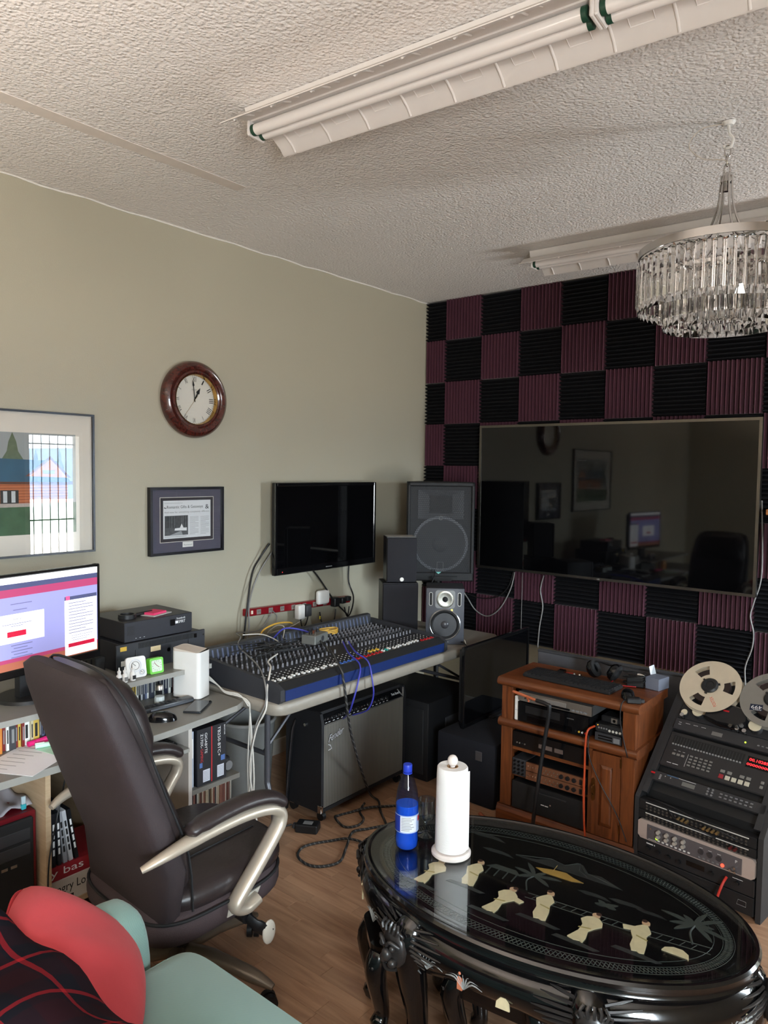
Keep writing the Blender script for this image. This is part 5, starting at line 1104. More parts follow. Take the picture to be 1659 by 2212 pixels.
def fx():
    t = rthing('effects_unit', 'slim black effects processor below the recorder remote', 'effects unit', F(0.024, 0.095, 0.004))
    w = 0.482
    pbox('faceplate', mat('fx_grey', (46, 46, 49), 0.5), t, 0, w, 0, 0.044, -0.02, 0.0, 0.002)
    pbox('lcd', mat('lcd_grey', (112, 112, 108), 0.3), t, 0.145, 0.20, 0.012, 0.03, 0.0, 0.0006)
    pbox('blue_stripe', mat('blue_print', (70, 110, 150), 0.5), t, 0.075, 0.125, 0.036, 0.039, 0, 0.0004); pbox('white_stripe', LBL, t, 0.126, 0.2, 0.037, 0.0385, 0, 0.0004)
    pbox('red_badge', RED, t, 0.004, 0.022, 0.026, 0.034, 0, 0.001)
    for k in range(2):
        for j in range(3): MB().cyl((0.255+k*0.018, 0.01+j*0.012, 0), 0.0045, 0.004, 12).build('key', GRY, t, 40)
    for k in range(7):
        for j in range(2): MB().rbox(0.302+k*0.02, 0.313+k*0.02, 0.012+j*0.014, 0.018+j*0.014, 0, 0.003, 0.001).build('key', GRY, t)
    for k in range(2): MB().cyl((0.07+k*0.024, 0.028, 0), 0.003, 0.003, 8).build('input_jack', CHR, t)
    for k in range(4): pbox('level_mark', LBL, t, 0.045, 0.053, 0.01+k*0.006, 0.012+k*0.006, 0, 0.0004)
fx()
def rfront(z): return MX((0.022, -0.003, z), (1, 0, 0), (0, 0, 1))
def patchbay():
    for q, (z0, z1) in enumerate(((0.292, 0.335), (0.252, 0.29))):
        t = rthing('patchbay', ('upper' if q == 0 else 'lower')+' black patchbay row with silver strip in the rack console', 'patchbay', rfront(z0))
        h = z1-z0
        pbox('faceplate', RD, t, 0, 0.483, 0, h-0.001, -0.04, 0.0, 0.001)
        pbox('designation_strip', mat('strip_white', (216, 214, 208), 0.4), t, 0.03, 0.455, h-0.012, h-0.008, 0, 0.0008)
        jk = None
        for k in range(24):
            for j in range(2):
                Mk = T((0.036+k*0.0178, 0.007+j*0.013, 0.0))
                if jk is None: jk = MB().cyl((0, 0, 0), 0.0045, 0.003, 10).build('jack', mat('jack_nickel', (120, 118, 114), 0.3, 0.8), t, 40); jk.matrix_local = Mk
                else: inst(jk, t, Mk)
        for k in ((8, 9, 10, 14, 15, 16, 17) if q == 0 else (20, 21)):
            MB().cyl((0.036+k*0.0178, 0.016, 0.003), 0.0055, 0.02, 10).build('patch_plug', mat('brass_plug', (190, 160, 110), 0.3, 0.8) if q == 0 else mat('dark_red_plug', (96, 24, 26), 0.5), t, 40)
patchbay()
def preamp():
    t = rthing('silver_preamp', 'silver two-unit audio interface with grey centre in the rack console', 'audio interface', rfront(0.166))
    h = 0.083
    part('faceplate', mat('warm_silver_plate', (200, 184, 176), 0.4, 0.3), t, lambda m: m.prism([(0.0, 0.012), (0.012, 0.0), (0.47, 0.0), (0.483, 0.01), (0.483, h-0.012), (0.473, h), (0.012, h), (0.0, h-0.01)], -0.03, 0.004), 30)
    pbox('centre_panel', mat('taupe_grey_panel', (92, 86, 88), 0.5), t, 0.042, 0.435, 0.004, h-0.013, 0.004, 0.007, 0.0015)
    KN = mat('silver_knob', (206, 200, 190), 0.35, 0.4)
    for k in range(4):
        for j in range(2):
            MB().cyl((0.095+k*0.036, 0.033+j*0.02, 0.007), 0.0085, 0.014, 16, 0.0075).build('gain_knob', KN, t, 40)
    MB().cyl((0.06, 0.056, 0.007), 0.004, 0.004, 10).build('switch', CHR, t)
    for k in range(8): pbox('button', WHT, t, 0.092+k*0.0185, 0.101+k*0.0185, 0.012, 0.018, 0.007, 0.010)
    for k in range(5): pbox('button', GRY, t, 0.265+k*0.0185, 0.274+k*0.0185, 0.012, 0.018, 0.007, 0.010)
    MB().cyl((0.0875, 0.022, 0.007), 0.0055, 0.003, 12).build('signal_light', mat('lime_lamp', (200, 240, 60), 0.4, emit=(190, 255, 40), es=1.2), t)
    MB().cyl((0.362, 0.017, 0.007), 0.007, 0.004, 14).build('record_light', mat('hot_red_lamp', (255, 90, 70), 0.4, emit=(255, 70, 50), es=1.5), t)
    for k in range(3):
        part('dial_ring', mat('dark_dial', (60, 56, 58), 0.4), t, lambda m: m.cyl((0.275+k*0.036, 0.038, 0.007), 0.011, 0.004, 18), 40)
        part('dial_print', LBL, t, lambda m: m.box(0.268+k*0.036, 0.282+k*0.036, 0.054, 0.0555, 0.007, 0.0073))
    for x, y in ((0.395, 0.014), (0.412, 0.028), (0.414, 0.012)): MB().cyl((x, y, 0.007), 0.0045, 0.014, 12).build('headphone_jack', CHR, t, 40)
    part('lettering', LBL, t, lambda m: m.box(0.05, 0.085, 0.008, 0.0095, 0.007, 0.0073).text('P', T((0.41, 0.046, 0.007)), h=0.012))
preamp()
def lower_units():
    t = rthing('rack_recorder', 'black rack recorder with small display under the silver interface', 'recorder', rfront(0.098))
    pbox('faceplate', mat('unit_black', (32, 32, 34), 0.5), t, 0, 0.483, 0, 0.066, -0.03, 0.003, 0.002)
    pbox('display', SCREEN, t, 0.215, 0.29, 0.026, 0.046, 0.003, 0.0036)
    part('lettering', LBL, t, lambda m: m.box(0.04, 0.07, 0.051, 0.0555, 0.003, 0.0034).box(0.074, 0.079, 0.051, 0.0555, 0.003, 0.0034).box(0.4, 0.44, 0.05, 0.0518, 0.003, 0.0034))
    for k in range(4): MB().cyl((0.05+k*0.045, 0.034-0.002*k, 0.003), 0.009, 0.012, 14).build('knob', BLK, t, 40)
    for k in range(3): MB().cyl((0.32+k*0.05, 0.034, 0.003), 0.008, 0.012, 14).build('knob', BLK, t, 40)
    t = rthing('rack_blank_unit', 'lowest black rack unit with a small outlined logo', 'rack unit', rfront(0.02))
    pbox('faceplate', RD, t, 0, 0.483, 0, 0.074, -0.03, 0.003, 0.002)
    part('logo_outline', INKG, t, lambda m: m.tube([(0.42, 0.03, 0.004), (0.455, 0.03, 0.004), (0.455, 0.05, 0.004), (0.425, 0.05, 0.004)], 0.0012, 4, closed=True))
    for k in range(5): pbox('vent_slot', INKB, t, 0.2, 0.38, 0.012+k*0.011, 0.016+k*0.011, 0.003, 0.0034)
lower_units()
cable([tuple(RM @ Vector(p)) for p in ((0.40, -0.006, 0.14), (0.395, -0.03, 0.12), (0.385, -0.05, 0.07), (0.38, -0.07, 0.012), (0.40, -0.12, 0.006))], 0.0055, mat('red_cable_jacket', (200, 50, 36), 0.5), 'red cable leaving the rack recorder downward')
for q, P in enumerate((((0.06, -0.004, 0.345), (0.12, -0.03, 0.36), (0.2, -0.025, 0.352), (0.28, -0.03, 0.34)), ((0.15, -0.006, 0.33), (0.2, -0.035, 0.31), (0.3, -0.03, 0.30), (0.35, -0.004, 0.28)), ((0.25, -0.006, 0.32), (0.33, -0.035, 0.335), (0.42, -0.03, 0.32), (0.45, -0.004, 0.30)))):
    cable([tuple(RM @ Vector(p)) for p in P], 0.003, BLKC, ['black patch cord draped along the top of the patchbays', 'black patch cord bowing across the middle of the patchbays', 'black patch cord at the right end of the patchbays'][q])
# ============================================================ computer desk
GL = mat('grey_laminate', (122, 120, 114), 0.42, var=0.04, scale=4); GE = mat('grey_edge_band', (150, 148, 142), 0.45); BEI = woodmat('pale_maple_panel', (176, 150, 118), (200, 176, 146), (4, 4, 40), 0.5, 0.05)
def desk():
    t = thing('computer_desk', 'grey laminate computer desk with raised shelves along the olive wall', 'desk', (0.0, 0, 0))
    n = 14; front = [(-2.495, 0.855), (-2.55, 0.885), (-2.7, 0.908), (-2.9, 0.93), (-3.1, 0.94), (-3.35, 0.935), (-3.7, 0.93), (-4.15, 0.93)]
    pts = [(0.02, -4.15), ]+[(x, y) for y, x in reversed(front)]+[(0.02, -2.495)]
    part('worktop', GL, t, lambda m: m.prism(pts, 0.718, 0.74))
    part('edge_band', GE, t, lambda m: [m.add([(x0, y0, 0.716), (x1, y1, 0.716), (x1, y1, 0.7405), (x0, y0, 0.7405), (x0+0.003, y0, 0.716), (x1+0.003, y1, 0.716), (x1+0.003, y1, 0.7405), (x0+0.003, y0, 0.7405)], [(4, 7, 6, 5), (3, 7, 4, 0), (3, 2, 6, 7), (0, 4, 5, 1)]) for (y0, x0), (y1, x1) in zip(front, front[1:])])
    pbox('monitor_shelf', GL, t, 0.03, 0.645, -2.95, -2.50, 0.848, 0.866); pbox('monitor_shelf', GL, t, 0.03, 0.74, -4.10, -2.952, 0.848, 0.866)
    pbox('shelf_edge', GE, t, 0.645, 0.648, -2.952, -2.50, 0.846, 0.867); pbox('shelf_edge', GE, t, 0.74, 0.743, -4.10, -2.952, 0.846, 0.867)
    for y in (-2.52, -2.965, -4.08): pbox('shelf_support', GL, t, 0.05, 0.5, y, y+0.016, 0.741, 0.848)
    MB().cyl((0.56, -2.545, 0.741), 0.016, 0.107, 14).build('shelf_post', SILV, t, 40)
    pbox('end_panel', BEI, t, 0.05, 0.9, -3.378, -3.36, 0.0, 0.717); pbox('pedestal_panel', mat('pale_edge_panel', (198, 190, 182), 0.5), t, 0.1, 0.885, -2.795, -2.778, 0.0, 0.717)
    pbox('inner_panel', BEI, t, 0.05, 0.85, -3.06, -3.044, 0.0, 0.6)
    pbox('back_board', mat('brown_backing', (96, 70, 56), 0.7), t, 0.04, 0.05, -4.1, -2.80, 0.1, 0.717)
    pbox('pedestal_shelf', GL, t, 0.12, 0.885, -2.777, -2.535, 0.425, 0.445); pbox('pedestal_shelf', GL, t, 0.12, 0.885, -2.777, -2.535, 0.10, 0.118)
    pbox('cubby_shelf', BEI, t, 0.1, 0.86, -3.36, -3.06, 0.19, 0.208)
    pbox('keyboard_tray', GE, t, 0.36, 0.90, -3.04, -2.80, 0.615, 0.63)
desk()
# CDs below the shelves
random.seed(11)
CN = {(226, 226, 220): 'white', (40, 44, 60): 'navy', (60, 60, 64): 'charcoal', (190, 180, 150): 'tan', (90, 100, 130): 'slate blue', (206, 206, 206): 'silver', (120, 40, 40): 'dark red', (30, 30, 32): 'black', (170, 172, 176): 'grey', (200, 170, 80): 'mustard', (196, 176, 150): 'tan', (120, 70, 60): 'brown', (214, 208, 196): 'cream', (60, 56, 58): 'charcoal', (170, 150, 130): 'beige', (150, 96, 80): 'russet'}
def nth(k): return 'leftmost' if k == 0 else '%d%s from the left' % (k+1, 'th' if 10 <= (k+1) % 100 <= 20 else {1: 'st', 2: 'nd', 3: 'rd'}.get((k+1) % 10, 'th'))
def cd_row(y0, y1, x, zbase, zh, gname, first_label):
    cols = [(226, 226, 220), (40, 44, 60), (60, 60, 64), (190, 180, 150), (90, 100, 130), (206, 206, 206), (120, 40, 40), (30, 30, 32), (170, 172, 176), (200, 170, 80)]
    y = y0; k = 0
    while y < y1:
        wd = random.choice((0.0102, 0.0102, 0.0102, 0.022)); c = random.choice(cols); dx = random.uniform(-0.012, 0.0)
        t = thing('disc_case', '%s disc case, %s %s' % (CN[c], nth(k), first_label), 'disc case', (x+dx, y, zbase), 0, gname)
        pbox('case', mat('disc_spine_%d_%d_%d' % c, c, 0.35), t, -0.14, 0.0, 0.0004, wd-0.0004, 0, zh+random.uniform(-.006, .0))
        pbox('spine_title', INKG if sum(c) < 300 else INKB, t, 0.0, 0.0004, wd*0.3, wd*0.7, zh*0.25, zh*0.75)
        y += wd; k += 1
cd_row(-2.90, -2.565, 0.54, 0.741, 0.098, 'disc cases under the right desk shelf', 'under the raised shelf right of the chair')
cd_row(-3.42, -3.26, 0.69, 0.741, 0.098, 'disc cases under the monitor shelf', 'in the row left of the chair')
t = thing('orange_book', 'orange paperback standing at the left end of the discs under the monitor shelf', 'book', (0.70, -3.50, 0.741))
pbox('cover', mat('orange_cover', (196, 120, 46), 0.5), t, -0.16, 0.0, -0.03, 0.07, 0, 0.1); pbox('title_lines', mat('cream_print', (230, 210, 160), 0.6), t, 0.0, 0.0004, -0.02, 0.06, 0.06, 0.07)
# LG monitor
def pc_monitor():
    a = PI/2+0.172
    t = thing('computer_monitor', 'wide computer monitor showing a red and white web page', 'monitor', (0.555, -3.255, 0.866), a)
    w, h = 0.30, 0.382; zb = 0.098
    pbox('back_shell', BLK, t, -w+0.02, w-0.02, 0.004, 0.05, zb+0.02, zb+h-0.02, 0.012)
    part('bezel', BLKG, t, lambda m: m.rbox(-w, -w+0.012, -0.014, 0.01, zb, zb+h, 0.004).rbox(w-0.012, w, -0.014, 0.01, zb, zb+h, 0.004).rbox(-w+.004, w-.004, -0.014, 0.01, zb, zb+0.03, 0.004).rbox(-w+.004, w-.004, -0.014, 0.01, zb+h-0.012, zb+h, 0.004), 35)
    part('logo', INKW, t, lambda m: m.text('LG', MX((0.06, -0.0142, zb+0.01), (1, 0, 0), (0, 0, 1)), h=0.009).cyl((0.05, -0.0145, zb+0.0145), 0.005, 0.0005, 12, axis='y'))
    part('stand', BLK, t, lambda m: m.prism([(-0.045, 0.01), (0.045, 0.01), (0.045, 0.04), (-0.045, 0.04)], 0.012, zb+0.12).cyl((0, 0.03, 0), 0.11, 0.012, 28, 0.105), 40)
    sw, s0, s1 = w-0.012, zb+0.03, zb+h-0.012
    def em(n_, rgb, st): return mat('screen_'+n_, rgb, 0.12, var=0.01, emit=rgb, es=st)
    ES = 0.46
    sc = pbox('screen', em('lavender', (150, 150, 205), ES), t, -sw, sw, -0.010, 0.0, s0, s1)
    def patch(name, m_, x0, x1, z0, z1, lv=1): return pbox(name, m_, sc, x0, x1, -0.010-0.0003*lv, -0.0099, z0, z1)
    WH = em('white', (248, 248, 250), ES*1.25); RD_ = em('crimson', (196, 30, 62), ES*0.9); RB_ = em('rose_band', (176, 70, 110), ES*0.8); BR = em('brown_band', (176, 104, 82), ES*0.7); LN = em('grey_lines', (110, 108, 150), ES*0.7); DK = em('slate_band', (84, 88, 124), ES*0.6)
    patch('browser_bar', WH, -sw, sw, s1-0.024, s1)
    patch('header_band', DK, -sw, sw, s1-0.043, s1-0.024); patch('menu_band', RB_, -sw, sw, s1-0.072, s1-0.043)
    patch('footer_band', RB_, -sw, sw, s0+0.028, s0+0.042); patch('taskbar', BR, -sw, sw, s0, s0+0.028)
    d = patch('dialog', WH, -0.175, 0.045, s0+0.10, s0+0.205, 2)
    for x0, zt_ in ((-0.27, 0), (-0.09, 0)):
        for k in range(4): patch('text_line', LN, x0+0.01*(k % 2), x0+0.085-0.02*(k % 2), s1-0.1-k*0.022, s1-0.0975-k*0.022)
        for k in range(5): patch('text_line', LN, x0+0.01*(k % 2), x0+0.085-0.02*(k % 2), s0+0.088-k*0.011, s0+0.0905-k*0.011)
    patch('dialog_button', RD_, -0.105, -0.03, s0+0.122, s0+0.142, 3)
    patch('dialog_line', LN, -0.125, -0.005, s0+0.168, s0+0.170, 3); patch('dialog_line', LN, -0.09, -0.04, s0+0.16, s0+0.162, 3)
    part('dialog_title', em('dark_text', (60, 60, 74), 0.3), sc, lambda m: m.text('Sorry', MX((-0.082, -0.0112, s0+0.18), (1, 0, 0), (0, 0, 1)), w=0.034, h=0.011))
    patch('chat_panel', WH, 0.135, sw-0.004, s0+0.004, s0+0.222, 2); patch('chat_header', DK, 0.135, sw-0.004, s0+0.222, s0+0.236, 2)
    patch('chat_icon', em('pink', (226, 90, 140), ES), 0.14, 0.158, s0+0.222, s0+0.238, 3)
    patch('chat_button', RD_, 0.15, sw-0.016, s0+0.035, s0+0.05, 3)
    for k in range(11): patch('chat_line', LN, 0.152, 0.152+(0.115 if k % 3 else 0.08), s0+0.208-k*0.0118, s0+0.2105-k*0.0118, 3)
    for k in range(3): patch('chat_note', LN, 0.165, 0.265-0.015*k, s0+0.078-k*0.009, s0+0.0795-k*0.009, 3)
pc_monitor()
# power supply and amplifier stack on the shelf
def psu():
    t = thing('console_power_supply', 'black console power supply box on top of the rack amplifier', 'power supply', (0.488, -2.66, 0.990), PI/2)
    pbox('case', mat('satin_black_steel', (40, 40, 46), 0.4, 0.3), t, -0.172, 0.172, 0.0, 0.28, 0.0, 0.086, 0.002)
    for k in range(8): pbox('vent_slot', INKB, t, -0.16, -0.125, -0.0006, 0.001, 0.03+k*0.005, 0.032+k*0.005)
    pbox('rocker_switch', BLKG, t, 0.055, 0.078, -0.004, 0.001, 0.04, 0.068, 0.001)
    part('lettering', INKW, t, lambda m: m.text('SPIRIT', MX((0.098, -0.0003, 0.046), (1, 0, 0), (0, 0, 1)), w=0.036, h=0.013).text('Soundcraft', MX((0.088, -0.0003, 0.064), (1, 0, 0), (0, 0, 1)), w=0.046, h=0.009).box(0.082, 0.096, -0.0006, 0.0, 0.046, 0.058) and [m.box(-0.12+k*0.02, -0.114+k*0.02, -0.0005, 0, 0.012, 0.0135) for k in range(3)])
psu()
def qsc():
    t = thing('rack_amplifier', 'black rack amplifier with a ribbed vent and yellow sticker on the desk shelf', 'amplifier', (0.495, -2.652, 0.866), PI/2)
    pbox('chassis', mat('satin_black_steel', (40, 40, 46), 0.4, 0.3), t, -0.205, 0.205, 0.004, 0.32, 0.002, 0.122, 0.002)
    pbox('faceplate', mat('amp_face', (36, 37, 42), 0.45), t, -0.226, 0.226, -0.006, 0.004, 0.0, 0.123, 0.002)
    for k in range(40): MB().box(-0.12+k*0.0072, -0.1165+k*0.0072, -0.0075, -0.0055, 0.093, 0.116).build('vent_slot' if k else 'vent_slot', INKB, t)
    pbox('sticker', YEL, t, -0.208, -0.178, -0.0068, -0.0058, 0.094, 0.112); pbox('tape_label', mat('tan_tape', (206, 186, 146), 0.7), t, -0.062, -0.012, -0.0068, -0.0058, 0.068, 0.09)
    for s in (-1, 1): pbox('face_rib', DRK, t, s*0.135-0.002, s*0.135+0.002, -0.009, -0.005, 0.004, 0.09)
    for x in (0.03, 0.115): MB().cyl((x, -0.006, 0.062), 0.009, 0.014, 14, axis='y', M=None).build('knob', BLK, t, 40)
    pbox('rocker', BLKG, t, 0.165, 0.178, -0.01, -0.005, 0.092, 0.112, 0.001); pbox('dial_chart', mat('pale_label', (196, 192, 184), 0.6), t, -0.205, -0.15, -0.0066, -0.0058, 0.03, 0.052)
    for z in (0.02, 0.1): MB().cyl((0.216, -0.008, z), 0.004, 0.003, 8, axis='y').build('rack_screw', CHR, t)
qsc()
t = thing('plug_bundle', 'dark bundle of plugs beside the rack amplifier behind the monitor', 'plugs', (0.42, -2.935, 0.866))
for k in range(3): pbox('plug', BLKM, t, -0.05+k*0.04, -0.02+k*0.04, -0.025, 0.02, 0, 0.06+0.01*k, 0.004)
t = thing('magnifying_glass', 'black magnifying glass lying on the console power supply', 'magnifying glass', (0.40, -2.765, 1.0765), 0.35)
part('rim', BLK, t, lambda m: m.lathe([(0.030, 0.0), (0.038, 0.0), (0.038, 0.018), (0.030, 0.018)], 32, closed=True), 40); part('lens', glassy('lens_glass'), t, lambda m: m.cyl((0, 0, 0.007), 0.031, 0.004, 32)); part('handle', BLK, t, lambda m: m.tube([(0.01, 0.038, 0.008), (0.03, 0.13, 0.008)], 0.008, 8), 50)
t = thing('sticky_notes', 'pad of bright pink sticky notes on the console power supply', 'note pad', (0.40, -2.63, 1.0765), 0.3)
pbox('card', mat('grey_card', (190, 188, 184), 0.6), t, -0.04, 0.05, -0.06, 0.06, 0, 0.003); pbox('pink_notes', mat('hot_pink_paper', (226, 60, 110), 0.7), t, -0.036, 0.036, -0.045, 0.04, 0.003, 0.012)
# clocks and dropper bottles on the shelf edge
def dial_gauge():
    t = thing('weather_gauge', 'white square gauge with two dials leaning on the amplifier', 'gauge', (0.605, -2.845, 0.8675), PI/2-0.15)
    A = RXm(-0.22)
    b = part('housing', WHT, t, lambda m: m.prism(rrect(-0.042, 0.042, 0.0, 0.086, 0.012), -0.012, 0.0, A @ MX((0, 0, 0), (1, 0, 0), (0, 0, 1))), 40)
    for x, z, r in ((-0.004, 0.05, 0.026), (0.022, 0.02, 0.013)):
        d = part('dial', mat('dial_white', (214, 216, 222), 0.5), t, lambda m: m.lathe([(r-0.003, 0), (r, 0), (r, 0.002), (r-0.003, 0.002)], 28, A @ MX((x, -0.0005, z), (1, 0, 0), (0, 0, 1)), closed=True), 40)
        part('ring', INKG, d, lambda m: m.lathe([(r*0.6, 0.0), (r*0.68, 0.0), (r*0.68, 0.0012), (r*0.6, 0.0012)], 24, A @ MX((x, -0.0005, z), (1, 0, 0), (0, 0, 1)), closed=True))
        part('needle', INKB, d, lambda m: m.box(-0.0008, 0.0008, -0.002, r*0.55, 0.0, 0.0015, A @ MX((x, -0.0005, z), (1, 0, 0), (0, 0, 1)) @ RZ(0.8)))
dial_gauge()
def green_clock():
    t = thing('alarm_clock', 'small lime green square alarm clock on the shelf edge', 'clock', (0.612, -2.755, 0.8675), PI/2-0.05)
    LM = mat('lime_plastic', (104, 196, 54), 0.4); A = RXm(-0.12)
    part('housing', LM, t, lambda m: m.prism(rrect(-0.032, 0.032, 0.0, 0.066, 0.008), -0.028, 0.0, A @ MX((0, 0, 0), (1, 0, 0), (0, 0, 1))), 40)
    f = part('face', mat('pale_green_face', (212, 222, 204), 0.5), t, lambda m: m.prism(rrect(-0.024, 0.024, 0.009, 0.057, 0.006), 0, 0.001, A @ MX((0, 0, 0), (1, 0, 0), (0, 0, 1))))
    part('hands', mat('dark_red_hand', (120, 30, 30), 0.5), f, lambda m: m.box(-0.001, 0.001, 0, 0.018, 0.0012, 0.0018, A @ MX((0, 0, 0.034), (1, 0, 0), (0, 0, 1)) @ RZ(0.7)).box(-0.001, 0.001, 0, 0.013, 0.0012, 0.0018, A @ MX((0, 0, 0.034), (1, 0, 0), (0, 0, 1)) @ RZ(-2.2)))
    part('ticks', INKB, f, lambda m: [m.box(-0.0008, 0.0008, 0.018, 0.021, 0.001, 0.0014, A @ MX((0, 0, 0.034), (1, 0, 0), (0, 0, 1)) @ RZ(k*PI/6)) for k in range(12)])
green_clock()
for q, (y, x) in enumerate(((-2.935, 0.617), (-2.912, 0.622), (-2.876, 0.622))):
    t = thing('dropper_bottle', ['leftmost white dropper bottle with a black label on the shelf edge', 'middle white dropper bottle, close beside the leftmost one', 'white dropper bottle nearest the white gauge'][q], 'bottle', (x, y, 0.8665), PI/2, 'dropper bottles on the shelf edge')
    part('bottle', WHT, t, lambda m: m.lathe([(0.0105, 0.0), (0.011, 0.002), (0.011, 0.03), (0.006, 0.036), (0.006, 0.04)], 18), 40)
    part('cap', WHT, t, lambda m: m.lathe([(0.0075, 0.04), (0.0075, 0.048), (0.0035, 0.05), (0.002, 0.062), (0.0005, 0.063)], 16), 40)
    part('label', BLK if q != 1 else INKG, t, lambda m: m.box(-0.007, 0.007, -0.0118, -0.0095, 0.006, 0.022))
# white router, shaker, remote, phone, mouse
t = thing('white_router', 'tall white box-shaped router at the right end of the desk', 'router', (0.635, -2.60, 0.7405), PI/2+0.35)
part('shell', WHT, t, lambda m: m.prism(rrect(-0.045, 0.045, -0.07, 0.07, 0.018), 0.004, 0.205), 40); part('top_cap', mat('warm_white_cap', (214, 202, 190), 0.4), t, lambda m: m.add([(x, y, 0.205+ (0.012 if y > 0 else 0)) for x, y in rrect(-0.046, 0.046, -0.068, 0.068, 0.017)]+[(x, y, 0.2045) for x, y in rrect(-0.046, 0.046, -0.068, 0.068, 0.017)], [list(range(24))]+[[k, 24+k, 24+(k+1) % 24, (k+1) % 24] for k in range(24)])); part('base', GRY, t, lambda m: m.prism(rrect(-0.042, 0.042, -0.064, 0.064, 0.016), 0.0, 0.004))
for q, dz in enumerate((0.0, 0.012, 0.022)):
    cable([(0.59, -2.525, 0.78+dz), (0.60, -2.50, 0.79+dz), (0.66, -2.48, 0.77), (0.72, -2.482, 0.745+dz*0.3), (0.80, -2.47, 0.742+dz*0.4), (0.85, -2.462, 0.73-0.01*q), (0.86, -2.458, 0.68), (0.86+0.02*q, -2.47, 0.45-0.05*q), (0.84-0.03*q, -2.44, 0.2), (0.83, -2.42-0.03*q, 0.01)], 0.0035, WHTC, ['lowest white network cable behind the router', 'middle white network cable behind the router', 'uppermost white network cable behind the router'][q])
t = thing('salt_shaker', 'clear glass salt shaker with a steel cap on the desk', 'salt shaker', (0.63, -2.757, 0.7405))
SALT = mat('salt', (236, 236, 236), 0.9)
part('glass', glassy('shaker_glass', (235, 240, 240)), t, lambda m: m.lathe([(0.0005, 0), (0.023, 0.0), (0.024, 0.004), (0.021, 0.05), (0.016, 0.062), (0.015, 0.066)], 10), 30)
part('salt', SALT, t, lambda m: m.lathe([(0.0215, 0.003), (0.0205, 0.034), (0.0005, 0.036)], 10), 30); part('cap', SILV, t, lambda m: m.lathe([(0.017, 0.062), (0.017, 0.076), (0.012, 0.083), (0.0005, 0.085)], 16), 40)
t = thing('remote_control', 'long black remote control lying in front of the salt shaker', 'remote', (0.685, -2.745, 0.7405), PI/2-0.05)
pbox('body', mat('remote_grey_black', (38, 40, 44), 0.35), t, -0.125, 0.105, -0.024, 0.022, 0, 0.02, 0.006, 2); pbox('silver_edge', mat('remote_edge', (110, 114, 122), 0.3, 0.6), t, -0.1, 0.1, -0.0246, -0.022, 0.004, 0.012)
for k in range(8):
    for j in range(3): MB().rbox(-0.1+k*0.02, -0.09+k*0.02, -0.014+j*0.011, -0.006+j*0.011, 0.02, 0.0215, 0.0006).build('button', DRK, t)
t = thing('smartphone', 'dark smartphone lying flat on the desk near the router', 'phone', (0.79, -2.68, 0.7405), PI/2+0.6)
pbox('body', mat('phone_frame', (70, 72, 76), 0.3, 0.7), t, -0.075, 0.075, -0.037, 0.037, 0, 0.0085, 0.003, 2); pbox('screen', SCREEN, t, -0.072, 0.072, -0.034, 0.034, 0.0085, 0.0089)
mouse('black mouse on the desk edge by the smartphone', (0.815, -2.865, 0.7405), PI/2+0.9, BLKG)
t = thing('desk_keyboard', 'black keyboard on the pull-out tray under the desk', 'keyboard', (0.76, -2.92, 0.631), PI/2)
pbox('base', BLKM, t, -0.11, 0.10, -0.09, 0.08, 0, 0.014, 0.003)
for k in range(9):
    for j in range(6): MB().box(-0.095+k*0.021, -0.077+k*0.021, -0.08+j*0.024, -0.06+j*0.024, 0.014, 0.019).build('key', mat('key_black', (34, 34, 36), 0.5), t)
# motherboard boxes and records in the pedestal
def mbox(label, y0, y1, face, words):
    t = thing('component_box', label, 'box', (0.875, (y0+y1)/2, 0.4455), PI/2)
    w = (y1-y0)/2; h = 0.235
    pbox('carton', mat('carton_black', (24, 24, 30), 0.5), t, -w, w, 0.0, 0.26, 0, h)
    for tx, cx, z0, ln, wd, m_ in words:
        part('lettering', m_, t, lambda m: m.text(tx, MX((cx, -0.0003, z0), (0, 0, -1), (1, 0, 0), (0, -1, 0)), w=ln, h=wd, lift=0.0))
    pbox('bar_label', mat('label_white', (206, 210, 222), 0.6), t, face-0.017, face+0.017, -0.0006, 0.001, 0.012, 0.062)
    part('bar_code', INKG, t, lambda m: [m.box(face-0.014, face+0.014, -0.0009, -0.0005, 0.018+k*0.006, 0.0195+k*0.006) for k in range(7)])
    return t, w, h
INKR = mat('red_ink', (196, 40, 48), 0.6); INKY = mat('yellow_ink', (226, 200, 90), 0.6)
t, w, h = mbox('black component carton lettered GIGABYTE in the desk pedestal', -2.745, -2.672, 0.008, (('GIGABYTE', 0.0, 0.215, 0.085, 0.012, INKW), ('Z170X-', -0.021, 0.215, 0.058, 0.013, INKW), ('GAMING', -0.021, 0.152, 0.055, 0.013, INKR)))
pbox('red_edge', INKR, t, w-0.004, w+0.0003, -0.0006, 0.26, 0.004, h)
pbox('badge', mat('badge_blue', (80, 110, 170), 0.5), t, -0.026, -0.012, -0.0006, 0.001, 0.075, 0.095)
t, w, h = mbox('black component carton lettered TB250-BTC+ next to the red-edged one', -2.670, -2.60, 0.006, (('TB250-BTC+', -0.008, 0.225, 0.125, 0.014, INKW), ('BIOSTAR', 0.024, 0.225, 0.042, 0.006, INKW)))
pbox('badge', mat('badge_blue', (80, 110, 170), 0.5), t, 0.008, 0.028, -0.0006, 0.001, 0.078, 0.1)
t = thing('white_folder', 'pale grey folder standing left of the component cartons', 'folder', (0.86, -2.758, 0.4455)); pbox('folder', mat('pale_folder', (168, 176, 190), 0.6), t, -0.25, 0.0, -0.012, 0.006, 0, 0.23); pbox('spine_label', WHT, t, 0.0, 0.0006, -0.009, 0.003, 0.12, 0.2)
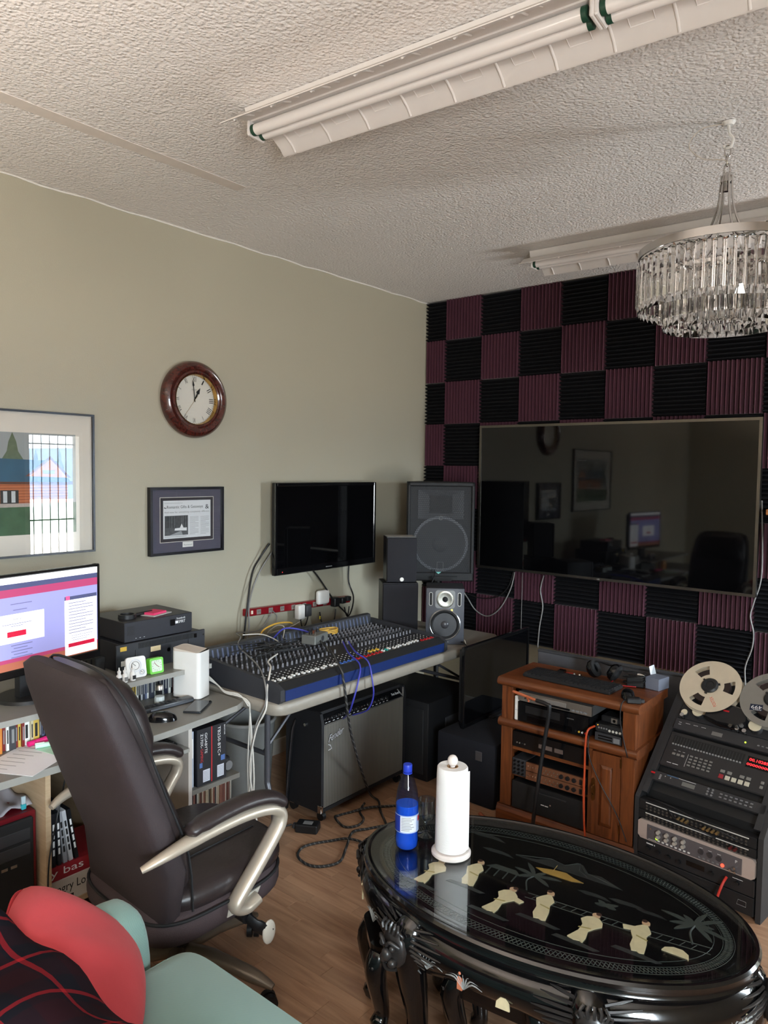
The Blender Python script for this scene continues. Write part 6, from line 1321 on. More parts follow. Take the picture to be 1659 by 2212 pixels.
t = thing('black_camera', 'small black camera on the pedestal shelf right of the cartons', 'camera', (0.83, -2.565, 0.4455), PI/2); pbox('body', BLK, t, -0.025, 0.025, 0.0, 0.06, 0, 0.06, 0.006); MB().cyl((0, 0.0, 0.03), 0.02, 0.02, 18, axis='y', M=T((0, -0.02, 0))).build('lens', GRY, t, 40)
y = -2.765; k = 0
while y < -2.56:
    wd = random.choice((0.004, 0.005, 0.007)); c = random.choice([(196, 176, 150), (120, 70, 60), (214, 208, 196), (60, 56, 58), (170, 150, 130), (150, 96, 80)])
    t = thing('vinyl_record', '%s record sleeve, %s on the lowest pedestal shelf' % (CN[c], nth(k)), 'record', (0.86+random.uniform(-.01, 0), y, 0.1185), 0, 'record sleeves in the desk pedestal')
    pbox('sleeve', mat('sleeve_%d_%d_%d' % c, c, 0.7), t, -0.30, 0.0, 0.0004, wd-0.0004, 0, 0.297); pbox('opening', INKB, t, 0.0, 0.0003, wd*0.4, wd*0.6, 0.01, 0.29)
    y += wd; k += 1
# PC tower, papers, cubby contents on the left
t = thing('computer_tower', 'black computer tower with a dark red edge under the left of the desk', 'computer', (0.86, -3.49, 0), PI/2)
pbox('case', mat('oxblood_metal', (120, 22, 34), 0.4, 0.3), t, -0.105, 0.105, 0.01, 0.45, 0.0, 0.575, 0.006); pbox('front_panel', BLKM, t, -0.105, 0.088, -0.006, 0.012, 0.004, 0.562, 0.005)
for k in range(2): pbox('drive_bay', DRK, t, -0.09, 0.075, -0.009, -0.005, 0.44+k*0.05, 0.48+k*0.05, 0.002)
for k in range(3): pbox('front_port', SILV, t, -0.05+k*0.03, -0.03+k*0.03, -0.008, -0.005, 0.41, 0.419)
t = thing('grey_cloth', 'crumpled pale grey cloth lying on the computer tower', 'cloth', (0.66, -3.49, 0.576))
def cloth(m):
    n = 16; vs = []; fs = []
    for i in range(n+1):
        for j in range(n+1):
            x = -0.2+0.36*i/n; y = -0.12+0.225*j/n
            vs.append((x, y, 0.012+0.009*math.sin(i*0.9+j*0.5)+0.006*math.sin(j*1.3)-max(0, (x-0.13))*0.15))
    for i in range(n):
        for j in range(n): fs.append([i*(n+1)+j, (i+1)*(n+1)+j, (i+1)*(n+1)+j+1, i*(n+1)+j+1])
    m.add(vs, fs)
co = part('cloth_sheet', mat('pale_grey_cotton', (176, 172, 180), 0.9), t, cloth, 80); so = co.modifiers.new('thick', 'SOLIDIFY'); so.thickness = 0.004
t = thing('usb_stick', 'turquoise and clear stick standing on the computer tower edge', 'usb stick', (0.82, -3.415, 0.5765)); pbox('body', mat('turquoise', (60, 176, 190), 0.4), t, -0.006, 0.006, -0.008, 0.008, 0, 0.018, 0.002); pbox('cap', mat('clear_cap', (186, 206, 216), 0.2), t, -0.005, 0.005, -0.007, 0.007, 0.018, 0.045, 0.002)
cable([(0.90, -3.30, 0.715), (0.915, -3.33, 0.62), (0.925, -3.36, 0.52), (0.93, -3.385, 0.40), (0.92, -3.385, 0.2), (0.9, -3.385, 0.01)], 0.003, BLKC, 'black lead hanging along the maple end panel of the desk')
t = thing('paper_sheet', 'printed white sheet of paper on the desk left of the chair', 'paper', (0.80, -3.37, 0.7405), 0.5); pbox('sheet', mat('paper_white', (226, 224, 226), 0.8, var=0.02), t, -0.105, 0.105, -0.148, 0.148, 0, 0.0012)
part('print', INKG, t, lambda m: [m.box(-0.08, -0.01+0.01*(k % 3), -0.12+k*0.03, -0.117+k*0.03, 0.0012, 0.0014) for k in range(7)])
t = thing('green_slip', 'pale green paper slip on the white sheet', 'paper', (0.83, -3.27, 0.742), 0.2); pbox('sheet', mat('mint_paper', (176, 214, 190), 0.8), t, -0.09, 0.07, -0.05, 0.05, 0, 0.001); pbox('fold_line', mat('mint_fold', (140, 180, 158), 0.8), t, -0.09, 0.07, -0.001, 0.001, 0.001, 0.0012)
t = thing('mint_marker', 'pale mint highlighter pen lying on the papers', 'highlighter', (0.76, -3.29, 0.7435), -0.3); part('barrel', mat('mint_plastic', (190, 224, 208), 0.4), t, lambda m: m.tube([(0, -0.05, 0.009), (0, 0.05, 0.009)], 0.009, 10), 50); part('clip', WHT, t, lambda m: m.box(-0.002, 0.002, -0.05, -0.02, 0.018, 0.02))
t = thing('pink_marker', 'bright pink highlighter pen at the edge of the desk papers', 'highlighter', (0.70, -3.27, 0.7405), 0.1); part('barrel', mat('neon_pink', (246, 50, 140), 0.4), t, lambda m: m.tube([(0, -0.05, 0.012), (0, 0.0, 0.012), (0, 0.06, 0.012)], [0.009, 0.012, 0.012], 10, flat=(1.1, 0.9)), 50); part('cap', mat('neon_pink_cap', (230, 30, 120), 0.4), t, lambda m: m.tube([(0, -0.075, 0.012), (0, -0.048, 0.012)], 0.0095, 10), 50)
t = thing('desk_gadget', 'white and grey webcam-like gadget below the monitor', 'gadget', (0.66, -3.19, 0.8665), 0.4); part('shell', mat('pale_gadget', (186, 184, 184), 0.4), t, lambda m: m.rbox(-0.03, 0.03, -0.035, 0.035, 0, 0.06, 0.015, seg=3), 50); MB().cyl((0.03, 0.0, 0.02), 0.012, 0.003, 16, axis='x').build('lens', BLKG, t)
# cubby
t = thing('game_box', 'white lettered board box at the bottom of the desk cubby', 'box', (0.855, -3.21, 0.2085)); pbox('carton', mat('white_carton', (214, 208, 202), 0.6), t, -0.3, 0.0, -0.145, 0.14, 0, 0.085)
part('lettering', INKB, t, lambda m: m.text('Angry Lo', MX((0.0004, -0.135, 0.03), (0, 1, 0), (0, 0, 1)), w=0.13, h=0.04)); pbox('shadow_print', INKB, t, 0.0, 0.0004, -0.14, -0.05, 0.006, 0.022)
t = thing('red_book', 'red book with white lettering lying on the white board box', 'book', (0.85, -3.21, 0.294)); pbox('cover', mat('red_cover', (156, 36, 48), 0.5), t, -0.22, 0.0, -0.14, 0.13, 0, 0.05); part('lettering', INKW, t, lambda m: m.text('y bas', MX((0.0004, -0.13, 0.008), (0, 1, 0), (0, 0, 1)), w=0.12, h=0.034))
for q, (c, lean) in enumerate((((30, 30, 34), 0.0), ((40, 42, 46), 0.03), ((150, 152, 158), 0.1), ((190, 192, 196), 0.14), ((24, 24, 26), 0.16))):
    t = thing('film_case', ['black film case next to the maple panel', 'charcoal film case second from the maple panel', 'grey leaning film case in the cubby', 'pale grey leaning film case in the cubby', 'black leaning film case behind the chair back'][q], 'film case', (0.845, -3.332+q*0.021, 0.3445))
    t.rotation_euler = (lean, 0, 0)
    pbox('case', mat('film_%d' % q, c, 0.35), t, -0.135, 0.0, 0, 0.014, 0, 0.19); part('title', INKW if q < 2 or q == 4 else INKB, t, lambda m: [m.box(0, 0.0005, 0.004, 0.0105, 0.04+j*0.03, 0.062+j*0.03) for j in range(4)])

# ============================================================ office chair
LEA = mat('dark_brown_leather', (44, 36, 36), 0.38, var=0.25, scale=9, bump=0.25, bscale=60); FAB = mat('worn_brown_fabric', (62, 49, 51), 0.8, var=0.25, scale=6, bump=0.2, bscale=300); CHAMP = mat('champagne_metal', (186, 174, 158), 0.38, 0.45, var=0.02)
def softbox(m, rows, n=24, p=3.2):
    """rows: list of (center Vector, half-x vec, half-y vec); superellipse sections lofted"""
    vs = []; fs = []
    for c, hx, hy in rows:
        c = Vector(c); hx = Vector(hx); hy = Vector(hy)
        for k in range(n):
            a = 2*PI*k/n; ca, sa = math.cos(a), math.sin(a)
            vs.append(c+hx*math.copysign(abs(ca)**(2/p), ca)+hy*math.copysign(abs(sa)**(2/p), sa))
    L = len(rows)
    for l in range(L-1):
        for k in range(n): fs.append([l*n+k, l*n+(k+1) % n, (l+1)*n+(k+1) % n, (l+1)*n+k])
    fs.append(list(range(n-1, -1, -1))); fs.append([(L-1)*n+k for k in range(n)]); m.add(vs, fs)
def office_chair():
    # local: faces +y, origin on the floor under the seat
    t = thing('office_chair', 'dark brown leather office chair with champagne arms at the desk', 'chair', (1.272, -3.075, 0), -0.04)
    W2 = 0.27
    # backrest shell (rear) and padded front, leaning back (-y)
    def yb(z): return -0.205-0.37*max(0, z-0.56)
    rr = []
    for z, w, d in ((0.36, 0.21, 0.03), (0.40, 0.235, 0.045), (0.55, 0.262, 0.055), (0.75, 0.268, 0.058), (0.95, 0.262, 0.055), (1.08, 0.245, 0.05), (1.14, 0.22, 0.042), (1.165, 0.17, 0.022)):
        rr.append(((0, yb(z), z), (w, 0, 0), (0, d, 0.0)))
    part('backrest_shell', mat('dark_back_fabric', (48, 38, 40), 0.7, var=0.25, scale=6, bump=0.2, bscale=300), t, lambda m: softbox(m, rr, 28, 3.6), 60)
    pr2 = []
    for z, w, d in ((0.44, 0.19, 0.02), (0.50, 0.225, 0.05), (0.65, 0.24, 0.07), (0.80, 0.235, 0.06), (0.90, 0.235, 0.045), (0.905, 0.235, 0.04), (0.96, 0.235, 0.10), (1.04, 0.23, 0.115), (1.11, 0.21, 0.095), (1.15, 0.17, 0.05)):
        pr2.append(((0, yb(z)+0.052, z), (w, 0, 0), (0, d*0.8, 0.0)))
    bk = part('back_cushion', LEA, t, lambda m: softbox(m, pr2, 28, 2.6), 60)
    part('piping', BLKM, bk, lambda m: m.tube(smoothpath([(s*0.258, yb(z)+0.05, z) for s, z in ((1, 0.42), (1, 0.6), (1, 0.8), (1, 1.0), (0.9, 1.1), (0.6, 1.16), (0, 1.172), (-0.6, 1.16), (-0.9, 1.1), (-1, 1.0), (-1, 0.8), (-1, 0.6), (-1, 0.42))], 3), 0.004, 6), 60)
    # seat
    def seat(m, z0, z1, w, y0, y1, p):
        n = 9; rows_ = []
        for k in range(n):
            f = k/(n-1); z = z0+(z1-z0)*f; s = 1-0.14*abs(2*f-1)**3
            rows_.append(((0, (y0+y1)/2, z), (w*s, 0, 0), (0, (y1-y0)/2*s, (y1-y0)/2*0.05)))
        softbox(m, rows_, 32, p)
    part('seat_base', FAB, t, lambda m: seat(m, 0.315, 0.43, W2, -0.28, 0.245, 4.0), 60)
    sc_ = part('seat_cushion', LEA, t, lambda m: seat(m, 0.40, 0.485, 0.262, -0.25, 0.265, 3.4), 60)
    part('seat_piping', BLKM, sc_, lambda m: m.tube([(0.272*math.copysign(abs(math.cos(a))**0.55, math.cos(a)), -0.015+0.262*math.copysign(abs(math.sin(a))**0.55, math.sin(a)), 0.405+0.013*math.sin(a)) for a in [2*PI*k/48 for k in range(48)]], 0.005, 6, closed=True), 60)
    for x in (-0.09, 0.09): part('seat_seam', BLKM, sc_, lambda m: m.tube([(x, -0.2, 0.478), (x, 0.0, 0.489), (x, 0.2, 0.498)], 0.003, 5), 60)
    for s in (-1, 1):
        x = s*0.296
        P = [(x*0.94, -0.335, 0.625), (x, -0.27, 0.648), (x, -0.15, 0.665), (x, 0.0, 0.672), (x, 0.10, 0.66), (x, 0.145, 0.635), (x, 0.145, 0.60), (x, 0.12, 0.565), (x*0.98, 0.06, 0.49), (x*0.96, 0.0, 0.42), (x*0.95, -0.02, 0.385), (x*0.94, 0.02, 0.362), (x*0.93, 0.07, 0.375)]
        Q = smoothpath(P, 5)
        arm = part('arm_frame', CHAMP, t, lambda m: m.tube(Q, [0.012+0.016*min(1, i/9) for i in range(len(Q))], 12, flat=(1.0, 0.72)), 60)
        pad = smoothpath([(x, -0.20, 0.688), (x, -0.12, 0.704), (x, 0.0, 0.712), (x, 0.09, 0.70), (x, 0.14, 0.675), (x, 0.155, 0.655)], 4)
        part('arm_pad', LEA, t, lambda m: m.tube(pad, [0.012]+[0.026]*2+[0.031]*(len(pad)-6)+[0.027, 0.022, 0.014], 12, flat=(1.15, 0.72)), 60)
        part('arm_mount', mat('pale_mount', (206, 200, 188), 0.4, 0.3), arm, lambda m: m.prism([(-0.04, 0.352), (0.06, 0.352), (0.09, 0.40), (0.05, 0.395), (0.02, 0.42), (-0.03, 0.40)], x*0.89-0.008, x*0.89+0.008, MX((0, 0, 0), (0, 1, 0), (0, 0, 1), (1, 0, 0))), 30)
    pbox('mechanism', BLKM, t, -0.08, 0.09, -0.12, 0.12, 0.28, 0.325, 0.006)
    part('gas_lift', BLK, t, lambda m: m.cyl((0, -0.03, 0.09), 0.028, 0.12, 18).cyl((0, -0.03, 0.2), 0.018, 0.09, 16), 40)
    lv = part('tilt_lever', BLK, t, lambda m: m.cyl((0.09, 0.07, 0.285), 0.02, 0.14, 14, axis='x').tube(smoothpath([(0.23, 0.07, 0.285), (0.26, 0.085, 0.265), (0.27, 0.13, 0.225)]), [0.016]*6+[0.02]*6+[0.012], 10, flat=(0.6, 1.2)), 50)
    MB().ball((0.278, 0.12, 0.235), 0.03, 14, 10, sc=(0.3, 0.9, 1.35)).build('lever_pad', mat('cream_pad', (214, 206, 192), 0.4), lv, 60)
    for k in range(5):
        a = math.radians(23+72*k)
        d = Vector((math.cos(a), math.sin(a), 0)); c0 = Vector((0, -0.03, 0))
        lg = part('base_leg', mat('taupe_base', (120, 108, 94), 0.35, 0.3), t, lambda m: m.tube(smoothpath([c0+Vector((0, 0, 0.125)), c0+d*0.12+Vector((0, 0, 0.125)), c0+d*0.26+Vector((0, 0, 0.10)), c0+d*0.345+Vector((0, 0, 0.075))], 4), [0.03]*5+[0.027]*4+[0.024, 0.02, 0.016, 0.012], 10, flat=(1.0, 0.75)), 60)
        wp = c0+d*0.33
        part('caster', BLK, lg, lambda m: m.cyl((0, -0.022, 0.026), 0.026, 0.018, 16, axis='y', M=T(wp) @ RZ(a+0.7)).cyl((0, 0.004, 0.026), 0.026, 0.018, 16, axis='y', M=T(wp) @ RZ(a+0.7)), 40)
office_chair()
# ============================================================ green sofa, pillow, plaid throw
def weave(name, c1, c2, sc_=160.0, plaid=False):
    m = bpy.data.materials.new(name); m.use_nodes = True; n = m.node_tree; b = n.nodes['Principled BSDF']
    tc = n.nodes.new('ShaderNodeTexCoord'); ck = n.nodes.new('ShaderNodeTexChecker'); ck.inputs['Scale'].default_value = sc_
    nz = n.nodes.new('ShaderNodeTexNoise'); nz.inputs['Scale'].default_value = 14; mx = n.nodes.new('ShaderNodeMix'); mx.data_type = 'RGBA'; mx.inputs[0].default_value = 0.3
    n.links.new(tc.outputs['Object'], ck.inputs['Vector']); n.links.new(tc.outputs['Object'], nz.inputs['Vector'])
    ck.inputs['Color1'].default_value = lin(c1)+(1,); ck.inputs['Color2'].default_value = lin(c2)+(1,)
    cr = n.nodes.new('ShaderNodeValToRGB'); cr.color_ramp.elements[0].color = lin(c2)+(1,); cr.color_ramp.elements[1].color = lin(c1)+(1,)
    n.links.new(nz.outputs['Fac'], cr.inputs[0]); n.links.new(ck.outputs['Color'], mx.inputs[6]); n.links.new(cr.outputs[0], mx.inputs[7])
    n.links.new(mx.outputs[2], b.inputs['Base Color']); b.inputs['Roughness'].default_value = 0.9; b.inputs['Sheen Weight'].default_value = 0.25; b.inputs['Specular IOR Level'].default_value = 0.2
    bp = n.nodes.new('ShaderNodeBump'); bp.inputs['Strength'].default_value = 0.25; bp.inputs['Distance'].default_value = 0.002
    n.links.new(ck.outputs['Fac'], bp.inputs['Height']); n.links.new(bp.outputs[0], b.inputs['Normal']); return m
SG = weave('sage_weave', (134, 166, 158), (120, 154, 147), 420.0)
def sofa():
    t = thing('sofa', 'sage green woven sofa in the left foreground', 'sofa', (2.3, -3.72, 0))
    pbox('base', SG, t, -0.84, 0.84, -0.32, 0.33, 0.06, 0.27, 0.02, 2)
    def cush(m, x0, x1, y0, y1, z0, z1):
        rows_ = []; n = 11
        for k in range(n):
            f = k/(n-1); s = 1-0.10*abs(2*f-1)**4; z = z0+(z1-z0)*f
            rows_.append((((x0+x1)/2, (y0+y1)/2, z), ((x1-x0)/2*(1-0.045*abs(2*f-1)**4), 0, 0), (0, (y1-y0)/2*s, 0)))
        softbox(m, rows_, 44, 9)
    for x0, x1 in ((-0.625, -0.0), (0.0, 0.625)): part('seat_cushion', SG, t, lambda m: cush(m, x0+0.003, x1-0.003, -0.14, 0.37, 0.265, 0.455), 60)
    for s in (-1, 1):
        x = s*0.74
        part('arm', SG, t, lambda m: softbox(m, [((x, yy, 0.34), (0.11*q, 0, 0), (0, 0, 0.235*q2)) for yy, q, q2 in ((-0.40, 1, 1), (0.2, 1, 1), (0.235, 0.97, 0.985), (0.25, 0.88, 0.94), (0.255, 0.7, 0.85))], 32, 3.2), 60)
    part('backrest', SG, t, lambda m: softbox(m, [((x, -0.27, 0.40), (0, 0.125*q, 0.0), (0, -0.03, 0.29*q)) for x, q in ((-0.84, 0.9), (-0.82, 1), (0.82, 1), (0.84, 0.9))], 28, 3), 60)
    for x in (-0.76, 0.76):
        for y in (-0.26, 0.26): MB().cyl((x, y, 0), 0.022, 0.065, 12, 0.03).build('foot', BLK, t, 40)
sofa()
def pillow():
    nrm = Vector((0.36, 0.55, 0.76)).normalized(); u = Vector((0.86, -0.5, 0.0)).normalized(); u = (u-nrm*u.dot(nrm)).normalized(); v = nrm.cross(u)
    t = thing('throw_pillow', 'coral red velvet pillow leaning in the sofa corner', 'pillow', M=MX((1.685, -3.695, 0.56), u, v, nrm))
    def shape(m):
        N = 22; vs = []; fs = []
        for sgn in (1, -1):
            for i in range(N+1):
                for j in range(N+1):
                    a = -1+2*i/N; b = -1+2*j/N
                    e = max(0, (1-abs(a)**2.6))*max(0, (1-abs(b)**2.6)); pin = 1-0.10*(1-abs(a*b))*max(abs(a), abs(b))**2 * 0.0
                    k_ = 1-0.13*a*a*b*b; x = 0.205*a*k_; y = 0.195*b*k_
                    vs.append((x, y, sgn*(0.085*e**0.5+0.002)+0.004*math.sin(7*a+3*b)*e))
        n = (N+1)**2
        for q in range(2):
            for i in range(N):
                for j in range(N):
                    f = [q*n+i*(N+1)+j, q*n+(i+1)*(N+1)+j, q*n+(i+1)*(N+1)+j+1, q*n+i*(N+1)+j+1]
                    fs.append(f if q == 0 else f[::-1])
        m.add(vs, fs)
    part('cushion', mat('coral_red_velvet', (190, 58, 64), 0.85, var=0.18, scale=6, sheen=0.08, bump=0.2, bscale=40), t, shape, 80)
    part('seam', mat('coral_seam', (170, 40, 46), 0.85), t, lambda m: m.tube([(0.203*math.copysign(abs(math.cos(a))**0.42, math.cos(a)), 0.193*math.copysign(abs(math.sin(a))**0.42, math.sin(a)), 0) for a in [2*PI*(k+0.5)/60 for k in range(60)]], 0.004, 5, closed=True))
pillow()
def throw():
    m_ = bpy.data.materials.new('navy_red_plaid'); m_.use_nodes = True; n = m_.node_tree; b = n.nodes['Principled BSDF']
    uv = n.nodes.new('ShaderNodeUVMap'); sp = n.nodes.new('ShaderNodeSeparateXYZ'); n.links.new(uv.outputs[0], sp.inputs[0])
    def band(o, per, wdt, ph=0.0):
        a = n.nodes.new('ShaderNodeMath'); a.operation = 'ADD'; a.inputs[1].default_value = ph; n.links.new(sp.outputs[o], a.inputs[0])
        f = n.nodes.new('ShaderNodeMath'); f.operation = 'FLOORED_MODULO'; f.inputs[1].default_value = per; n.links.new(a.outputs[0], f.inputs[0])
        l = n.nodes.new('ShaderNodeMath'); l.operation = 'LESS_THAN'; l.inputs[1].default_value = wdt; n.links.new(f.outputs[0], l.inputs[0]); return l
    s1, s2 = band(0, 0.155, 0.012), band(1, 0.14, 0.012)
    w1, w2 = band(0, 0.155, 0.085, 0.05), band(1, 0.14, 0.07, 0.05)
    ad = n.nodes.new('ShaderNodeMath'); ad.operation = 'ADD'; n.links.new(s1.outputs[0], ad.inputs[0]); n.links.new(s2.outputs[0], ad.inputs[1])
    aw = n.nodes.new('ShaderNodeMath'); aw.operation = 'ADD'; n.links.new(w1.outputs[0], aw.inputs[0]); n.links.new(w2.outputs[0], aw.inputs[1])
    hw = n.nodes.new('ShaderNodeMath'); hw.operation = 'MULTIPLY'; hw.inputs[1].default_value = 0.5; n.links.new(aw.outputs[0], hw.inputs[0])
    hs = n.nodes.new('ShaderNodeMath'); hs.operation = 'MULTIPLY'; hs.inputs[1].default_value = 0.5; n.links.new(ad.outputs[0], hs.inputs[0])
    c0 = n.nodes.new('ShaderNodeMix'); c0.data_type = 'RGBA'; c0.inputs[6].default_value = lin((38, 17, 24))+(1,); c0.inputs[7].default_value = lin((20, 20, 28))+(1,); n.links.new(hw.outputs[0], c0.inputs[0])
    c1 = n.nodes.new('ShaderNodeMix'); c1.data_type = 'RGBA'; c1.inputs[7].default_value = lin((150, 30, 38))+(1,); n.links.new(c0.outputs[2], c1.inputs[6]); n.links.new(hs.outputs[0], c1.inputs[0])
    n.links.new(c1.outputs[2], b.inputs['Base Color']); b.inputs['Roughness'].default_value = 1.0; b.inputs['Specular IOR Level'].default_value = 0.1
    t = thing('plaid_throw', 'navy and red plaid throw draped over the sofa back beside the pillow', 'blanket', (1.98, -3.95, 0))
    # path over the backrest: front hem, crest, rear hem
    path = [(0.20, 0.50), (0.19, 0.58), (0.165, 0.665), (0.12, 0.72), (0.05, 0.745), (-0.04, 0.738), (-0.11, 0.70), (-0.17, 0.64), (-0.19, 0.5), (-0.195, 0.35)]
    P2 = smoothpath([(0, y, z) for y, z in path], 3); N = 26; vs = []; fs = []; uvs = []; L = len(P2)
    for i in range(N+1):
        x = -0.45+0.95*i/N
        for j, p in enumerate(P2):
            wv = 0.010*math.sin(9*x+0.5*j)+0.007*math.sin(21*x-0.3*j)
            vs.append((x+0.05*(j/L), p.y+wv*0.8+0.02*math.sin(3*x), p.z+wv+0.012)); uvs.append((x+0.3*j/L*0.2, j*0.027))
    for i in range(N):
        for j in range(L-1): fs.append([i*L+j, i*L+j+1, (i+1)*L+j+1, (i+1)*L+j])
    o = MB().add(vs, fs).build('throw_cloth', m_, t, 80)
    ul = o.data.uv_layers.new(name='UVMap')
    for p in o.data.polygons:
        for li, vi in zip(p.loop_indices, p.vertices): ul.data[li].uv = uvs[vi]
    so = o.modifiers.new('thick', 'SOLIDIFY'); so.thickness = 0.008
throw()

# ============================================================ oval lacquer coffee table
LAC = mat('black_lacquer', (14, 13, 14), 0.16, var=0.05, coat=0.6); LACC = mat('carved_lacquer', (44, 41, 40), 0.38, var=0.3, scale=40, coat=0.2)
IV = mat('soapstone_inlay', (226, 212, 172), 0.4, var=0.15, scale=60); SIL = mat('silver_line_paint', (150, 152, 150), 0.45, var=0.2); GRN_ = mat('grey_green_paint', (62, 68, 64), 0.5, var=0.3); SKIN = mat('inlay_face', (214, 176, 140), 0.5); GOLD = mat('gilt_paint', (176, 140, 72), 0.4, var=0.3); DGP = mat('dark_grey_paint', (44, 47, 46), 0.5, var=0.3)
TA, TB = 0.614, 0.372
def coffee_table():
    t = thing('coffee_table', 'oval black lacquer coffee table with carved apron and inlaid figures', 'table', (2.276, -2.49, 0), math.radians(6.34))
    NN = 96
    part('rim', LAC, t, lambda m: m.lathe([(-0.055, 0.446), (-0.03, 0.450), (-0.016, 0.455), (-0.010, 0.462), (-0.002, 0.462), (0.004, 0.455), (0.004, 0.446), (-0.004, 0.440), (-0.004, 0.432), (0.0, 0.424), (-0.006, 0.414), (-0.05, 0.410)], NN, ea=(TA, TB), closed=True), 35)
    part('top_panel', LAC, t, lambda m: m.lathe([(-0.05, 0.43), (-0.05, 0.449)], NN, ea=(TA, TB)))
    gt = part('glass_top', glassy('table_glass', (252, 253, 253)), t, lambda m: m.lathe([(-0.02, 0.4565), (-0.02, 0.4615)], NN, ea=(TA, TB)))
    def at(u, v, z=0.4492): return T((u, v, z))
    # lattice border
    bd = MB()
    nz = 132
    def ep(a, o): return Vector(((TA+o)*math.cos(a), (TB+o)*math.sin(a), 0.4497))
    for k in range(nz):
        a0, a1 = 2*PI*k/nz, 2*PI*(k+1)/nz; am = (a0+a1)/2
        for p, q in ((ep(a0, -0.066), ep(am, -0.088)), (ep(am, -0.088), ep(a1, -0.066)), (ep(a0, -0.088), ep(am, -0.066)), (ep(am, -0.066), ep(a1, -0.088))): bd.tube([p, q], 0.0013, 3, cap=False)
        for o in (-0.062, -0.092): bd.tube([ep(a0, o), ep(a1, o)], 0.0009, 3, cap=False)
    o = bd.build('lattice_border', GRN_, t); o['kind'] = 'stuff'
    part('inner_line', GRN_, t, lambda m: m.tube([ep(2*PI*k/NN, -0.115) for k in range(NN)], 0.0009, 4, closed=True))
    # six robed figures
    body = [(-0.020, 0.0), (-0.006, -0.004), (0.004, 0.002), (0.014, -0.002), (0.018, 0.02), (0.014, 0.05), (0.022, 0.07), (0.030, 0.088), (0.022, 0.104), (0.010, 0.116), (-0.004, 0.118), (-0.014, 0.108), (-0.022, 0.09), (-0.012, 0.07), (-0.014, 0.04)]
    figs = [(-0.33, -0.187, 0.0), (-0.203, -0.118, 0.12), (-0.086, -0.205, -0.12), (0.05, -0.161, 0.1), (0.172, -0.194, -0.1), (0.325, -0.151, 0.06)]
    for k, (u, v, r) in enumerate(figs):
        fl = Matrix.Diagonal(((-1 if k % 2 else 1)*1.15, 1.12, 1, 1)); A = at(u+0.005, v) @ RZ(r) @ fl
        pts = [(x+0.004*math.sin(k*3+i), y) for i, (x, y) in enumerate(body)]
        if k % 2: pts = pts[::-1]
        fg = part('inlaid_figure', IV, t, lambda m: m.prism(pts, 0, 0.003, A))
        part('inlaid_head', SKIN, fg, lambda m: m.cyl((0.0, 0.127, 0.0), 0.010, 0.0034, 14, M=A)); part('inlaid_hair', mat('brown_hair_inlay', (70, 44, 34), 0.5), fg, lambda m: m.cyl((0.004, 0.134, 0.0), 0.007, 0.0036, 10, M=A))
        part('robe_fold', mat('soapstone_shade', (176, 160, 104), 0.5), fg, lambda m: m.prism([(-0.016, 0.05), (0.012, 0.06), (0.012, 0.065), (-0.016, 0.055)][::(1 if k % 2 == 0 else -1)], 0.003, 0.0034, A))
        if k in (2, 5): part('inlaid_sleeve', IV, fg, lambda m: m.prism([(0.01, 0.085), (0.045, 0.078), (0.05, 0.094), (0.012, 0.102)][::(1 if k % 2 == 0 else -1)], 0, 0.0028, A))
        gr = part('ground_tuft', DGP, t, lambda m: m.prism([(-0.06, -0.01), (0.06, -0.016), (0.075, -0.006), (0.01, 0.004), (-0.05, 0.004)], 0, 0.0007, at(u, v-0.006)))
    part('crescent_stone', IV, t, lambda m: m.prism([(-0.035, 0.0), (-0.03, 0.016), (-0.01, 0.028), (0.014, 0.028), (0.032, 0.014), (0.036, -0.006), (0.026, -0.002)][::-1], 0, 0.003, at(0.42, -0.105)))
    # boat, mountains, trees, pavilion, fence, clouds
    part('boat', GOLD, t, lambda m: m.prism([(-0.075, 0.008), (-0.04, -0.008), (0.05, -0.008), (0.085, 0.004), (0.05, 0.014), (0.02, 0.03), (-0.02, 0.026)], 0, 0.0012, at(0.02, 0.092)).tube([(0.0, 0.10, 0.45), (0.0, 0.15, 0.45)], 0.0012, 4))
    part('mountains', DGP, t, lambda m: m.prism([(-0.16, 0.0), (0.2, -0.01), (0.12, 0.03), (0.08, 0.024), (0.05, 0.065), (0.03, 0.07), (0.0, 0.03), (-0.05, 0.045), (-0.09, 0.015)], 0, 0.0007, at(0.02, 0.135)))
    part('mountain_lines', SIL if False else GRN_, t, lambda m: m.tube([(-0.14, 0.137, 0.4502), (-0.03, 0.178, 0.4502), (0.02, 0.165, 0.4502), (0.06, 0.203, 0.4502), (0.09, 0.16, 0.4502), (0.21, 0.128, 0.4502)], 0.0012, 4).tube([(0.06, 0.203, 0.4502), (0.07, 0.16, 0.4502), (0.1, 0.14, 0.4502)], 0.001, 4))
    def leafy(name, u, v, n, L, spread, m_=None):
        pm = MB(at(u, v, 0.4494))
        for k in range(n):
            a = PI/2+spread*(k/(n-1)-0.5); d = Vector((math.cos(a), math.sin(a), 0)); s = Vector((-d.y, d.x, 0)); Lk = L*(0.75+0.25*math.sin(k*2.3)); cv = 0.25*(1 if math.cos(a) > 0 else -1)
            pts = []
            for f, w in ((0, 0.001), (0.3, 0.007), (0.6, 0.008), (0.85, 0.005), (1, 0.0005)):
                c = d*(Lk*f)+s*(-cv*Lk*f*f); pts.append((c+s*w, c-s*w))
            outl = [(p[0].x, p[0].y) for p in pts]+[(p[1].x, p[1].y) for p in reversed(pts)]
            pm.prism(outl[::-1], 0, 0.0008+0.0001*k)
        pm.build(name, m_ or GRN_, t)
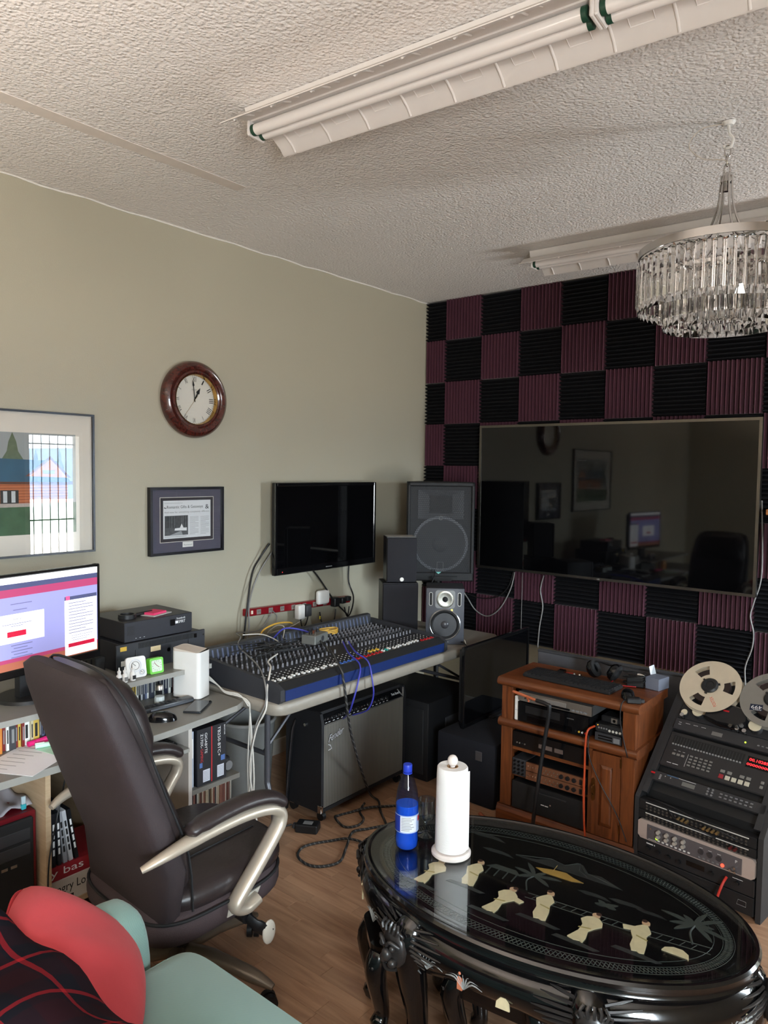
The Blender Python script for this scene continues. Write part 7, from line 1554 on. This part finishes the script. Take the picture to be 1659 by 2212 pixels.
    leafy('painted_palm', 0.44, 0.06, 9, 0.10, 4.2); leafy('painted_palm', -0.04, 0.045, 6, 0.09, 3.6); leafy('painted_shrub', 0.2, 0.01, 5, 0.04, 2.6); leafy('painted_shrub', -0.35, -0.23, 5, 0.04, 3.0)
    part('painted_trunk', GRN_, t, lambda m: m.tube(smoothpath([(0.44, 0.06, 0.4496), (0.435, 0.02, 0.4496), (0.45, -0.03, 0.4496)]), 0.003, 4).tube(smoothpath([(-0.04, 0.045, 0.4496), (-0.05, 0.01, 0.4496), (-0.03, -0.04, 0.4496)]), 0.0025, 4))
    part('painted_pavilion', GRN_, t, lambda m: m.prism([(-0.06, 0.03), (0.06, 0.03), (0.035, 0.055), (-0.035, 0.055)], 0, 0.0008, at(-0.135, -0.01)) and [m.box(-0.045+0.03*k, -0.041+0.03*k, -0.015, 0.03, 0, 0.0008, at(-0.135, -0.01)) for k in range(4)])
    fn = part('painted_fence', GRN_, t, lambda m: m.tube([(-0.02, -0.052, 0.4496), (0.28, -0.042, 0.4496), (0.50, -0.02, 0.4496)], 0.0012, 4).tube([(-0.02, -0.078, 0.4496), (0.28, -0.07, 0.4496), (0.50, -0.05, 0.4496)], 0.0012, 4) and [m.tube([(0.0+0.03*k, -0.077+0.0003*k*k*0.3, 0.4496), (0.012+0.03*k, -0.05+0.0003*k*k*0.3, 0.4496)], 0.001, 3) for k in range(16)])
    for k, (u, v, s) in enumerate(((-0.28, 0.2, 1.0), (-0.2, 0.12, 0.8), (0.15, 0.05, 0.7), (0.25, 0.06, 0.8), (0.32, 0.05, 0.6))):
        part('painted_cloud', DGP, t, lambda m: m.prism([(-0.07*s, 0), (-0.03*s, -0.012*s), (0.03*s, -0.008*s), (0.08*s, -0.012*s), (0.05*s, 0.006*s), (0.01*s, 0.014*s), (-0.04*s, 0.012*s)], 0, 0.0007, at(u, v)))
    # apron with bulge and scalloped lower edge
    LEGA = [math.radians(a) for a in (4, 62, 118, 180, 241, 296)]
    def near_leg(a): return min(abs((a-l+PI) % (2*PI)-PI) for l in LEGA)
    def apron(m):
        n = 144; prof = [(-0.035, 0.412), (-0.012, 0.40), (0.006, 0.375), (0.010, 0.35), (0.002, 0.325), (-0.02, 0.30), (-0.035, 0.293), (-0.05, 0.30), (-0.06, 0.40)]
        vs = []; fs = []; k_ = len(prof)
        for i in range(n):
            a = 2*PI*i/n; d = near_leg(a); dz = 0.045*max(0, 1-d/0.30)
            for j, (o_, z) in enumerate(prof):
                zz = z-dz*max(0, min(1, (0.40-z)/0.1)); vs.append(((TA+o_)*math.cos(a), (TB+o_)*math.sin(a), zz))
        for i in range(n):
            for j in range(k_): fs.append([i*k_+j, ((i+1) % n)*k_+j, ((i+1) % n)*k_+(j+1) % k_, i*k_+(j+1) % k_])
        m.add(vs, fs)
    part('apron', LAC, t, apron, 50)
    def surf(a, z, off=0.0):
        o_ = -0.012+0.022*math.sin(max(0, min(1, (0.405-z)/0.11))*PI)+off
        return Vector(((TA+o_)*math.cos(a), (TB+o_)*math.sin(a), z))
    def nrm(a): return Vector((math.cos(a)/TA, math.sin(a)/TB, 0)).normalized()
    for li, a in enumerate(LEGA):
        p = lambda s, z: (TA*s*math.cos(a), TB*s*math.sin(a), z)
        P = smoothpath([p(0.90, 0.405), p(0.955, 0.35), p(0.95, 0.26), p(0.91, 0.15), p(0.895, 0.08), p(0.93, 0.03), p(0.965, 0.012)], 3)
        rad = [min(0.042+0.008*i, 0.06-0.0035*max(0, i-3)) for i in range(len(P))]; rad = [max(r_, 0.034) for r_ in rad]; rad[-4:] = [0.037, 0.041, 0.039, 0.028]
        lg = part('leg', LAC, t, lambda m: m.tube(P, rad, 8), 50)
        # carved lion mask on the knee
        nv = nrm(a); tv = Vector((-nv.y, nv.x, 0)); up = Vector((0, 0, 1)); base = surf(a, 0.335, 0.024)
        A = MX(base, tv, up, nv)
        mk = MB(A @ Matrix.Diagonal((1.45, 1.45, 1.5, 1)))
        mk.ball((0, 0, 0), 0.03, 12, 8, sc=(1.15, 1.4, 0.55)); mk.ball((0, -0.008, 0.020), 0.011, 10, 6, sc=(1.1, 1.3, 1))
        for s in (-1, 1):
            mk.ball((s*0.015, 0.010, 0.018), 0.0075, 8, 6); mk.tube(smoothpath([(s*0.003, 0.014, 0.024), (s*0.014, 0.024, 0.023), (s*0.03, 0.016, 0.012)]), 0.004, 6)
            mk.ball((s*0.013, -0.022, 0.016), 0.010, 8, 6); mk.tube(smoothpath([(s*0.01, 0.034, 0.012), (s*0.02, 0.042, 0.01), (s*0.03, 0.036, 0.004), (s*0.026, 0.028, 0.004)]), 0.003, 6)
        mk.tube(smoothpath([(-0.022, -0.032, 0.013), (0, -0.038, 0.02), (0.022, -0.032, 0.013)]), 0.0036, 6)
        for q in range(5):
            mk.tube(smoothpath([(-0.02+q*0.01, 0.036, 0.014), (-0.024+q*0.012, 0.046, 0.012), (-0.018+q*0.009, 0.054, 0.006)]), 0.003, 5)
        mk.build('lion_mask', LACC, lg, 60)
        for s in (-1, 1):
            fm = MB()
            for q in range(9):
                z_ = 0.395-q*0.0125; le = 0.075+0.045*math.sin(q*0.55); k0 = 0.03
                pts = []
                for f in (0, 0.35, 0.7, 1.0):
                    da = s*(k0+le*f)/math.hypot(TA*math.sin(a), TB*math.cos(a)); pts.append(surf(a+da, z_-(0.02*(q-3)/4)*f, 0.010-0.009*f))
                fm.tube(pts, [0.0048, 0.0046, 0.004, 0.0014], 5)
            fm.build('carved_mane', LACC, lg, 60)['kind'] = 'stuff'
    # apron inlays between the front legs
    for k, a_deg in enumerate((206, 222, 262, 274, 318, 335, 344, 311, 326, 340, 352, 250)):
        a = math.radians(a_deg); A = MX(surf(a, 0.32, 0.0035), Vector((-nrm(a).y, nrm(a).x, 0)), Vector((0, 0, 1)), nrm(a))
        if k in (0, 2, 6):
            part('apron_figure', IV if k != 2 else mat('coral_inlay', (214, 130, 96), 0.5), t, lambda m: m.prism([(-0.008, -0.012), (0.008, -0.012), (0.007, 0.012), (0.009, 0.022), (0.0, 0.032), (-0.008, 0.02)], -0.002, 0.003, A).ball((0, 0.036, 0.001), 0.005, 8, 6, M=A))
        elif k in (3, 4):
            part('apron_dome', IV, t, lambda m: m.prism([(-0.02, -0.012), (0.02, -0.012), (0.018, 0.006), (0.008, 0.02), (-0.006, 0.02), (-0.018, 0.006)], -0.002, 0.003, A))
        if k in (1, 2, 4, 5, 6, 7, 8, 9, 10, 11):
            def spr(m):
                for q in range(7):
                    b_ = math.radians(20+q*24); m.tube(smoothpath([(0.012, -0.006, 0.001), (0.012+0.03*math.cos(b_), 0.02*math.sin(b_)+0.012, 0.002), (0.012+0.062*math.cos(b_), 0.03*math.sin(b_)+0.002, 0.0)], 3), [0.0024]*5+[0.0012, 0.0008], 4, M=A)
            part('apron_plant', SIL, t, spr)
    # nested stools tucked underneath
    return t, LEGA
coffee_table()
TM = T((2.276, -2.49, 0)) @ RZ(math.radians(6.34))
def stool(label, u, v, rot):
    t = thing('lacquer_stool', label, 'stool', M=TM @ T((u, v, 0)) @ RZ(rot))
    w, d = 0.15, 0.10
    part('seat', LAC, t, lambda m: m.prism(rrect(-w, w, -d, d, 0.04), 0.262, 0.282), 40)
    part('apron', LAC, t, lambda m: m.prism(rrect(-w+0.012, w-0.012, -d+0.012, d-0.012, 0.035), 0.2, 0.262), 40)
    for sx_ in (-1, 1):
        for sy in (-1, 1):
            P = smoothpath([(sx_*(w-0.03), sy*(d-0.026), 0.25), (sx_*(w-0.015), sy*(d-0.014), 0.20), (sx_*(w-0.035), sy*(d-0.03), 0.09), (sx_*(w-0.04), sy*(d-0.034), 0.045), (sx_*(w-0.022), sy*(d-0.02), 0.012)], 3)
            lg = part('leg', LAC, t, lambda m: m.tube(P, [0.034, 0.035, 0.035, 0.034, 0.032, 0.029, 0.027, 0.025, 0.024, 0.025, 0.028, 0.03, 0.02], 8), 50)
            part('carved_face', LACC, lg, lambda m: m.ball((sx_*(w-0.004), sy*(d-0.004), 0.215), 0.016, 8, 6, sc=(1, 1, 1.6)).ball((sx_*(w+0.004), sy*(d+0.002), 0.225), 0.006, 6, 5).ball((sx_*(w-0.002), sy*(d+0.008), 0.225), 0.006, 6, 5), 60)
stool('small lacquer stool tucked under the left end of the coffee table', -0.365, -0.16, 0.75)
stool('small lacquer stool tucked under the front of the coffee table', -0.03, -0.185, 0.0)
stool('small lacquer stool tucked under the right end of the coffee table', 0.355, -0.12, -0.7)

# things on the coffee table
ZG = 0.4618
def tp(u, v): return tuple(TM @ Vector((u, v, ZG)))
def blue_bottle():
    t = thing('water_bottle', 'blue plastic bottle half full of drink on the coffee table', 'bottle', tp(-0.462, -0.045), 0.5)
    sh = [(0.0005, 0.004), (0.02, 0.0015), (0.032, 0.0), (0.038, 0.008), (0.0395, 0.03), (0.038, 0.058), (0.0395, 0.062), (0.0395, 0.125), (0.038, 0.13), (0.0395, 0.14), (0.0385, 0.165), (0.034, 0.2), (0.025, 0.232), (0.0155, 0.255), (0.0135, 0.262), (0.0135, 0.272)]
    part('shell', glassy('blue_bottle_shell', (196, 212, 250)), t, lambda m: m.lathe(sh, 40), 50)
    lq = mat('blue_drink', (62, 134, 240), 0.08, trans=0.3, var=0.05)
    part('drink', lq, t, lambda m: m.lathe([(0.0005, 0.006), (0.03, 0.003), (0.0365, 0.01), (0.038, 0.03), (0.0365, 0.058), (0.038, 0.063), (0.038, 0.145), (0.0375, 0.152), (0.0005, 0.152)], 40), 50)
    part('label', mat('label_pale_blue', (170, 190, 226), 0.5), t, lambda m: m.lathe([(0.0397, 0.064), (0.0401, 0.064), (0.0401, 0.124), (0.0397, 0.124)], 40, closed=True), 40)
    def arc(m, a0, a1, z0, z1, r=0.0403):
        n = 10; vs = []; 
        for k in range(n+1):
            a = a0+(a1-a0)*k/n; vs += [(r*math.cos(a), r*math.sin(a), z0), (r*math.cos(a), r*math.sin(a), z1)]
        m.add(vs, [[2*k, 2*k+2, 2*k+3, 2*k+1] for k in range(n)])
    lb = part('label_panel', mat('label_white_paper', (226, 230, 240), 0.6), t, lambda m: arc(m, -2.0, -0.55, 0.068, 0.12)); part('label_navy', mat('label_navy', (36, 56, 150), 0.5), t, lambda m: arc(m, -3.0, -2.02, 0.066, 0.122)); part('label_red', RED, t, lambda m: arc(m, -0.35, 0.1, 0.1, 0.118))
    part('label_text', INKG, lb, lambda m: [arc(m, -1.9, -1.9+1.2*(0.6+0.4*((k*7) % 5)/5), 0.073+k*0.0052, 0.075+k*0.0052, 0.0405) for k in range(9)])
    part('cap', mat('cap_blue', (36, 62, 190), 0.4), t, lambda m: m.lathe([(0.0150, 0.262), (0.0155, 0.264), (0.0155, 0.284), (0.0145, 0.287), (0.0005, 0.287)], 28), 40); part('cap_ring', mat('cap_blue', (36, 62, 190), 0.4), t, lambda m: m.lathe([(0.0137, 0.256), (0.0158, 0.256), (0.0158, 0.2605), (0.0137, 0.2605)], 28, closed=True), 40)
blue_bottle()
t = thing('wine_glass', 'small clear stemmed glass between the blue bottle and paper towels', 'glass', tp(-0.447, 0.062))
part('glass', glassy('clear_stemware', (226, 232, 234), 2.4), t, lambda m: m.lathe([(0.0005, 0.0), (0.03, 0.0), (0.031, 0.002), (0.02, 0.005), (0.006, 0.012), (0.005, 0.04), (0.012, 0.052), (0.028, 0.062), (0.031, 0.08), (0.0305, 0.13), (0.0292, 0.13), (0.0295, 0.08), (0.026, 0.065), (0.0005, 0.055)], 40), 50)
def towels():
    t = thing('paper_towel_holder', 'roll of white paper towels on an upright white holder', 'paper towels', tp(-0.315, 0.0))
    part('base', mat('white_wood', (224, 214, 208), 0.4), t, lambda m: m.lathe([(0.0005, 0.0), (0.062, 0.0), (0.066, 0.004), (0.066, 0.012), (0.06, 0.018), (0.0005, 0.02)], 48), 40)
    part('rod', mat('white_wood', (224, 214, 208), 0.4), t, lambda m: m.cyl((0, 0, 0.018), 0.008, 0.29, 14).ball((0, 0, 0.318), 0.0175, 18, 12, sc=(1, 1, 1.1)), 50)
    PT = mat('paper_towel', (238, 236, 234), 0.9, var=0.02, bump=0.3, bscale=250)
    part('towel_roll', PT, t, lambda m: m.lathe([(0.019, 0.022), (0.053, 0.0215), (0.0545, 0.03), (0.0535, 0.15), (0.0525, 0.27), (0.051, 0.296), (0.048, 0.3), (0.019, 0.298)], 48, closed=True), 50)
    part('loose_edge', PT, t, lambda m: m.add([(0.0535*math.cos(a), 0.0535*math.sin(a), 0.024) for a in (0.2, 0.3)]+[(0.056, 0.02, 0.026), (0.054, 0.022, 0.29)]+[(0.0518*math.cos(0.2), 0.0518*math.sin(0.2), 0.29)], [(0, 2, 3, 4)]))
    part('cardboard_core', mat('kraft_core', (176, 140, 104), 0.8), t, lambda m: m.lathe([(0.017, 0.022), (0.0188, 0.022), (0.0188, 0.299), (0.017, 0.299)], 28, closed=True), 40)
towels()

# ============================================================ unseen uplighter added behind the viewer as fill
def fill_uplighter():
    t = thing('added_fill_lamp', 'added unseen brass uplighter lamp behind the sofa, for fill light', 'lamp', (1.6, -5.4, 0))
    BRS = mat('brass', (190, 150, 90), 0.2, 1.0)
    part('base', BRS, t, lambda m: m.lathe([(0.0005, 0), (0.14, 0), (0.14, 0.012), (0.03, 0.03), (0.0005, 0.03)], 32), 40); part('pole', BRS, t, lambda m: m.cyl((0, 0, 0.02), 0.012, 1.66, 14), 40)
    part('bowl', mat('dark_bowl', (60, 50, 40), 0.5), t, lambda m: m.lathe([(0.0005, 1.67), (0.06, 1.68), (0.15, 1.76), (0.19, 1.90), (0.186, 1.902), (0.146, 1.765), (0.056, 1.686), (0.0005, 1.676)], 36), 50)
    part('bulb', mat('fill_bulb_glow', (255, 214, 160), 0.5, emit=(255, 200, 140), es=30), t, lambda m: m.ball((0, 0, 1.735), 0.035, 14, 10), 60)
    l = bpy.data.lights.new('fill_light', 'POINT'); l.energy = 90; l.color = (1.0, 0.88, 0.78); l.shadow_soft_size = 0.04  # point light added to brighten and warm the ceiling
    o = bpy.data.objects.new('fill_light', l); COL.objects.link(o); o.parent = t; o.location = (0, 0, 1.815)
fill_uplighter()
